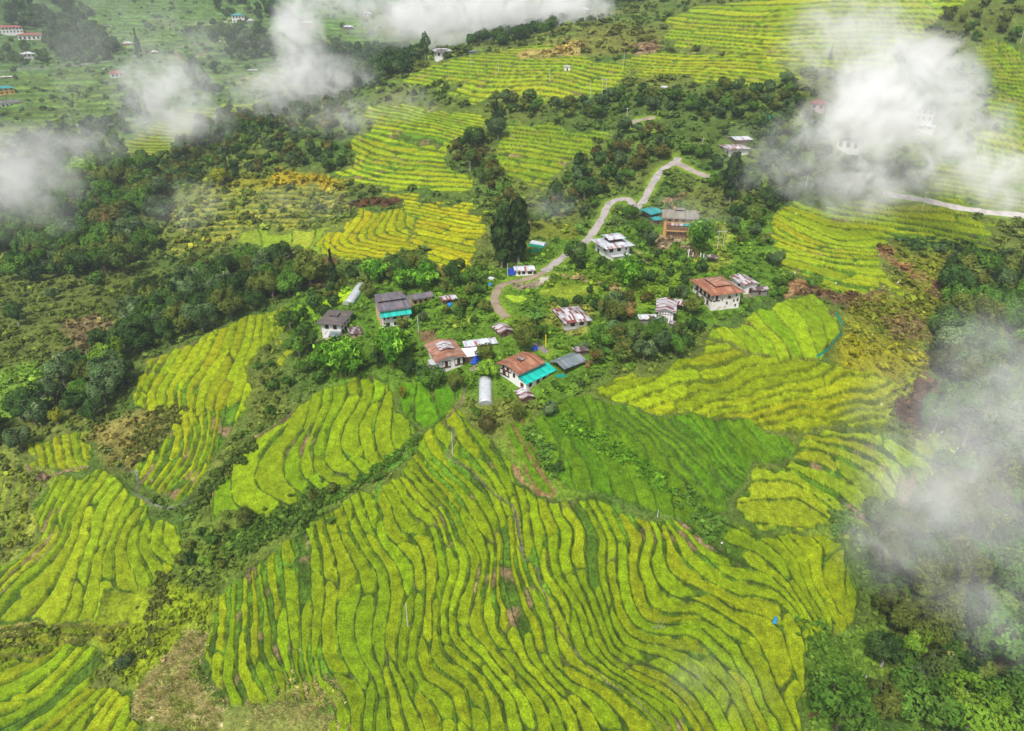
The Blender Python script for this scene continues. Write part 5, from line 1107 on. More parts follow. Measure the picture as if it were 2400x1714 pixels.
far_house('white shed with turquoise end below the earth slip beyond the valley', 955, 145, 9, 5, 3, 3, 'white', 'silver', 2, tg='T2', cat='shed')
far_house('long pale shed beside the road beyond the valley', 780, 262, 10, 5, 2.4, 3, 'grey', 'silver', 2, tg='T2', cat='shed')
far_house('orange-walled building half hidden in the rising mist', 400, 250, 12, 7, 5, 2, 'yellow', 'silver', 3, tg='T2')
far_house('rose-walled house at the end of the ridge trees near the top', 575, 140, 11, 7, 5, 4, 'rose', 'silver', 3, tg='T3', cat='house')
far_house('two-storey white building in the densest mist, left one of two', 610, 1055, 12, 8, 6, -10, 'white', 'plum', 4, 2, tg='T4')
far_house('two-storey white building in the densest mist, right one of two', 1190, 1060, 14, 8, 6, -8, 'white', 'plum', 5, 2, tg='T4')
far_house('white house low in the mist above the fading trees', 600, 1310, 11, 8, 5, -14, 'white', 'plum', 3, 1, tg='T4', cat='house')
far_house('rose-roofed house at the left edge of the dense mist', 370, 975, 7, 6, 3.6, -5, 'rose', 'red', 2, 1, tg='T4', cat='house')
far_house('low white shed in mist below the right misty building', 1310, 1150, 8, 4, 2.2, -8, 'white', 'silver', 2, 1, 'gable', tg='T4', rise=.6, cat='shed')
far_house('tiny pale shed in mist between the two misty buildings', 850, 1115, 5, 4, 2.0, -5, 'white', 'silver', 1, 1, 'gable', tg='T4', rise=.6, cat='shed')

# ------------------------------------------------------------------ plastic tunnels
PLAST = mat('plastic_film', (0.50, 0.53, 0.55), 0.35, 0.5, 0.2, 0.9)
def tunnel(label, p0, p1, R, skirt=None, hgt=0.95):
    a = Vector(at(*p0)); b = Vector(at(*p1)); a.z = max(a.z, 0)if False else a.z
    L = (b-a).length; c = (a+b)/2; az = math.atan2(b.y-a.y, b.x-a.x)
    e = empty('greenhouse', tuple(a)); e.rotation_euler = (0, -math.asin((b.z-a.z)/L), az); tag(e, label, 'greenhouse', 'plastic tunnel greenhouses')
    KEEP.append((c.x, c.y, L/2+0.5, az, L/2+0.8, R+0.8))
    n = 12; V = []; F = []; m = 8
    for i in range(m+1):
        for k in range(n+1):
            t = math.pi*k/n; V.append((L*i/m, -R*math.cos(t), R*hgt*math.sin(t)**0.8))
    for i in range(m):
        for k in range(n): q = i*(n+1)+k; F.append((q, q+1, q+n+2, q+n+1))
    F.append(tuple(range(n, -1, -1))); F.append(tuple(range(m*(n+1), (m+1)*(n+1))))
    o = MB().add(V, F).build('plastic_cover', PLAST, e); 
    for p in o.data.polygons: p.use_smooth = len(p.vertices) == 4
    for i in range(0, m+1):
        MB().tube([(L*i/m, -(R+.03)*math.cos(math.pi*k/10), (R+.03)*hgt*math.sin(math.pi*k/10)**0.8) for k in range(11)], [0.045]*11, 4).build('arch', METAL, e)
    MB().tube([(0, 0, (R+.04)*hgt), (L, 0, (R+.04)*hgt)], [0.05]*2, 4).build('ridge_bar', METAL, e)
    if skirt:
        MB().box(0, -R-0.08, -0.5, L, -R-0.03, 0.75).build('green_skirt', NET, e)
tunnel('long silver plastic tunnel greenhouse behind the dark-roofed house at the left end', (816, 716), (848, 672), 1.9, True)
tunnel('grey plastic tunnel greenhouse standing in front of the village between the two farmhouses', (1138, 950), (1138, 893), 2.0)
tunnel('short white plastic tunnel greenhouse with green skirt right of the dark conifers', (1246, 572), (1279, 578), 1.7, True)
for me_ in bpy.data.meshes:
    pass

# ------------------------------------------------------------------ poles, flags, fences, odds and ends
def pole(label, px, py, H=8.0, arm=True, double=False, lean=0.0, group='power poles', m=METAL):
    x, y, z = at(px, py, ZF)
    e = empty('utility_pole', (x, y, z)); tag(e, label, 'pole', group)
    MB().tube([(0, 0, -1), (lean*H, 0, H)], [0.15, 0.10], 7).build('post', m, e)
    if double: MB().tube([(2.2, 0, -1), (2.2+lean*H, 0, H)], [0.15, 0.10], 7).build('post', m, e)
    if arm: MB().box(-0.9+lean*H, -0.06, H-0.75, (3.1 if double else 0.9)+lean*H, 0.06, H-0.6).build('crossarm', m, e)
    return e
pole('white power pole between the foreground rice strips at the bottom', 956, 1468, 7.5, False)
pole('white power pole on the path of the yellow rice field below the village', 1061, 1065, 7.5, False)
pole('thin pole at the edge of the dark green paddy', 1541, 1213, 2.5, False, group='field poles')
pole('pale power pole at the white hill road on the right', 2161, 494, 9, True)
pole('lone pole in the far left of the curved upper terraces', 1288, 187, 9, False)
pole('pole at the lower edge of the curved upper terraces', 1383, 229, 9, False)
pole('double power pole above the dark bushes of the upper terraces', 1411, 222, 9, True, True)
pole('pole at the bend of the upper track', 1468, 293, 9, True)
pole('pole at the top of the curved upper terraces', 1461, 158, 9, False)
pole('pole right of the white ridge house', 1104, 156, 8, False)
pole('second pole right of the white ridge house, farther along the terraces', 1168, 173, 8, False)
pole('dark wooden pole in front of the dark-roofed house at the left end', 724, 827, 5.5, True, m=WM['plank'])
pole('pale pole right of the three-storey white house', 981, 779, 6, False)
pole('pole at the roadside shop left of the lane', 1190, 650, 5.5, False)
pole('pole left of the striped-roof house in misty trees', 1644, 361, 8, True)
pole('pole between misty terraces at the right edge', 2392, 100, 9, True)
pole('double power pole right of the tall bamboo by the earth building', 1680, 590, 9, True, True)
pole('pole among yellow terraces right of the far misty trees', 1887, 448, 8, False)
def flag(label, px, py, H, col, group='prayer flags on poles'):
    x, y, z = at(px, py, ZF); e = empty('prayer_flag', (x, y, z), -math.atan2(x, y)); tag(e, label, 'flag', group)
    MB().tube([(0, 0, -0.5), (0, 0, H)], [0.05, 0.03], 5).build('pole', WM['plank'], e)
    MB().box(0.03, -0.012, H*0.30, 0.34, 0.012, H*0.97).build('cloth', mat('flag_cloth', col, 0.8, 0.1, 0.1), e)
flag('tall narrow yellow prayer flag behind the turquoise-roofed farmhouse', 1277, 826, 6.5, (0.75, 0.55, 0.03), None)
flag('white prayer flag pole left of the open shelter', 1611, 612, 5, (0.8, 0.8, 0.82), None)
PX = [(1622, 606, (0.75, 0.75, 0.8)), (1628, 609, (0.55, 0.05, 0.06)), (1640, 607, (0.75, 0.75, 0.8)), (1647, 609, (0.75, 0.75, 0.8)), (1653, 612, (0.75, 0.75, 0.8))]
for k, (x, y, c) in enumerate(PX): flag(('short white prayer flag beside the open shelter', 'short red prayer flag beside the open shelter')[c[0] < .6], x, y, 2.6, c, 'short white and red prayer flags' if c[0] > .6 else None)
for k, (x, y) in enumerate([(1625, 619), (1629, 620), (1640, 627), (1645, 627), (1658, 631)]): flag('short yellow prayer flag in the grass below the open shelter', x, y, 2.2, (0.8, 0.55, 0.03), 'short yellow prayer flags')
def net_fence(label, P, H, m=NET, cat='net fence'):
    W = [at(*p, ZF) for p in P]; V = []; F = []; c = W[0]
    e = empty('net_fence', c); tag(e, label, cat)
    pts_ = []
    for a, b in zip(W[:-1], W[1:]):
        n = max(1, int(math.dist(a, b)/2.0))
        for q in range(n): pts_.append([a[i]+(b[i]-a[i])*q/n for i in range(3)])
    pts_.append(W[-1])
    for p in pts_:
        z = ground(p[0], p[1])
        for dz in (-0.4, H): V.append((p[0]-c[0]+random.uniform(-.1, .1), p[1]-c[1], z-c[2]+dz+(random.uniform(-.15, .1) if dz > 0 else 0)))
    for k in range(len(pts_)-1): F.append((2*k, 2*k+2, 2*k+3, 2*k+1))
    o = MB().add(V, F).build('netting', m, e); md = o.modifiers.new('thickness', 'SOLIDIFY'); md.thickness = 0.03
    for k in range(0, len(pts_), 2):
        p = pts_[k]; z = ground(p[0], p[1]); MB().tube([(p[0]-c[0], p[1]-c[1], z-c[2]-.5), (p[0]-c[0], p[1]-c[1], z-c[2]+H+.2)], [.05, .05], 5).build('post', WM['plank'], e)
net_fence('turquoise net fence bending round the end of the green terraces', [(1959, 737), (1968, 752), (1975, 768), (1974, 780), (1963, 792), (1952, 806), (1940, 822), (1926, 832), (1913, 839)], 1.2)
net_fence('pale turquoise net fence round the small brown plot near the mist', [(1845, 294), (1825, 287), (1800, 278), (1795, 273), (1808, 267), (1822, 264)], 1.5)
net_fence('low green net fence on the grass beside the turquoise annex', [(1302, 885), (1318, 884), (1326, 886), (1340, 887)], 1.1)
net_fence('green net screen below the short white tunnel greenhouse', [(1244, 592), (1256, 592), (1270, 589)], 1.3)
def lump(name, label, cat, px, py, w, d, h, m, rot=0):
    x, y, z = at(px, py, ZF); b = MB(); n = 5; V = []
    for i in range(n+1):
        for j in range(n+1):
            u = i/n-.5; v = j/n-.5; e_ = max(abs(u), abs(v))*2
            V.append((u*w, v*d, h*(1-0.9*e_**3)*(0.8+0.4*random.random())-0.05*(e_ == 1)))
    F = [(i*(n+1)+j, (i+1)*(n+1)+j, (i+1)*(n+1)+j+1, i*(n+1)+j+1) for i in range(n) for j in range(n)]
    o = b.add(V, F).build(name, m); o.location = (x, y, z); o.rotation_euler = (0, 0, rot); tag(o, label, cat)
    md = o.modifiers.new('t', 'SOLIDIFY'); md.thickness = -0.04; return o
lump('tarpaulin', 'blue tarpaulin draped against the left end of the roadside shop', 'tarpaulin', 1199, 642, 2.6, 3.4, 2.3, BLUE, 0.3)
lump('tarpaulin', 'blue tarpaulin sheet right of the rust brown farmhouse', 'tarpaulin', 1115, 850, 2.2, 3.0, 2.0, BLUE, -0.4)
lump('tarpaulin', 'small blue tarpaulin over a heap beside the yard path', 'tarpaulin', 1253, 820, 1.8, 1.8, 1.4, BLUE, 0.4)
lump('tarpaulin', 'blue sheet lying among the rice strips at the lower right', 'tarpaulin', 1817, 1455, 0.9, 2.2, 0.9, CYAN, -0.5)
lump('tarpaulin', 'blue and white sheets right of the bamboo by the earth building', 'tarpaulin', 1676, 558, 2.0, 3.0, 0.8, BLUE, 0.5)
lump('sheet', 'white plastic sheet lying in the weeds at the lower right', 'plastic sheet', 1988, 1582, 1.4, 0.9, 0.4, PANEL, 0.2)
lump('sheet', 'silver sheet metal pile left of the farm track', 'sheet metal', 1152, 654, 2.8, 1.6, 0.8, METAL, -0.6)
def barrel(label, px, py, R, H):
    x, y, z = at(px, py, ZF); e = empty('water_tank', (x, y, z)); tag(e, label, 'water tank', None)
    MB().tube([(0, 0, -.2), (0, 0, .1), (0, 0, H*.8), (0, 0, H)], [R, R*1.03, R, R*.55], 14).build('tank', CYAN, e); MB().tube([(0, 0, H), (0, 0, H+.12)], [R*.3, R*.3], 10).build('lid', CYAN, e)
barrel('blue plastic water tank in front of the small patched shed', 1055, 718, 0.9, 1.2)
barrel('bright blue water tank left of the farm track bend', 1149, 672, 0.8, 1.3)
x, y, z = at(1541, 1476, ZF); e = empty('field_platform', (x, y, z)); tag(e, 'small frame of two leaning poles and a crossbar among the rice strips', 'platform')
for k, dx in enumerate((0.0, 1.2)): MB().tube([(dx-.4, 0, 0), (dx+.3, .4, 3.2)], [.06, .05], 5).build('leaning_pole', BARKP, e)
MB().tube([(-1.4, -.1, 1.0), (1.9, -.1, 1.0)], [.05, .05], 5).build('crossbar', BARKP, e); MB().tube([(-.9, .2, 0), (-.9, .2, 1)], [.05]*2, 5).build('leg', BARKP, e); MB().tube([(1.5, .2, 0), (1.5, .2, 1)], [.05]*2, 5).build('leg', BARKP, e)
x, y, z = at(1572, 488, ZF); e = empty('timber_hoist', (x, y, z)); tag(e, 'pale timber frame and stacked planks behind the bare earth building', 'timber frame')
for q in ((-1.6, 0), (1.4, .6), (0.3, -1.6)): MB().tube([(q[0], q[1], -.5), (0, 0, 4.4)], [.13, .10], 5).build('leg', TIMBL, e)
b = MB()
for k in range(5): b.box(-1.6, -2.6+k*.42, .3+.02*k, 2.2, -2.25+k*.42, .6+.03*k)
b.build('plank_stack', TIMBL, e)
for lab, p0, p1 in (('fallen pale log at the edge of the dark pit in the lower right weeds', (2030, 1588), (2012, 1612)), ('fallen brown log at the edge of the lower right forest', (2076, 1500), (2058, 1524))):
    a = Vector(at(*p0, ZF)); b = Vector(at(*p1, ZF)); o = MB().tube([tuple(a-a+Vector((0, 0, .5))), tuple((b-a)/2+Vector((.2, 0, .45))), tuple(b-a+Vector((0, 0, .3)))], [.22, .2, .12], 6).build('fallen_log', BARKP); o.location = a; tag(o, lab, 'log')
# small white posts and scraps that keep birds off the rice
for k, (lab, px, py) in enumerate([
 ('white bird-scaring rag in the yellow field left of the brown bracken', 2062, 957), ('white rag on a stick above the misty terraces at the right', 2203, 1022), ('white rag on a stick right of the misty terraces', 2240, 1060),
 ('white rag on a stick in the misty wood at the right edge', 2353, 1217), ('white rag at the left tip of the terraces right of the large farmhouse', 1862, 508), ('white rag in the lowest strip above the cut maize', 1956, 672),
 ('second white rag in the lowest strip above the cut maize, farther left', 1860, 648), ('white rag at the right tip of the terraces above the ochre grass', 2101, 670), ('white rag by the light green slope above the lone round paddy', 1688, 1283)]):
    x, y, z = at(px, py, ZF); e = empty('bird_scarer', (x, y, z)); tag(e, lab, 'bird scarer', None)
    MB().tube([(0, 0, -.3), (.05, 0, 1.9)], [.04, .03], 5).build('stick', BARKP, e); MB().box(-.05, -.02, 1.2, .5, .02, 1.8).build('rag', PANEL, e)
# roads laid on the ground
RDM = {}
for nm, (P, hw, c) in ROADPOS.items():
    V = []; F = []; m = mat('road_surface', c, 0.95, 0.1, 0, 0.35, tuple(q*.72 for q in c), (0.42, 0.62))
    for k in range(len(P)):
        p = Vector(P[k][:2]); t = Vector(P[min(k+1, len(P)-1)][:2])-Vector(P[max(k-1, 0)][:2]); t.normalize(); nrm = Vector((-t.y, t.x))
        ww = hw*(1+0.10*math.sin(k*1.3)+random.uniform(-.10, .10))
        for s_ in (-1, -.33, .33, 1):
            q = p+nrm*ww*s_; V.append((q.x, q.y, ground(q.x, q.y)+(0.22 if abs(s_) < 1 else 0.06)))
    for k in range(len(P)-1):
        for s_ in range(3): i = k*4+s_; F.append((i, i+1, i+5, i+4))
    o = MB().add(V, F).build(nm, m); o['kind'] = 'structure'
    for p in o.data.polygons: p.use_smooth = True
# ------------------------------------------------------------------ single trees read off the photograph: (crop, x, y of the crown's middle, radius px, kind, colour, label)
DEP = lambda py: PITCH+math.atan((py-857)/FPX)
def tree_at(t, x, y, rpx, kind, style, label, v=None, group=None, tall=1.0, cat=None):
    px, py = zp(t, x, y)
    hc = {'b': 1.15, 's': 0.5, 'c': 1.5, 'm': 1.05, 'n': 0.6}[kind]*tall
    b = (px, py+hc*rpx*math.cos(DEP(py)))
    X, Y, Z = at(*b, ZF); R = rpx*math.dist((X, Y, Z), (0, 0, CAM_Z))/FPX
    KEEP.append((X, Y, R*0.35))
    SOLO.append((X, Y, R))
    return plant(kind, style, X, Y, R, label, cat or {'b': 'tree', 's': 'shrub', 'c': 'conifer', 'm': 'bamboo', 'n': 'banana plant'}[kind], group, v, tall)
SOLO = []
tree_at('P', 1176, 540, 42, 'c', 'x', 'tall dark conifer with bare pale trunk behind the roadside shop, left of the pair', 1, None, 1.45)
tree_at('P', 1215, 520, 44, 'c', 'x', 'tall dark conifer with bare pale stems behind the roadside shop, right of the pair', 1, None, 1.6)
tree_at('P', 782, 628, 24, 'c', 'x', 'narrow dark conifer standing alone left above the village', 0, None, 1.15)
tree_at('T2', 2130, 960, 13, 'c', 'x', 'small dark conifer at the top of the wooded spur between the terraces', 0)
tree_at('P', 1710, 410, 34, 'c', 'x', 'broad dark conifer in front of the striped-roof house in misty trees', 1, None, 1.3)
tree_at('T1', 1235, 400, 14, 'c', 'x', 'dark conifer beside the small yellowish house on the far hillside', 0, None, 1.1)
tree_at('T4', 545, 480, 10, 'c', 'x', 'conifer showing through the mist on the upper right terraces', 0)
tree_at('T2', 1500, 420, 15, 'b', 'dark', 'tall thin tree beside the white flat-roofed ridge house', 1, None, 1.7)
tree_at('T2', 1945, 1210, 27, 'b', 'dark', 'round blackish green tree on the wooded spur between the terraces', 0)
tree_at('T2', 2140, 1130, 24, 'b', 'grey', 'grey green tree touching the round blackish one on the wooded spur', 1)
tree_at('T2', 1900, 1400, 27, 'b', 'red', 'orange-tipped tree low on the wooded spur between the terraces', 2)
tree_at('T2', 2000, 1540, 20, 'b', 'red', 'second orange-tipped tree just below the first on the wooded spur', 0)
tree_at('M2', 1000, 940, 20, 'b', 'olive', 'olive tree with yellow shoots at the top end of the silver tunnel', 0)
tree_at('M2', 1300, 1230, 0.1+17, 'b', 'olive', 'reddish olive tree covering the right corner of the three-storey house', 1)
tree_at('M2', 1480, 1180, 15, 'b', 'grey', 'dark round tree right of the pole at the three-storey house', 2)
tree_at('M3', 570, 600, 33, 'b', 'dark', 'large dark bushy tree left of the two-tiered silver roof', 0)
tree_at('M3', 1050, 250, 20, 'b', 'mid', 'tree above the hairpin of the lane, left of the teal workshop', 0)
tree_at('M3', 1150, 390, 24, 'b', 'mid', 'leafy tree on the slope between the silver-roofed house and the earth building', 1)
tree_at('M3', 1220, 480, 22, 'b', 'grey', 'grey green tree below the left corner of the earth building', 2)
tree_at('M3', 1640, 490, 33, 'm', 'x', 'tall feathery bamboo clump hiding the right end of the earth building', 0, None, 1.25)
tree_at('M3', 1010, 800, 33, 'm', 'x', 'dark bamboo clump below the two-tiered silver roof', 1, None, 1.25)
tree_at('Z1', 560, 1400, 50, 'm', 'x', 'large bright bamboo clump at the front left edge of the village', 0, None, 1.0)
tree_at('Z1', 320, 1430, 36, 'm', 'x', 'bright bamboo clump left of the largest one at the front left edge', 1, None, 1.0)
tree_at('Z1', 760, 1480, 36, 'm', 'x', 'bamboo clump below the largest one at the front left edge of the village', 1, None, 1.0)
tree_at('Z1', 1480, 1250, 40, 'm', 'x', 'bright bamboo clump left of the rust brown farmhouse', 0, None, 1.3)
tree_at('Z1', 1640, 1150, 30, 'm', 'x', 'smaller bamboo clump behind the one left of the rust brown farmhouse', 1, None, 1.0)
tree_at('M2', 1060, 790, 30, 'm', 'x', 'bamboo clump below the golden fan, leftmost of three', 0)
tree_at('M2', 1500, 830, 33, 'm', 'x', 'bamboo clump below the golden fan, rightmost of three', 1)
tree_at('M2', 1280, 860, 27, 'm', 'x', 'bamboo clump below the golden fan, middle of three', 0)
tree_at('Z2', 600, 1170, 24, 'b', 'olive', 'drooping willow-like tree in front of the rust brown farmhouse', 0)
tree_at('Z2', 180, 1080, 30, 'b', 'mid', 'bushy tree left of the rust brown farmhouse front', 1)
tree_at('Z2', 1200, 960, 26, 'b', 'light', 'fresh green round tree between the two farmhouses at the front', 2)
tree_at('Z2', 1150, 660, 24, 'b', 'olive', 'feathery olive tree in front of the long silver shed', 1)
tree_at('Z2', 1880, 360, 33, 'b', 'olive', 'spreading olive tree above the turquoise-roofed farmhouse', 0)
tree_at('Z2', 2120, 260, 24, 'b', 'mid', 'green tree behind the spreading olive tree at the yard path', 2)
tree_at('Z4', 1830, 690, 23, 'b', 'mid', 'glossy round dark green tree in front of the half-timbered barn', 1)
tree_at('Z5', 330, 1200, 26, 'b', 'olive', 'grey olive tree at the left corner of the large farmhouse', 0)
tree_at('Z4', 1450, 850, 34, 'b', 'red', 'tree full of orange flowers between the bungalow and the barn', 0)
tree_at('Z4', 1200, 900, 32, 'b', 'red', 'orange-flowered tree left of the fullest one', 1)
tree_at('Z4', 850, 1200, 24, 'b', 'red', 'orange-flowered tree above the banana plants at the front', 2)
tree_at('Z4', 1300, 1130, 30, 'b', 'red', 'orange-speckled tree below the fullest orange-flowered one', 1)
tree_at('Z4', 1620, 1120, 30, 'b', 'grey', 'grey green tree at the front edge right of the orange-flowered trees', 0)
tree_at('Z4', 1900, 1000, 32, 'b', 'grey', 'grey green tree above the yellow field, right of two', 1)
tree_at('Z4', 2150, 1000, 33, 'b', 'mid', 'dark green tree at the tip of the yellow field below the barn', 2)
tree_at('Z4', 2200, 800, 22, 'b', 'red', 'small orange-flowered tree right below the half-timbered barn', 0)
tree_at('Z4', 1150, 500, 28, 'b', 'olive', 'dark mustard tree right of the striped bungalow', 1)
tree_at('Z4', 1380, 430, 24, 'b', 'rust', 'mustard brown tree between bungalow and barn, upper of two', 2)
tree_at('Z4', 1120, 250, 22, 'b', 'grey', 'grey green tree above the mustard trees behind the bungalow', 0)
tree_at('Z4', 1340, 270, 20, 'b', 'red', 'reddish tree beside the farm track end', 1)
tree_at('Z4', 1400, 1410, 13, 's', 'light', 'round bright green bush at the lip of the yellow field')
tree_at('Z4', 800, 1490, 11, 's', 'light', 'round bright green bush right of the green net')
tree_at('Z4', 640, 1080, 16, 's', 'grey', 'pale grey green bush behind the blue grey barn')
tree_at('Z4', 710, 1360, 14, 's', 'rust', 'ochre bush at the right end of the blue grey barn')
for k, (x, y, r_) in enumerate([(990, 1180, 17), (900, 1290, 15)]): tree_at('Z4', x, y, r_, 'n', 'x', ('banana plant among the orange-flowered trees at the front', 'banana plant in front of the orange-flowered trees, nearest of all')[k], k)
tree_at('Z2', 2080, 60, 24, 'n', 'x', 'big banana plant left of the striped bungalow', 0)
tree_at('M3', 215, 1150, 24, 'n', 'x', 'large dark banana plant beside the striped bungalow porch', 1)
for k, (x, y, lab) in enumerate([(590, 400, 'banana plant left of the lane below the hairpin, nearest the lane'), (660, 370, 'banana plant left of the lane below the hairpin, upper one'), (620, 430, 'banana plant left of the lane below the hairpin, lowest one')]): tree_at('M3', x, y, 15, 'n', 'x', lab, k)
for k, (x, y, lab) in enumerate([(1960, 60, 'banana plant at the left of the grove on the wooded spur'), (2060, 80, 'banana plant in the middle of the grove on the wooded spur'), (2120, 110, 'banana plant at the right of the grove on the wooded spur')]): tree_at('M2', x, y, 15, 'n', 'x', lab, k)
tree_at('T4', 1440, 1430, 18, 'n', 'x', 'banana plant in thin mist above the hill road', 0)
tree_at('C2', 1300, 220, 11, 'b', 'yellow', 'slim yellow bamboo-like plant at the back of the dark green paddy', 1, None, 1.6)
tree_at('C2', 2040, 490, 26, 'b', 'rust', 'brownish flowering tree at the lower end of the grey tunnel', 0)
tree_at('C3', 60, 390, 22, 'b', 'olive', 'olive tree below the rust striped shed', 1)
tree_at('C3', 330, 380, 24, 's', 'grey', 'grey green bush right of the rust striped shed')
tree_at('C3', 420, 880, 16, 's', 'dark', 'dark round bush between the brown paths and the dark green paddy')
tree_at('M4', 395, 870, 17, 'b', 'mid', 'round green tree in the cut maize beside the terraces', 0)
tree_at('M4', 80, 670, 15, 'b', 'grey', 'slim grey tree at the left tip of the terraces right of the large farmhouse', 1, None, 1.4)
tree_at('B1', 1110, 1000, 19, 's', 'grey', 'lone bluish bush in the yellow grass of the left gully')
tree_at('M1', 490, 980, 15, 'b', 'grey', 'lone grey green tree in the scrub at the left', 0)
tree_at('M1', 170, 1170, 24, 'b', 'dark', 'lone dark tree in the scrub near the left edge', 1)
tree_at('M1', 1220, 1290, 24, 'b', 'grey', 'grey-leaved tree at the lower edge of the middle wood', 2)
tree_at('M1', 1010, 1530, 34, 'b', 'light', 'light green spreading tree at the lower end of the middle wood')
tree_at('M1', 1110, 660, 38, 'b', 'red', 'reddish brown tree where the misty forest meets the scrub')
tree_at('M1', 990, 330, 32, 'b', 'rust', 'brownish tree inside the left forest edge')
tree_at('T1', 800, 1510, 30, 'b', 'light', 'bright green tree at the crest of the left forest')
tree_at('T1', 1960, 1560, 20, 'b', 'yellow', 'yellow green tree on the ridge above the golden grass')
tree_at('B4', 1110, 440, 27, 'b', 'light', 'bright yellow green tree in the lower right misty forest')
tree_at('B4', 1960, 80, 20, 'b', 'tips', 'pale yellow-tipped tree high in the lower right forest')
tree_at('B4', 1960, 520, 36, 'b', 'light', 'light green tree at the right of the lower right forest')
tree_at('B4', 1480, 560, 50, 'b', 'olive', 'olive tree with bare pale branches in the middle of the lower right forest', 0)
tree_at('B4', 1350, 720, 50, 'b', 'olive', 'wide olive tree below the one with bare branches')
tree_at('B4', 1450, 1060, 40, 'b', 'tips', 'cream-flowered tree in the lower right forest')
tree_at('B4', 1730, 1280, 26, 'b', 'mid', 'small round tree right of the cream-flowered one')
tree_at('B4', 1300, 1400, 58, 'b', 'mid', 'large round green tree at the bottom of the lower right forest')
tree_at('B4', 1750, 1480, 62, 'b', 'light', 'large tree with light shoots at the bottom right')
tree_at('B4', 2150, 1450, 55, 'b', 'mid', 'large green tree in the bottom right corner')
tree_at('B4', 950, 1380, 46, 'b', 'olive', 'brownish thinly leaved tree at the bottom beside the pit')
tree_at('B4', 2050, 850, 66, 'b', 'mid', 'largest green tree at the right edge of the lower right forest')
tree_at('B4', 1000, 940, 40, 'b', 'dark', 'dark tree beside the brown fallen log')
tree_at('B4', 1280, 880, 24, 'b', 'light', 'slim bright green tree in the middle of the lower right forest', 1, None, 1.4)
tree_at('B4', 1650, 180, 55, 'b', 'olive', 'olive tree with exposed pale limbs high in the lower right forest')
tree_at('C4', 990, 1330, 42, 'b', 'red', 'red-tipped tree in mist at the lower end of the misty terraces')
tree_at('C4', 2050, 800, 54, 'b', 'grey', 'large pale tree dissolving into mist at the right edge')
tree_at('C4', 1730, 520, 48, 'b', 'grey', 'pale round tree in mist below the brown bracken')
tree_at('C4', 1900, 1080, 58, 'b', 'olive', 'broad misty tree above the lower right forest')
tree_at('C4', 1400, 1330, 46, 'b', 'grey', 'spreading grey green tree in mist right of the red-tipped one')
tree_at('B1', 1850, 100, 18, 's', 'light', 'bright green bush in the dark hedge of the left gully')
tree_at('C1', 520, 430, 16, 'b', 'yellow', 'small yellow tree in front of the dark wood at the left')

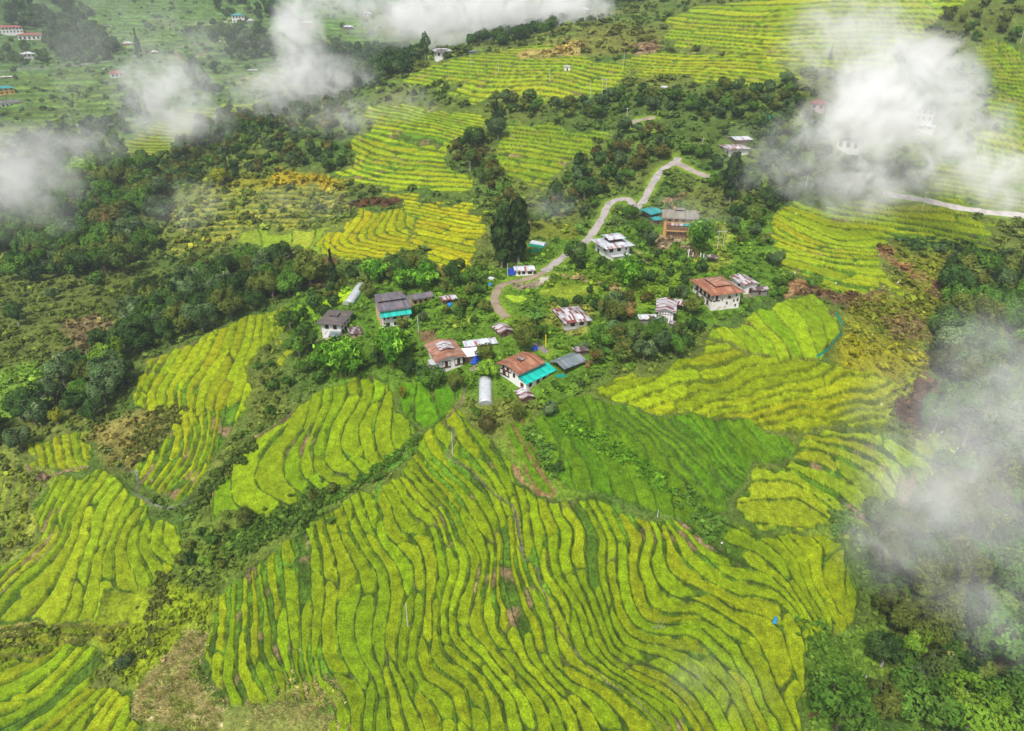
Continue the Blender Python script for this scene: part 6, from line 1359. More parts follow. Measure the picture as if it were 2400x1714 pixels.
# ------------------------------------------------------------------ woods: (outline, spacing m, radius range, colours, where, how tall)
WOODS = [
 ([(0,110),(83,108),(120,140),(83,161),(0,161)], 15, (4, 7), 'dark grey mid', 'trees round the grey-roofed farmhouse'),
 ([(171,105),(251,110),(266,135),(176,140)], 15, (4, 6.5), 'dark grey mid', 'trees above the far road'),
 ([(391,60),(568,60),(602,85),(477,90),(391,83)], 16, (4, 6.5), 'dark grey mid', 'belt below the tall far house'),
 ([(371,156),(489,161),(489,216),(426,221),(414,186)], 14, (4, 7), 'dark grey mid', 'far trees between the mist puffs'),
 ([(206,166),(288,161),(296,191),(266,216),(226,201)], 14, (3.5, 6), 'dark grey mid', 'trees round the small red-roofed house'),
 ([(447,15),(568,5),(568,40),(502,50)], 15, (4, 7), 'dark grey mid', 'trees behind the tall far house'),
 ([(296,216),(331,241),(301,273),(246,256)], 13, (4, 6.5), 'dark grey mid', 'far copse left of the small terraces'),
 ([(-60,400),(130,370),(330,380),(385,450),(340,560),(210,640),(60,625),(-60,610)], 8.5, (5.0, 8.2), 'dark mid mid grey olive', 'misty forest at the left edge'),
 ([(300,700),(360,650),(470,600),(560,590),(640,590),(720,600),(740,640),(655,672),(545,700),(430,750),(315,820),(295,890),(200,945),(30,1025),(-60,1030),(-60,960),(110,905),(125,850),(250,780)], 7.8, (4.4, 7.4), 'dark dark mid grey olive', 'dark wood left of the village'),
 ([(340,340),(400,300),(480,255),(600,230),(700,215),(770,250),(790,300),(770,350),(745,400),(690,375),(600,385),(480,410),(350,430),(330,390)], 8.5, (3.0, 5.0), 'mid grey olive dark red', 'ridge wood above the golden grass'),
 ([(640,130),(740,105),(900,112),(945,140),(880,180),(780,205),(640,180)], 10, (5, 7.5), 'dark dark grey', 'ridge wood behind the mist'),
 ([(1045,105),(1100,85),(1160,58),(1230,38),(1262,48),(1235,80),(1120,105)], 9, (4.5, 6.5), 'dark dark mid', 'row on the skyline ridge'),
 ([(1300,8),(1420,-5),(1430,12),(1300,28)], 9, (4, 6), 'dark mid', 'group at the ridge top'),
 ([(1005,385),(1000,340),(1050,300),(1090,235),(1130,240),(1115,330),(1130,390),(1150,440),(1180,480),(1180,530),(1060,440),(1045,410)], 8, (3.2, 5.2), 'mid dark red olive', 'wooded spur between the terraces'),
 ([(1100,235),(1220,215),(1340,210),(1420,200),(1560,205),(1700,200),(1780,230),(1820,300),(1760,330),(1690,300),(1620,300),(1560,270),(1470,250),(1340,265),(1210,262),(1130,255)], 9, (3.6, 5.6), 'dark mid grey olive', 'wood below the upper right terraces'),
 ([(1190,440),(1260,385),(1340,320),(1400,285),(1480,300),(1490,350),(1440,385),(1410,430),(1340,440),(1300,500),(1210,500),(1180,470)], 8, (3.4, 5.2), 'mid dark grey red', 'wood left of the lane'),
 ([(1500,350),(1560,340),(1600,300),(1700,310),(1790,340),(1800,420),(1720,480),(1640,490),(1560,440),(1580,400)], 8, (3.2, 5.0), 'dark mid grey', 'thinly misted trees right of the lane'),
 ([(1620,480),(1700,450),(1700,520),(1720,600),(1660,560),(1620,520)], 8.5, (2.8, 4.4), 'mid grey olive', 'trees right of the earth building'),
 ([(1700,540),(1750,580),(1760,650),(1710,690),(1670,650)], 7.5, (2.0, 3.2), 'mid light grey', 'trees right of the large farmhouse'),
 ([(1700,330),(1800,300),(1960,370),(2060,380),(2040,430),(1900,440),(1790,450)], 10, (4, 6), 'grey mid dark', 'trees under the dense mist'),
 ([(640,700),(740,640),(830,600),(900,600),(1060,610),(1070,660),(960,650),(820,640),(780,680),(730,700),(700,760),(640,740)], 6.5, (3.0, 4.8), 'mid dark olive', 'trees below the golden rice fan'),
 ([(620,760),(700,760),(760,790),(880,800),(960,830),(1000,850),(940,850),(840,820),(720,860),(660,850)], 5.6, (2.6, 4.6), 'mid dark bam', 'trees along the village front edge'),
 ([(1260,600),(1310,560),(1320,590),(1390,590),(1500,560),(1560,600),(1540,650),(1470,650),(1420,640),(1360,620)], 6.6, (2.4, 4.0), 'mid dark light', 'trees between lane and large farmhouse'),
 ([(1350,680),(1440,640),(1530,660),(1530,720),(1580,760),(1540,790),(1440,800),(1350,830),(1310,790),(1330,740)], 6.2, (2.6, 4.2), 'mid dark red grey', 'grove below the half-timbered barn'),
 ([(860,660),(920,640),(1060,660),(1090,700),(1040,740),(980,720),(930,720),(910,690)], 6, (1.8, 3.2), 'mid light olive', 'garden behind the three-storey house'),
 ([(1180,620),(1190,640),(1220,690),(1340,700),(1360,660),(1330,640),(1260,680),(1210,660)], 6, (1.6, 2.6), 'mid light dark', 'hedges of the middle plots'),
 ([(1030,890),(1060,870),(1060,930),(1080,960),(1050,965),(1030,930)], 5.5, (1.8, 2.8), 'mid olive dark', 'thicket below the grey tunnel'),
 ([(1170,870),(1250,860),(1330,840),(1290,880),(1220,910),(1140,930)], 6, (1.6, 2.6), 'grey light mid', 'slope below the turquoise roof'),
 ([(1150,1150),(1180,1110),(1250,1090),(1330,1110),(1300,1150)], 400, (1, 1.1), 'mid', 'nowhere'),
 ([(2120,640),(2200,600),(2400,590),(2400,1640),(1840,1640),(1900,1520),(1960,1430),(1930,1330),(1900,1250),(1950,1165),(2080,1130),(2130,1000),(2070,960),(2080,850),(2070,740)], 8.5, (5.2, 9.4), 'dark mid mid grey olive', 'misty lower right forest'),
 ([(2150,640),(2400,590),(2400,1640),(1860,1640),(1920,1520),(1970,1430),(1940,1330),(1920,1250),(1970,1165),(2090,1130),(2130,1000),(2090,850),(2090,740)], 4.6, (1.8, 3.4), 'dark dark mid grey', 'shrubs under the lower right forest'),
 ([(365,1290),(380,1230),(420,1190),(540,1150),(660,1110),(700,1090),(760,1080),(700,1140),(600,1160),(540,1200),(490,1260),(420,1300)], 5.5, (1.8, 3.2), 'dark mid olive', 'hedge of the left gully'),
 ([(740,1100),(800,1075),(880,1030),(920,1000),(925,1010),(860,1055),(800,1095)], 4.5, (1.2, 2.0), 'mid light', 'hedge between the rice fans'),
 ([(550,800),(600,770),(650,860),(660,900),(600,920),(560,880)], 8, (1.6, 2.6), 'olive mid', 'slope beside the yellow terraces'),
 ([(100,70),(190,60),(270,95),(260,140),(170,150),(110,130)], 13, (6, 9), 'dark grey', 'dark copse on the far hillside'),
 ([(0,0),(180,0),(220,50),(150,70),(0,60)], 14, (6, 9), 'grey dark', 'upper left wood'),
 ([(470,80),(560,65),(620,110),(600,140),(490,135)], 13, (6, 8.5), 'dark grey', 'copse below the far road'),
 ([(520,0),(620,10),(680,60),(560,40)], 13, (5, 8), 'dark grey', 'top of the far hillside'),
 ([(40,300),(130,285),(260,270),(300,300),(330,370),(230,385),(110,385),(20,360)], 11, (4.5, 7), 'dark grey mid', 'misty wood below the far terraces'),
 ([(250,240),(340,215),(370,270),(290,290)], 12, (4, 6), 'dark grey', 'small yellow terraces across the valley'),
 ([(850,20),(1050,0),(1300,0),(1240,40),(1060,70),(900,90)], 14, (6, 9), 'dark grey', 'cloudy valley behind the ridge'),
 ([(1780,500),(1690,500),(1720,470),(1800,460)], 9, (3, 5), 'grey mid', 'foot of the mist'),
 ([(2050,560),(2150,540),(2260,560),(2200,600),(2080,590)], 9, (2, 3.4), 'mid grey', 'bushes above the ochre grass'),
 ([(1720,90),(1780,110),(1700,150),(1790,190),(1760,220),(1700,200)], 11, (3.5, 5.5), 'grey mid', 'hedge under the upper mist'),
 ([(2060,30),(2274,30),(2274,90),(2150,100),(2080,80)], 12, (3, 5), 'olive mid dark', 'scrub at the upper right'),
]
SIZE_W = lambda R: 'small' if R < 2.6 else ('medium' if R < 4.2 else ('large' if R < 6 else 'huge'))
CW = {'dark': 'dark green', 'mid': 'green', 'grey': 'grey green', 'olive': 'olive', 'light': 'light green', 'red': 'orange-tipped', 'bam': 'bright'}
cand = []
wr = np.random.default_rng(5)
for wi, (P, sp, (r0, r1), cols, where) in enumerate(WOODS):
    if where == 'nowhere': continue
    W = wpoly('F', P); A = np.array(W); x0, y0 = A.min(0); x1, y1 = A.max(0)
    xs, ys = np.meshgrid(np.arange(x0, x1, sp), np.arange(y0, y1, sp*0.9)); xs = xs+(np.arange(xs.shape[0])[:, None] % 2)*sp/2
    xs = (xs+wr.uniform(-.38, .38, xs.shape)*sp).ravel(); ys = (ys+wr.uniform(-.38, .38, ys.shape)*sp).ravel()
    ok = in_poly(xs, ys, W); xs = xs[ok]; ys = ys[ok]
    cm = _lookup(CROPM, xs, ys); cl = _lookup(CLR, xs, ys)
    cs = cols.split()
    for x, y, c1, c2 in zip(xs, ys, cm, cl):
        if c1 > -1.5 and c2 > 0.1 or c2 > 0.5: continue
        if wr.random() < 0.06: continue
        R = r0+(r1-r0)*wr.random()**1.3; bad = False
        for q in KEEP:
            dx = x-q[0]; dy = y-q[1]
            if dx*dx+dy*dy > (q[2]+R*0.75)**2: continue
            if len(q) > 3:
                u = dx*math.cos(q[3])+dy*math.sin(q[3]); v = -dx*math.sin(q[3])+dy*math.cos(q[3])
                if abs(u) < q[4]+R*0.7 and abs(v) < q[5]+R*0.7: bad = True
                # keep the view of a house's front clear too
            else: bad = True
            if bad: break
        for q in SOLO:
            if (x-q[0])**2+(y-q[1])**2 < (0.5*(q[2]+R*0.5))**2: bad = True; break
        if bad: continue
        # not straight in front of a house
        for q in KEEP:
            if len(q) <= 3: continue
            hr = math.hypot(q[0], q[1]); tr = math.hypot(x, y)
            if tr < hr and hr-tr < 4+R*1.9 and abs(math.atan2(x, y)-math.atan2(q[0], q[1]))*hr < q[2]*0.8+R*0.5: bad = True; break
        if bad: continue
        z = ground(x, y); D = math.sqrt(x*x+y*y+(z-CAM_Z)**2)
        # visible in the photograph?
        th = math.atan2(x, y); cand.append((R/D, x, y, z, R, cs[wr.integers(len(cs))], where, wi, r0 >= 3))
cand.sort(reverse=True)
print('woods', len(cand))
def infr(x, y, z, R):
    v = Vector((x, y, z+R-CAM_Z)); c, s = math.cos(PITCH), math.sin(PITCH)
    dp = v.y*c-v.z*s; up = v.y*s+v.z*c
    px = 1200+FPX*v.x/dp; py = 857-FPX*up/dp; m = FPX*R/dp
    return dp > 0 and -m < px < 2400+m and -m < py < 1714+m, px, py
solo_n = sum(1 for o in COL.objects if o.name.startswith('broadleaf_tree'))
budget = 296-solo_n; rest = []
KIND3 = ['rounded', 'tall', 'spreading']
USED = {}
for c in cand:
    _, x, y, z, R, col, where, wi, big = c
    fr, px, py = infr(x, y, z, R)
    if fr and budget > 0 and col != 'bam':
        v = random.randrange(3); budget -= 1
        # where it stands inside its wood, in thirds
        W = np.array(crop('F', WOODS[wi][0])); fx = (px-W[:, 0].min())/(np.ptp(W[:, 0])+1); fy = (py-W[:, 1].min())/(np.ptp(W[:, 1])+1)
        hx = 'left' if fx < .34 else ('right' if fx > .66 else 'middle'); hy = 'upper' if fy < .34 else ('lower' if fy > .66 else 'central')
        lab = '%s %s %s tree, %s %s of the %s' % (SIZE_W(R), KIND3[v], CW.get(col, 'green'), hy, hx, where)
        lab = lab.replace('medium ', ''); o_ = plant('b', col, x, y, R, lab, 'tree', 'trees of the '+where, v); USED.setdefault(lab, []).append((math.hypot(x, y), o_))
    else: rest.append((x, y, z, R, col if col != 'bam' else 'bamboo'))
for lab, L_ in USED.items():
    if len(L_) == 2 and len(lab.split()) < 14:
        L_.sort(key=lambda q: q[0]); L_[0][1]['label'] = lab+', nearer one'; L_[1][1]['label'] = lab+', farther one'
# the remaining trees read as woods
def lod(rng, n, R, leaf):
    P, N, A = crown_pts(rng, n, 1.0, rng.uniform(.75, 1.0), 7, 0.62); P[:, 2] += 1.0; return leaf_quads(P, N, leaf, rng), A
LODS = [lod(np.random.default_rng(900+k), 620, 1, 0.185) for k in range(6)]
SM = [lod(np.random.default_rng(950+k), 30, 1, 0.70) for k in range(8)]
PAL_ = {'dark': (0.045, 0.095, 0.022), 'mid': (0.075, 0.155, 0.022), 'olive': (0.115, 0.15, 0.026), 'grey': (0.08, 0.135, 0.048), 'light': (0.16, 0.29, 0.025), 'red': (0.12, 0.12, 0.025), 'bamboo': (0.08, 0.18, 0.015), 'rust': (0.20, 0.13, 0.04), 'dry': (0.30, 0.22, 0.12)}
def tint_mat(name):
    m = bpy.data.materials.new(name); m.use_nodes = True; nt = m.node_tree; n = nt.nodes; l = nt.links; n.remove(n['Principled BSDF'])
    at_ = n.new('ShaderNodeAttribute'); at_.attribute_name = 'clump'; d = n.new('ShaderNodeBsdfDiffuse'); t = n.new('ShaderNodeBsdfTranslucent'); ms = n.new('ShaderNodeMixShader'); ms.inputs[0].default_value = .25
    l.new(at_.outputs['Color'], d.inputs[0]); l.new(at_.outputs['Color'], t.inputs[0]); l.new(d.outputs[0], ms.inputs[1]); l.new(t.outputs[0], ms.inputs[2]); l.new(ms.outputs[0], n['Material Output'].inputs[0]); return m
TM = tint_mat('leaves_of_the_woods')
def joined(name, items, protos, label, cat):
    """items: x, y, z, R, tall, colour"""
    Vs = []; Cs = []; rng = np.random.default_rng(77)
    for x, y, z, R, tall, c in items:
        V, A = protos[rng.integers(len(protos))]; a = rng.random()*6.283; ca, sa = math.cos(a), math.sin(a); s1 = R*rng.uniform(.85, 1.2)
        Vs.append(np.stack([x+(V[:, 0]*ca-V[:, 1]*sa)*s1, y+(V[:, 0]*sa+V[:, 1]*ca)*R, z+V[:, 2]*R*tall], -1))
        f = (0.62+0.85*A[:, 0:1])*rng.uniform(.8, 1.25); cc = np.array(c)[None]*f; hi = (A[:, 1:2] > .75); cc = np.where(hi, cc*np.array([[1.5, 1.35, 1.2]]), cc)
        Cs.append(np.repeat(cc, 4, 0))
    V = np.concatenate(Vs).astype(np.float32); C_c = np.concatenate(Cs)
    me = new_mesh(name, V, np.arange(len(V))); me.polygons.foreach_set('use_smooth', np.zeros(len(me.polygons), bool)); set_col(me, 'clump', np.clip(C_c, 0, 1)); me.materials.append(TM)
    o = bpy.data.objects.new(name, me); COL.objects.link(o); tag(o, label, cat, None, 'stuff'); return o
print('rest of woods', len(rest))
joined('woodland', [(x, y, z-0.1*R, R, 1.0, PAL_[c]) for x, y, z, R, c in rest], LODS, 'dense woodland crowns filling the valley and the slopes behind the single trees', 'woodland')
# low wild growth on all the rough ground
ur = np.random.default_rng(8); items = []; dry = []
BUSHY = [('C3', [(480,460),(600,560),(750,690),(870,700),(1000,790),(1180,900),(1250,990),(1400,1100)], 2.2, 230, .8, (0.12, 0.27, 0.018)),
 ('C3', [(170,560),(230,700),(330,880)], 2.0, 70, 1.0, (0.11, 0.22, 0.03)), ('C3', [(1490,1130),(1600,1290),(1750,1400),(1850,1500)], 3.0, 80, .9, (0.11, 0.22, 0.03)),
 ('C2', [(1440,620),(1300,760),(1150,870),(940,1010),(760,1130),(620,1200)], 1.0, 120, .8, (0.09, 0.19, 0.02)), ('C2', [(600,1200),(300,1330),(0,1500),(-200,1560)], 3.5, 300, 1.1, (0.08, 0.15, 0.02)),
 ('C1', [(2240,700),(2100,800),(1900,1000),(1840,1100),(1700,1250)], 2.2, 160, .9, (0.08, 0.13, 0.02)), ('C1', [(1500,430),(1400,520),(1300,640),(1200,760)], 5, 160, 1.0, (0.13, 0.15, 0.03)),
 ('B1', [(1480,250),(1400,450),(1380,700),(1300,900),(1000,1080)], 2.6, 120, .8, (0.13, 0.16, 0.025)), ('B1', [(1700,780),(1500,1000),(1280,1250),(1240,1450)], 1.6, 700, .5, (0.50, 0.45, 0.20)),
 ('B1', [(1780,800),(1650,1050),(1440,1300),(1500,1520)], 1.6, 700, .5, (0.50, 0.45, 0.20)), ('B1', [(1600,1200),(1750,1300),(1950,1500)], 1.4, 500, .5, (0.50, 0.45, 0.20)),
 ('B2', [(100,1400),(300,1400),(560,1400),(500,1600)], 6, 300, .7, (0.36, 0.34, 0.12)), ('C4', [(1400,130),(1250,260),(1150,420),(1350,500)], 4.5, 300, .7, (0.11, 0.06, 0.035)),
 ('M4', [(200,930),(500,960),(750,1030),(1000,1080)], 4.0, 300, .6, (0.15, 0.09, 0.045)), ('M4', [(1200,540),(1500,560),(1900,610)], 3.5, 130, 1.3, (0.06, 0.12, 0.03)),
 ('M2', [(830,200),(950,130),(1100,130),(1250,200)], 3.0, 100, 1.0, (0.10, 0.05, 0.03)), ('T3', [(1000,440),(1150,400),(1300,420)], 7, 130, 1.2, (0.30, 0.21, 0.13)),
 ('B4', [(420,800),(560,1000),(640,1250),(480,1500)], 4, 380, .8, (0.10, 0.20, 0.02)), ('C4', [(700,1300),(640,1400),(750,1500)], 3, 90, .9, (0.12, 0.22, 0.04))]
for tg, P, hw, cnt, sz, c in BUSHY:
    W = [at(*q, ZF) for q in crop(tg, P)]
    for _ in range(cnt):
        k = ur.integers(len(W)-1); u = ur.random(); x = W[k][0]*(1-u)+W[k+1][0]*u+ur.normal()*hw*.6; y = W[k][1]*(1-u)+W[k+1][1]*u+ur.normal()*hw*.6
        s_ = sz*(0.6+1.0*ur.random()); (dry if c[0] > c[1] else items).append((x, y, ground(x, y)-.4*s_, s_, .8, np.array(c)*(0.8+.4*ur.random())))
fi_ = ur.random(420000)*NI; fj_ = ur.random(420000)*NJ
ii = fi_.astype(int); jj = fj_.astype(int); ii = np.clip(ii, 0, NI-2); jj = np.clip(jj, 0, NJ-2)
X = GX[ii, jj]+ur.normal(size=len(ii))*.3; Y = GY[ii, jj]+ur.normal(size=len(ii))*.3; Zg = ZF[ii, jj]; R_ = RR[ii, jj]
cmk = CROPM[ii, jj]; clk = CLR[ii, jj]; den = fbm(X/22, Y/22, 300, 3); den2 = fbm(X/7, Y/7, 310, 2)
vis = (np.abs(AA[ii, jj]) < 1.0)&(R_ < 1300)&(R_ > 75)
keep = vis&(clk < 0.15)&(den*0.6+den2*0.5+ur.random(len(ii))*0.5 > 0.62)
idx_ = np.where(keep)[0]; ur.shuffle(idx_); idx_ = idx_[:60000]
LAWN = [wpoly('B1', [(1190,1400),(1250,1200),(1500,1000),(1620,760),(1780,720),(1860,800),(1700,1000),(1800,1250),(1990,1440),(1950,1650),(1300,1640)]), wpoly('F', [(640,1545),(735,1560),(740,1640),(600,1720),(440,1720),(500,1560)]), wpoly('M2', [(330,1180),(480,1050),(620,1000),(870,950),(870,1020),(780,1100),(570,1110),(480,1250),(330,1230)]), wpoly('M2', [(1350,1355),(1580,1320),(1590,1400),(1540,1480),(1440,1440)]), wpoly('M3', [(-30,960),(30,960),(120,1040),(60,1070),(-30,1090)]), wpoly('M3', [(220,960),(400,900),(560,900),(820,920),(700,1000),(420,1030),(300,1000)]), wpoly('M3', [(60,850),(240,790),(370,800),(340,870),(240,910),(140,910)]), wpoly('C3', [(100,180),(250,110),(420,60),(480,140),(380,200),(200,260)]), wpoly('B1', [(900,380),(1390,300),(1560,500),(1300,700),(950,700)])]
lawn = np.zeros(len(X), bool)
for W in LAWN: lawn |= in_poly(X, Y, W)
gz = FCOL[ii, jj]
for k in idx_:
    x, y = X[k], Y[k]
    if lawn[k]: continue
    bad = False
    for q in KEEP:
        if len(q) > 3 and (x-q[0])**2+(y-q[1])**2 < (q[2]+1)**2:
            u = (x-q[0])*math.cos(q[3])+(y-q[1])*math.sin(q[3]); v = -(x-q[0])*math.sin(q[3])+(y-q[1])*math.cos(q[3])
            if abs(u) < q[4]+.6 and abs(v) < q[5]+.6: bad = True; break
    if bad: continue
    c = gz[k]; g_ = ur.random(); base = np.array(c)*1.15
    if R_[k] > 480: base = base*(0.72+.4*ur.random())
    elif c[0] < c[1]*0.95: base = base*0.85+np.array(PAL_[('dark', 'mid', 'mid', 'olive', 'grey', 'light')[ur.integers(6)]])*0.28
    s_ = (0.42+1.9*ur.random()**3.0)*float(np.clip(R_[k]/260, .7, 1.9))
    items.append((x, y, Zg[k]-0.45*s_, s_, 0.75, base))
def tuft(rng, n=44):
    a = rng.random(n)*6.283; r0 = rng.random(n)**.5*.8; ln = .25+.9*rng.random(n); w = .06+.07*rng.random(n); h = .25+.5*rng.random(n); b = a+rng.normal(size=n)*.8
    x0 = r0*np.cos(a); y0 = r0*np.sin(a); dx = -np.sin(b)*w; dy = np.cos(b)*w; x1 = x0+np.cos(b)*ln; y1 = y0+np.sin(b)*ln; z0 = np.full(n, -.2)
    V = np.stack([np.stack([x0-dx, y0-dy, z0], -1), np.stack([x0+dx, y0+dy, z0], -1), np.stack([x1+dx, y1+dy, h], -1), np.stack([x1-dx, y1-dy, h], -1)], 1).reshape(-1, 3)
    return V, np.stack([rng.random(n), rng.random(n), a*0], -1)
TUFT = [tuft(np.random.default_rng(700+k)) for k in range(6)]
for tg, P in (('B1', [(1190,1400),(1250,1200),(1500,1000),(1620,760),(1780,720),(1860,800),(1700,1000),(1800,1250),(1990,1440),(1950,1650),(1300,1640)]), ('M4', [(700,580),(1000,600),(1500,560),(2000,640),(1900,900),(1500,1100),(1400,1500),(700,1500),(640,1150),(900,900)]), ('B1', [(0,700),(500,680),(900,760),(700,850),(400,830),(0,900)])):
    W = wpoly(tg, P); A_ = np.array(W); k_ = 900 if tg == 'B1' else 2400
    xs = ur.uniform(A_[:, 0].min(), A_[:, 0].max(), k_); ys = ur.uniform(A_[:, 1].min(), A_[:, 1].max(), k_); ok = in_poly(xs, ys, W)&(_lookup(CROPM, xs, ys) < -.3)
    for x, y in zip(xs[ok], ys[ok]): dry.append((x, y, ground(x, y)-.1, ur.uniform(.35, .8), 1.0, np.array((0.36, 0.34, 0.11) if ur.random() < .5 else (0.22, 0.29, 0.04))))
joined('dry_grass', dry, TUFT, 'dry straw-coloured grass tufts on the unused terraces and banks', 'dry grass')
print('wild growth', len(items))
joined('undergrowth', items, SM, 'low wild bushes and tall weeds covering the rough ground between the fields', 'undergrowth')
# ------------------------------------------------------------------ haze in the valley and the drifting clouds
def volume_mat(name, colour, dens, aniso=0.0, scale=None, lo=0.42, hi=0.62, seed=0.0, stretch=(1, 1, 1), edge=0.42):
    m = bpy.data.materials.new(name); m.use_nodes = True; nt = m.node_tree; n = nt.nodes; l = nt.links; n.remove(n['Principled BSDF'])
    v = n.new('ShaderNodeVolumePrincipled'); v.inputs['Color'].default_value = (*colour, 1); v.inputs['Anisotropy'].default_value = aniso; v.inputs['Density'].default_value = dens
    l.new(v.outputs[0], n['Material Output'].inputs['Volume'])
    if scale:
        geo = n.new('ShaderNodeNewGeometry'); tc = n.new('ShaderNodeTexCoord')
        def noise(sc, det, off):
            mp = n.new('ShaderNodeMapping'); mp.inputs['Location'].default_value = (seed+off, seed*.7, seed*.3); l.new(geo.outputs['Position'], mp.inputs[0])
            t = n.new('ShaderNodeTexNoise'); t.inputs['Scale'].default_value = 1.0/sc; t.inputs['Detail'].default_value = det; t.inputs['Roughness'].default_value = .6; t.inputs['Distortion'].default_value = 0.8; l.new(mp.outputs[0], t.inputs[0]); return t.outputs[0]
        def math_(op, a, b):
            q = n.new('ShaderNodeMath'); q.operation = op
            for k, z in enumerate((a, b)):
                if isinstance(z, (int, float)): q.inputs[k].default_value = z
                else: l.new(z, q.inputs[k])
            return q.outputs[0]
        big = noise(scale*1.5, 3, 0.0); fine = noise(scale*0.45, 7, 91.0)
        ln = n.new('ShaderNodeVectorMath'); ln.operation = 'LENGTH'; l.new(tc.outputs['Object'], ln.inputs[0])
        f = math_('SUBTRACT', math_('SUBTRACT', 1.0, ln.outputs['Value']), math_('MULTIPLY', math_('SUBTRACT', big, lo+.08), -1.5))
        lim = n.new('ShaderNodeMapRange'); lim.inputs['From Min'].default_value = 1.0; lim.inputs['From Max'].default_value = 0.8; l.new(ln.outputs['Value'], lim.inputs[0])
        f = math_('POWER', math_('MAXIMUM', math_('MULTIPLY', f, lim.outputs[0]), 0.0), 1.5)
        g = n.new('ShaderNodeMapRange'); g.inputs['From Min'].default_value = .41; g.inputs['From Max'].default_value = .62; g.inputs['To Min'].default_value = 0.05; g.inputs['To Max'].default_value = 1.9; l.new(fine, g.inputs[0])
        mr = n.new('ShaderNodeMath'); mr.operation = 'MULTIPLY'; l.new(math_('MULTIPLY', f, g.outputs[0]), mr.inputs[0]); mr.inputs[1].default_value = dens*1.35
        l.new(mr.outputs[0], v.inputs['Density'])
    return m
hz = MB().box(-1800, -1800, float(ZF.min())-2, 1800, 1800, float(ZF.max())+60).build('haze', volume_mat('haze', (0.78, 0.87, 1.0), 0.00015))
hz['kind'] = 'stuff'; hz['label'] = 'thin blue haze filling the valley'; hz['category'] = 'haze'
import bmesh
def cloud(px, py, D, wpx, hpx, depth, dens, scale, lo=0.42, hi=0.6, label='', seed=None):
    dx, dy, dz = ray(px, py); k = D/math.sqrt(dx*dx+dy*dy+dz*dz)
    me = bpy.data.meshes.new('mist'); bm = bmesh.new(); bmesh.ops.create_icosphere(bm, subdivisions=3, radius=1.0); bm.to_mesh(me); bm.free()
    o = bpy.data.objects.new('mist', me); COL.objects.link(o)
    o.location = (dx*k, dy*k, CAM_Z+dz*k); o.rotation_euler = (0, 0, -math.atan2(dx, dy))
    o.scale = (1.12*wpx*D/FPX, 1.1*depth, 1.12*hpx*D/FPX)
    me.materials.append(volume_mat('mist', (1.0, 1.0, 1.0), dens, -0.35, scale, lo, hi, (px*0.37+py) if seed is None else seed))
    tag(o, label, 'mist', None, 'stuff'); return o
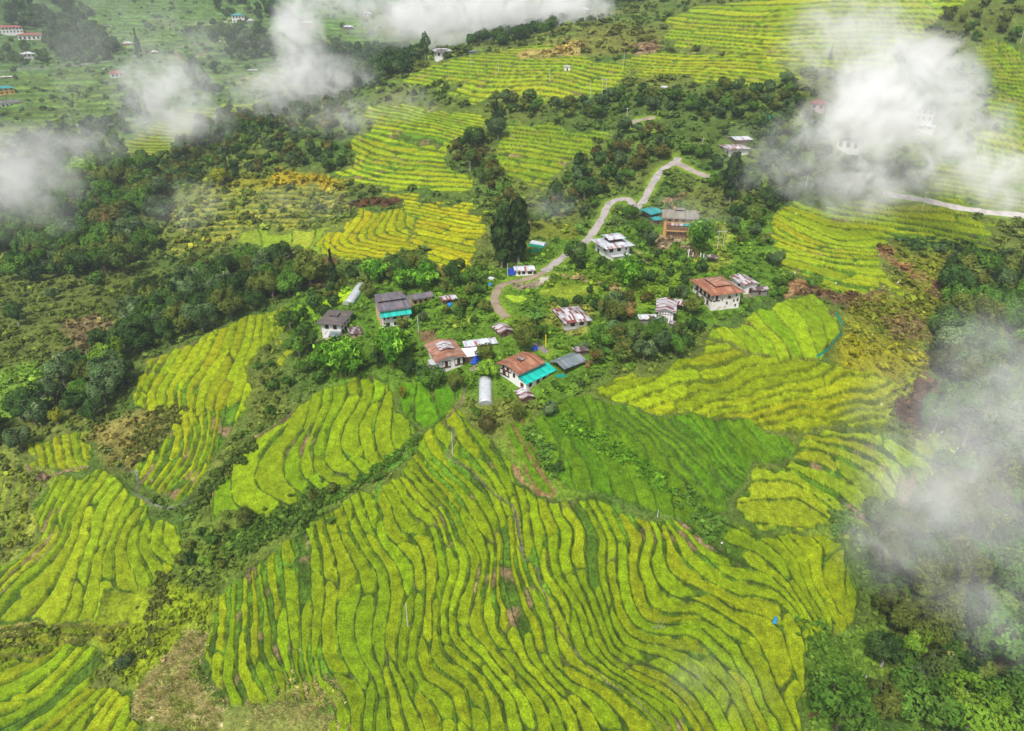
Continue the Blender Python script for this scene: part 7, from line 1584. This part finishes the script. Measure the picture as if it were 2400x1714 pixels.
MIST = [
 # right: the dense white cloud
 (2110, 230, 360, 150, 130, 26, 0.085, 26, 0.36, 0.5, 'dense white cloud over the misty buildings'),
 (2240, 330, 350, 110, 120, 22, 0.055, 22, 0.40, 0.6, 'right flank of the dense white cloud'),
 (2010, 310, 345, 135, 95, 20, 0.058, 22, 0.38, 0.6, 'lower left part of the white cloud'),
 (2010, 430, 330, 170, 80, 20, 0.030, 24, 0.38, 0.6, 'thin mist trailing below the white cloud'),
 (2000, 100, 420, 160, 120, 30, 0.034, 26, 0.40, 0.6, 'thin mist rising above the white cloud'),
 (2360, 430, 340, 110, 60, 20, 0.06, 20, 0.40, 0.6, 'mist bank over the hill road at the right edge'),
 (1780, 360, 330, 120, 90, 18, 0.012, 22, 0.42, 0.62, 'faint mist over the trees right of the lane'),
 (1640, 500, 285, 130, 60, 12, 0.007, 14, 0.42, 0.62, 'wisp in front of the bare earth building'),
 # right: forest mist
 (2340, 950, 190, 170, 160, 20, 0.010, 20, 0.42, 0.62, 'mist rising from the forest at the right edge'),
 (2250, 1180, 180, 150, 110, 18, 0.010, 18, 0.42, 0.62, 'mist between the trees of the right forest'),
 (2370, 1420, 170, 100, 130, 14, 0.012, 16, 0.42, 0.62, 'mist in the lower right forest'),
 (2080, 1300, 175, 110, 90, 12, 0.010, 12, 0.42, 0.62, 'thin veil at the edge of the lower right forest'),
 (1650, 1590, 150, 160, 80, 8, 0.006, 12, 0.42, 0.62, 'faint veil over the rice at the bottom'),
 (2260, 1120, 185, 260, 330, 24, 0.014, 26, 0.42, 0.62, 'thin veil over the whole right forest'),
 (2330, 820, 215, 130, 120, 16, 0.012, 16, 0.42, 0.62, 'mist above the ochre grass at the right edge'),
 (330, 110, 600, 520, 200, 40, 0.0045, 60, 0.42, 0.62, 'pale veil over the far hillside'),
 (2060, 270, 352, 120, 70, 16, 0.060, 30, 0.38, 0.6, 'mist hiding the two white buildings'),
 # left
 (390, 225, 520, 110, 80, 26, 0.055, 26, 0.40, 0.6, 'mist puff below the far terraces'),
 (420, 290, 500, 120, 50, 22, 0.040, 24, 0.40, 0.6, 'mist over the small yellow terraces'),
 (700, 100, 560, 60, 110, 26, 0.060, 28, 0.38, 0.6, 'rising column of mist in the valley'),
 (740, 190, 520, 150, 60, 26, 0.045, 26, 0.40, 0.6, 'foot of the rising mist column'),
 (640, 210, 520, 130, 60, 24, 0.035, 26, 0.40, 0.6, 'mist left of the rising column'),
 (790, 270, 420, 130, 60, 20, 0.022, 20, 0.42, 0.6, 'mist drifting over the ridge trees'),
 (1130, 40, 620, 190, 80, 40, 0.065, 36, 0.36, 0.5, 'cloud bank filling the valley behind the ridge'),
 (950, 40, 640, 140, 70, 36, 0.040, 34, 0.40, 0.6, 'thinner mist left of the cloud bank'),
 (1330, 30, 640, 110, 60, 36, 0.060, 34, 0.38, 0.6, 'end of the cloud bank at the skyline trees'),
 (790, 5, 650, 110, 40, 30, 0.040, 30, 0.38, 0.6, 'mist at the top edge of the photo'),
 (40, 430, 330, 130, 120, 22, 0.055, 24, 0.38, 0.6, 'mist cloud at the left edge'),
 (190, 330, 430, 140, 60, 20, 0.025, 22, 0.42, 0.6, 'thin mist above the left forest'),
 (440, 480, 330, 110, 60, 14, 0.012, 16, 0.42, 0.6, 'wisp at the edge of the left forest'),
 (700, 480, 290, 130, 50, 12, 0.009, 14, 0.42, 0.6, 'wisp over the old terraces'),
 (940, 240, 390, 90, 45, 14, 0.012, 14, 0.42, 0.6, 'wisp over the top of the middle terraces'),
 (1290, 480, 290, 80, 45, 12, 0.010, 12, 0.42, 0.6, 'wisp over the wood left of the lane'),
]
for q in MIST: cloud(*q)
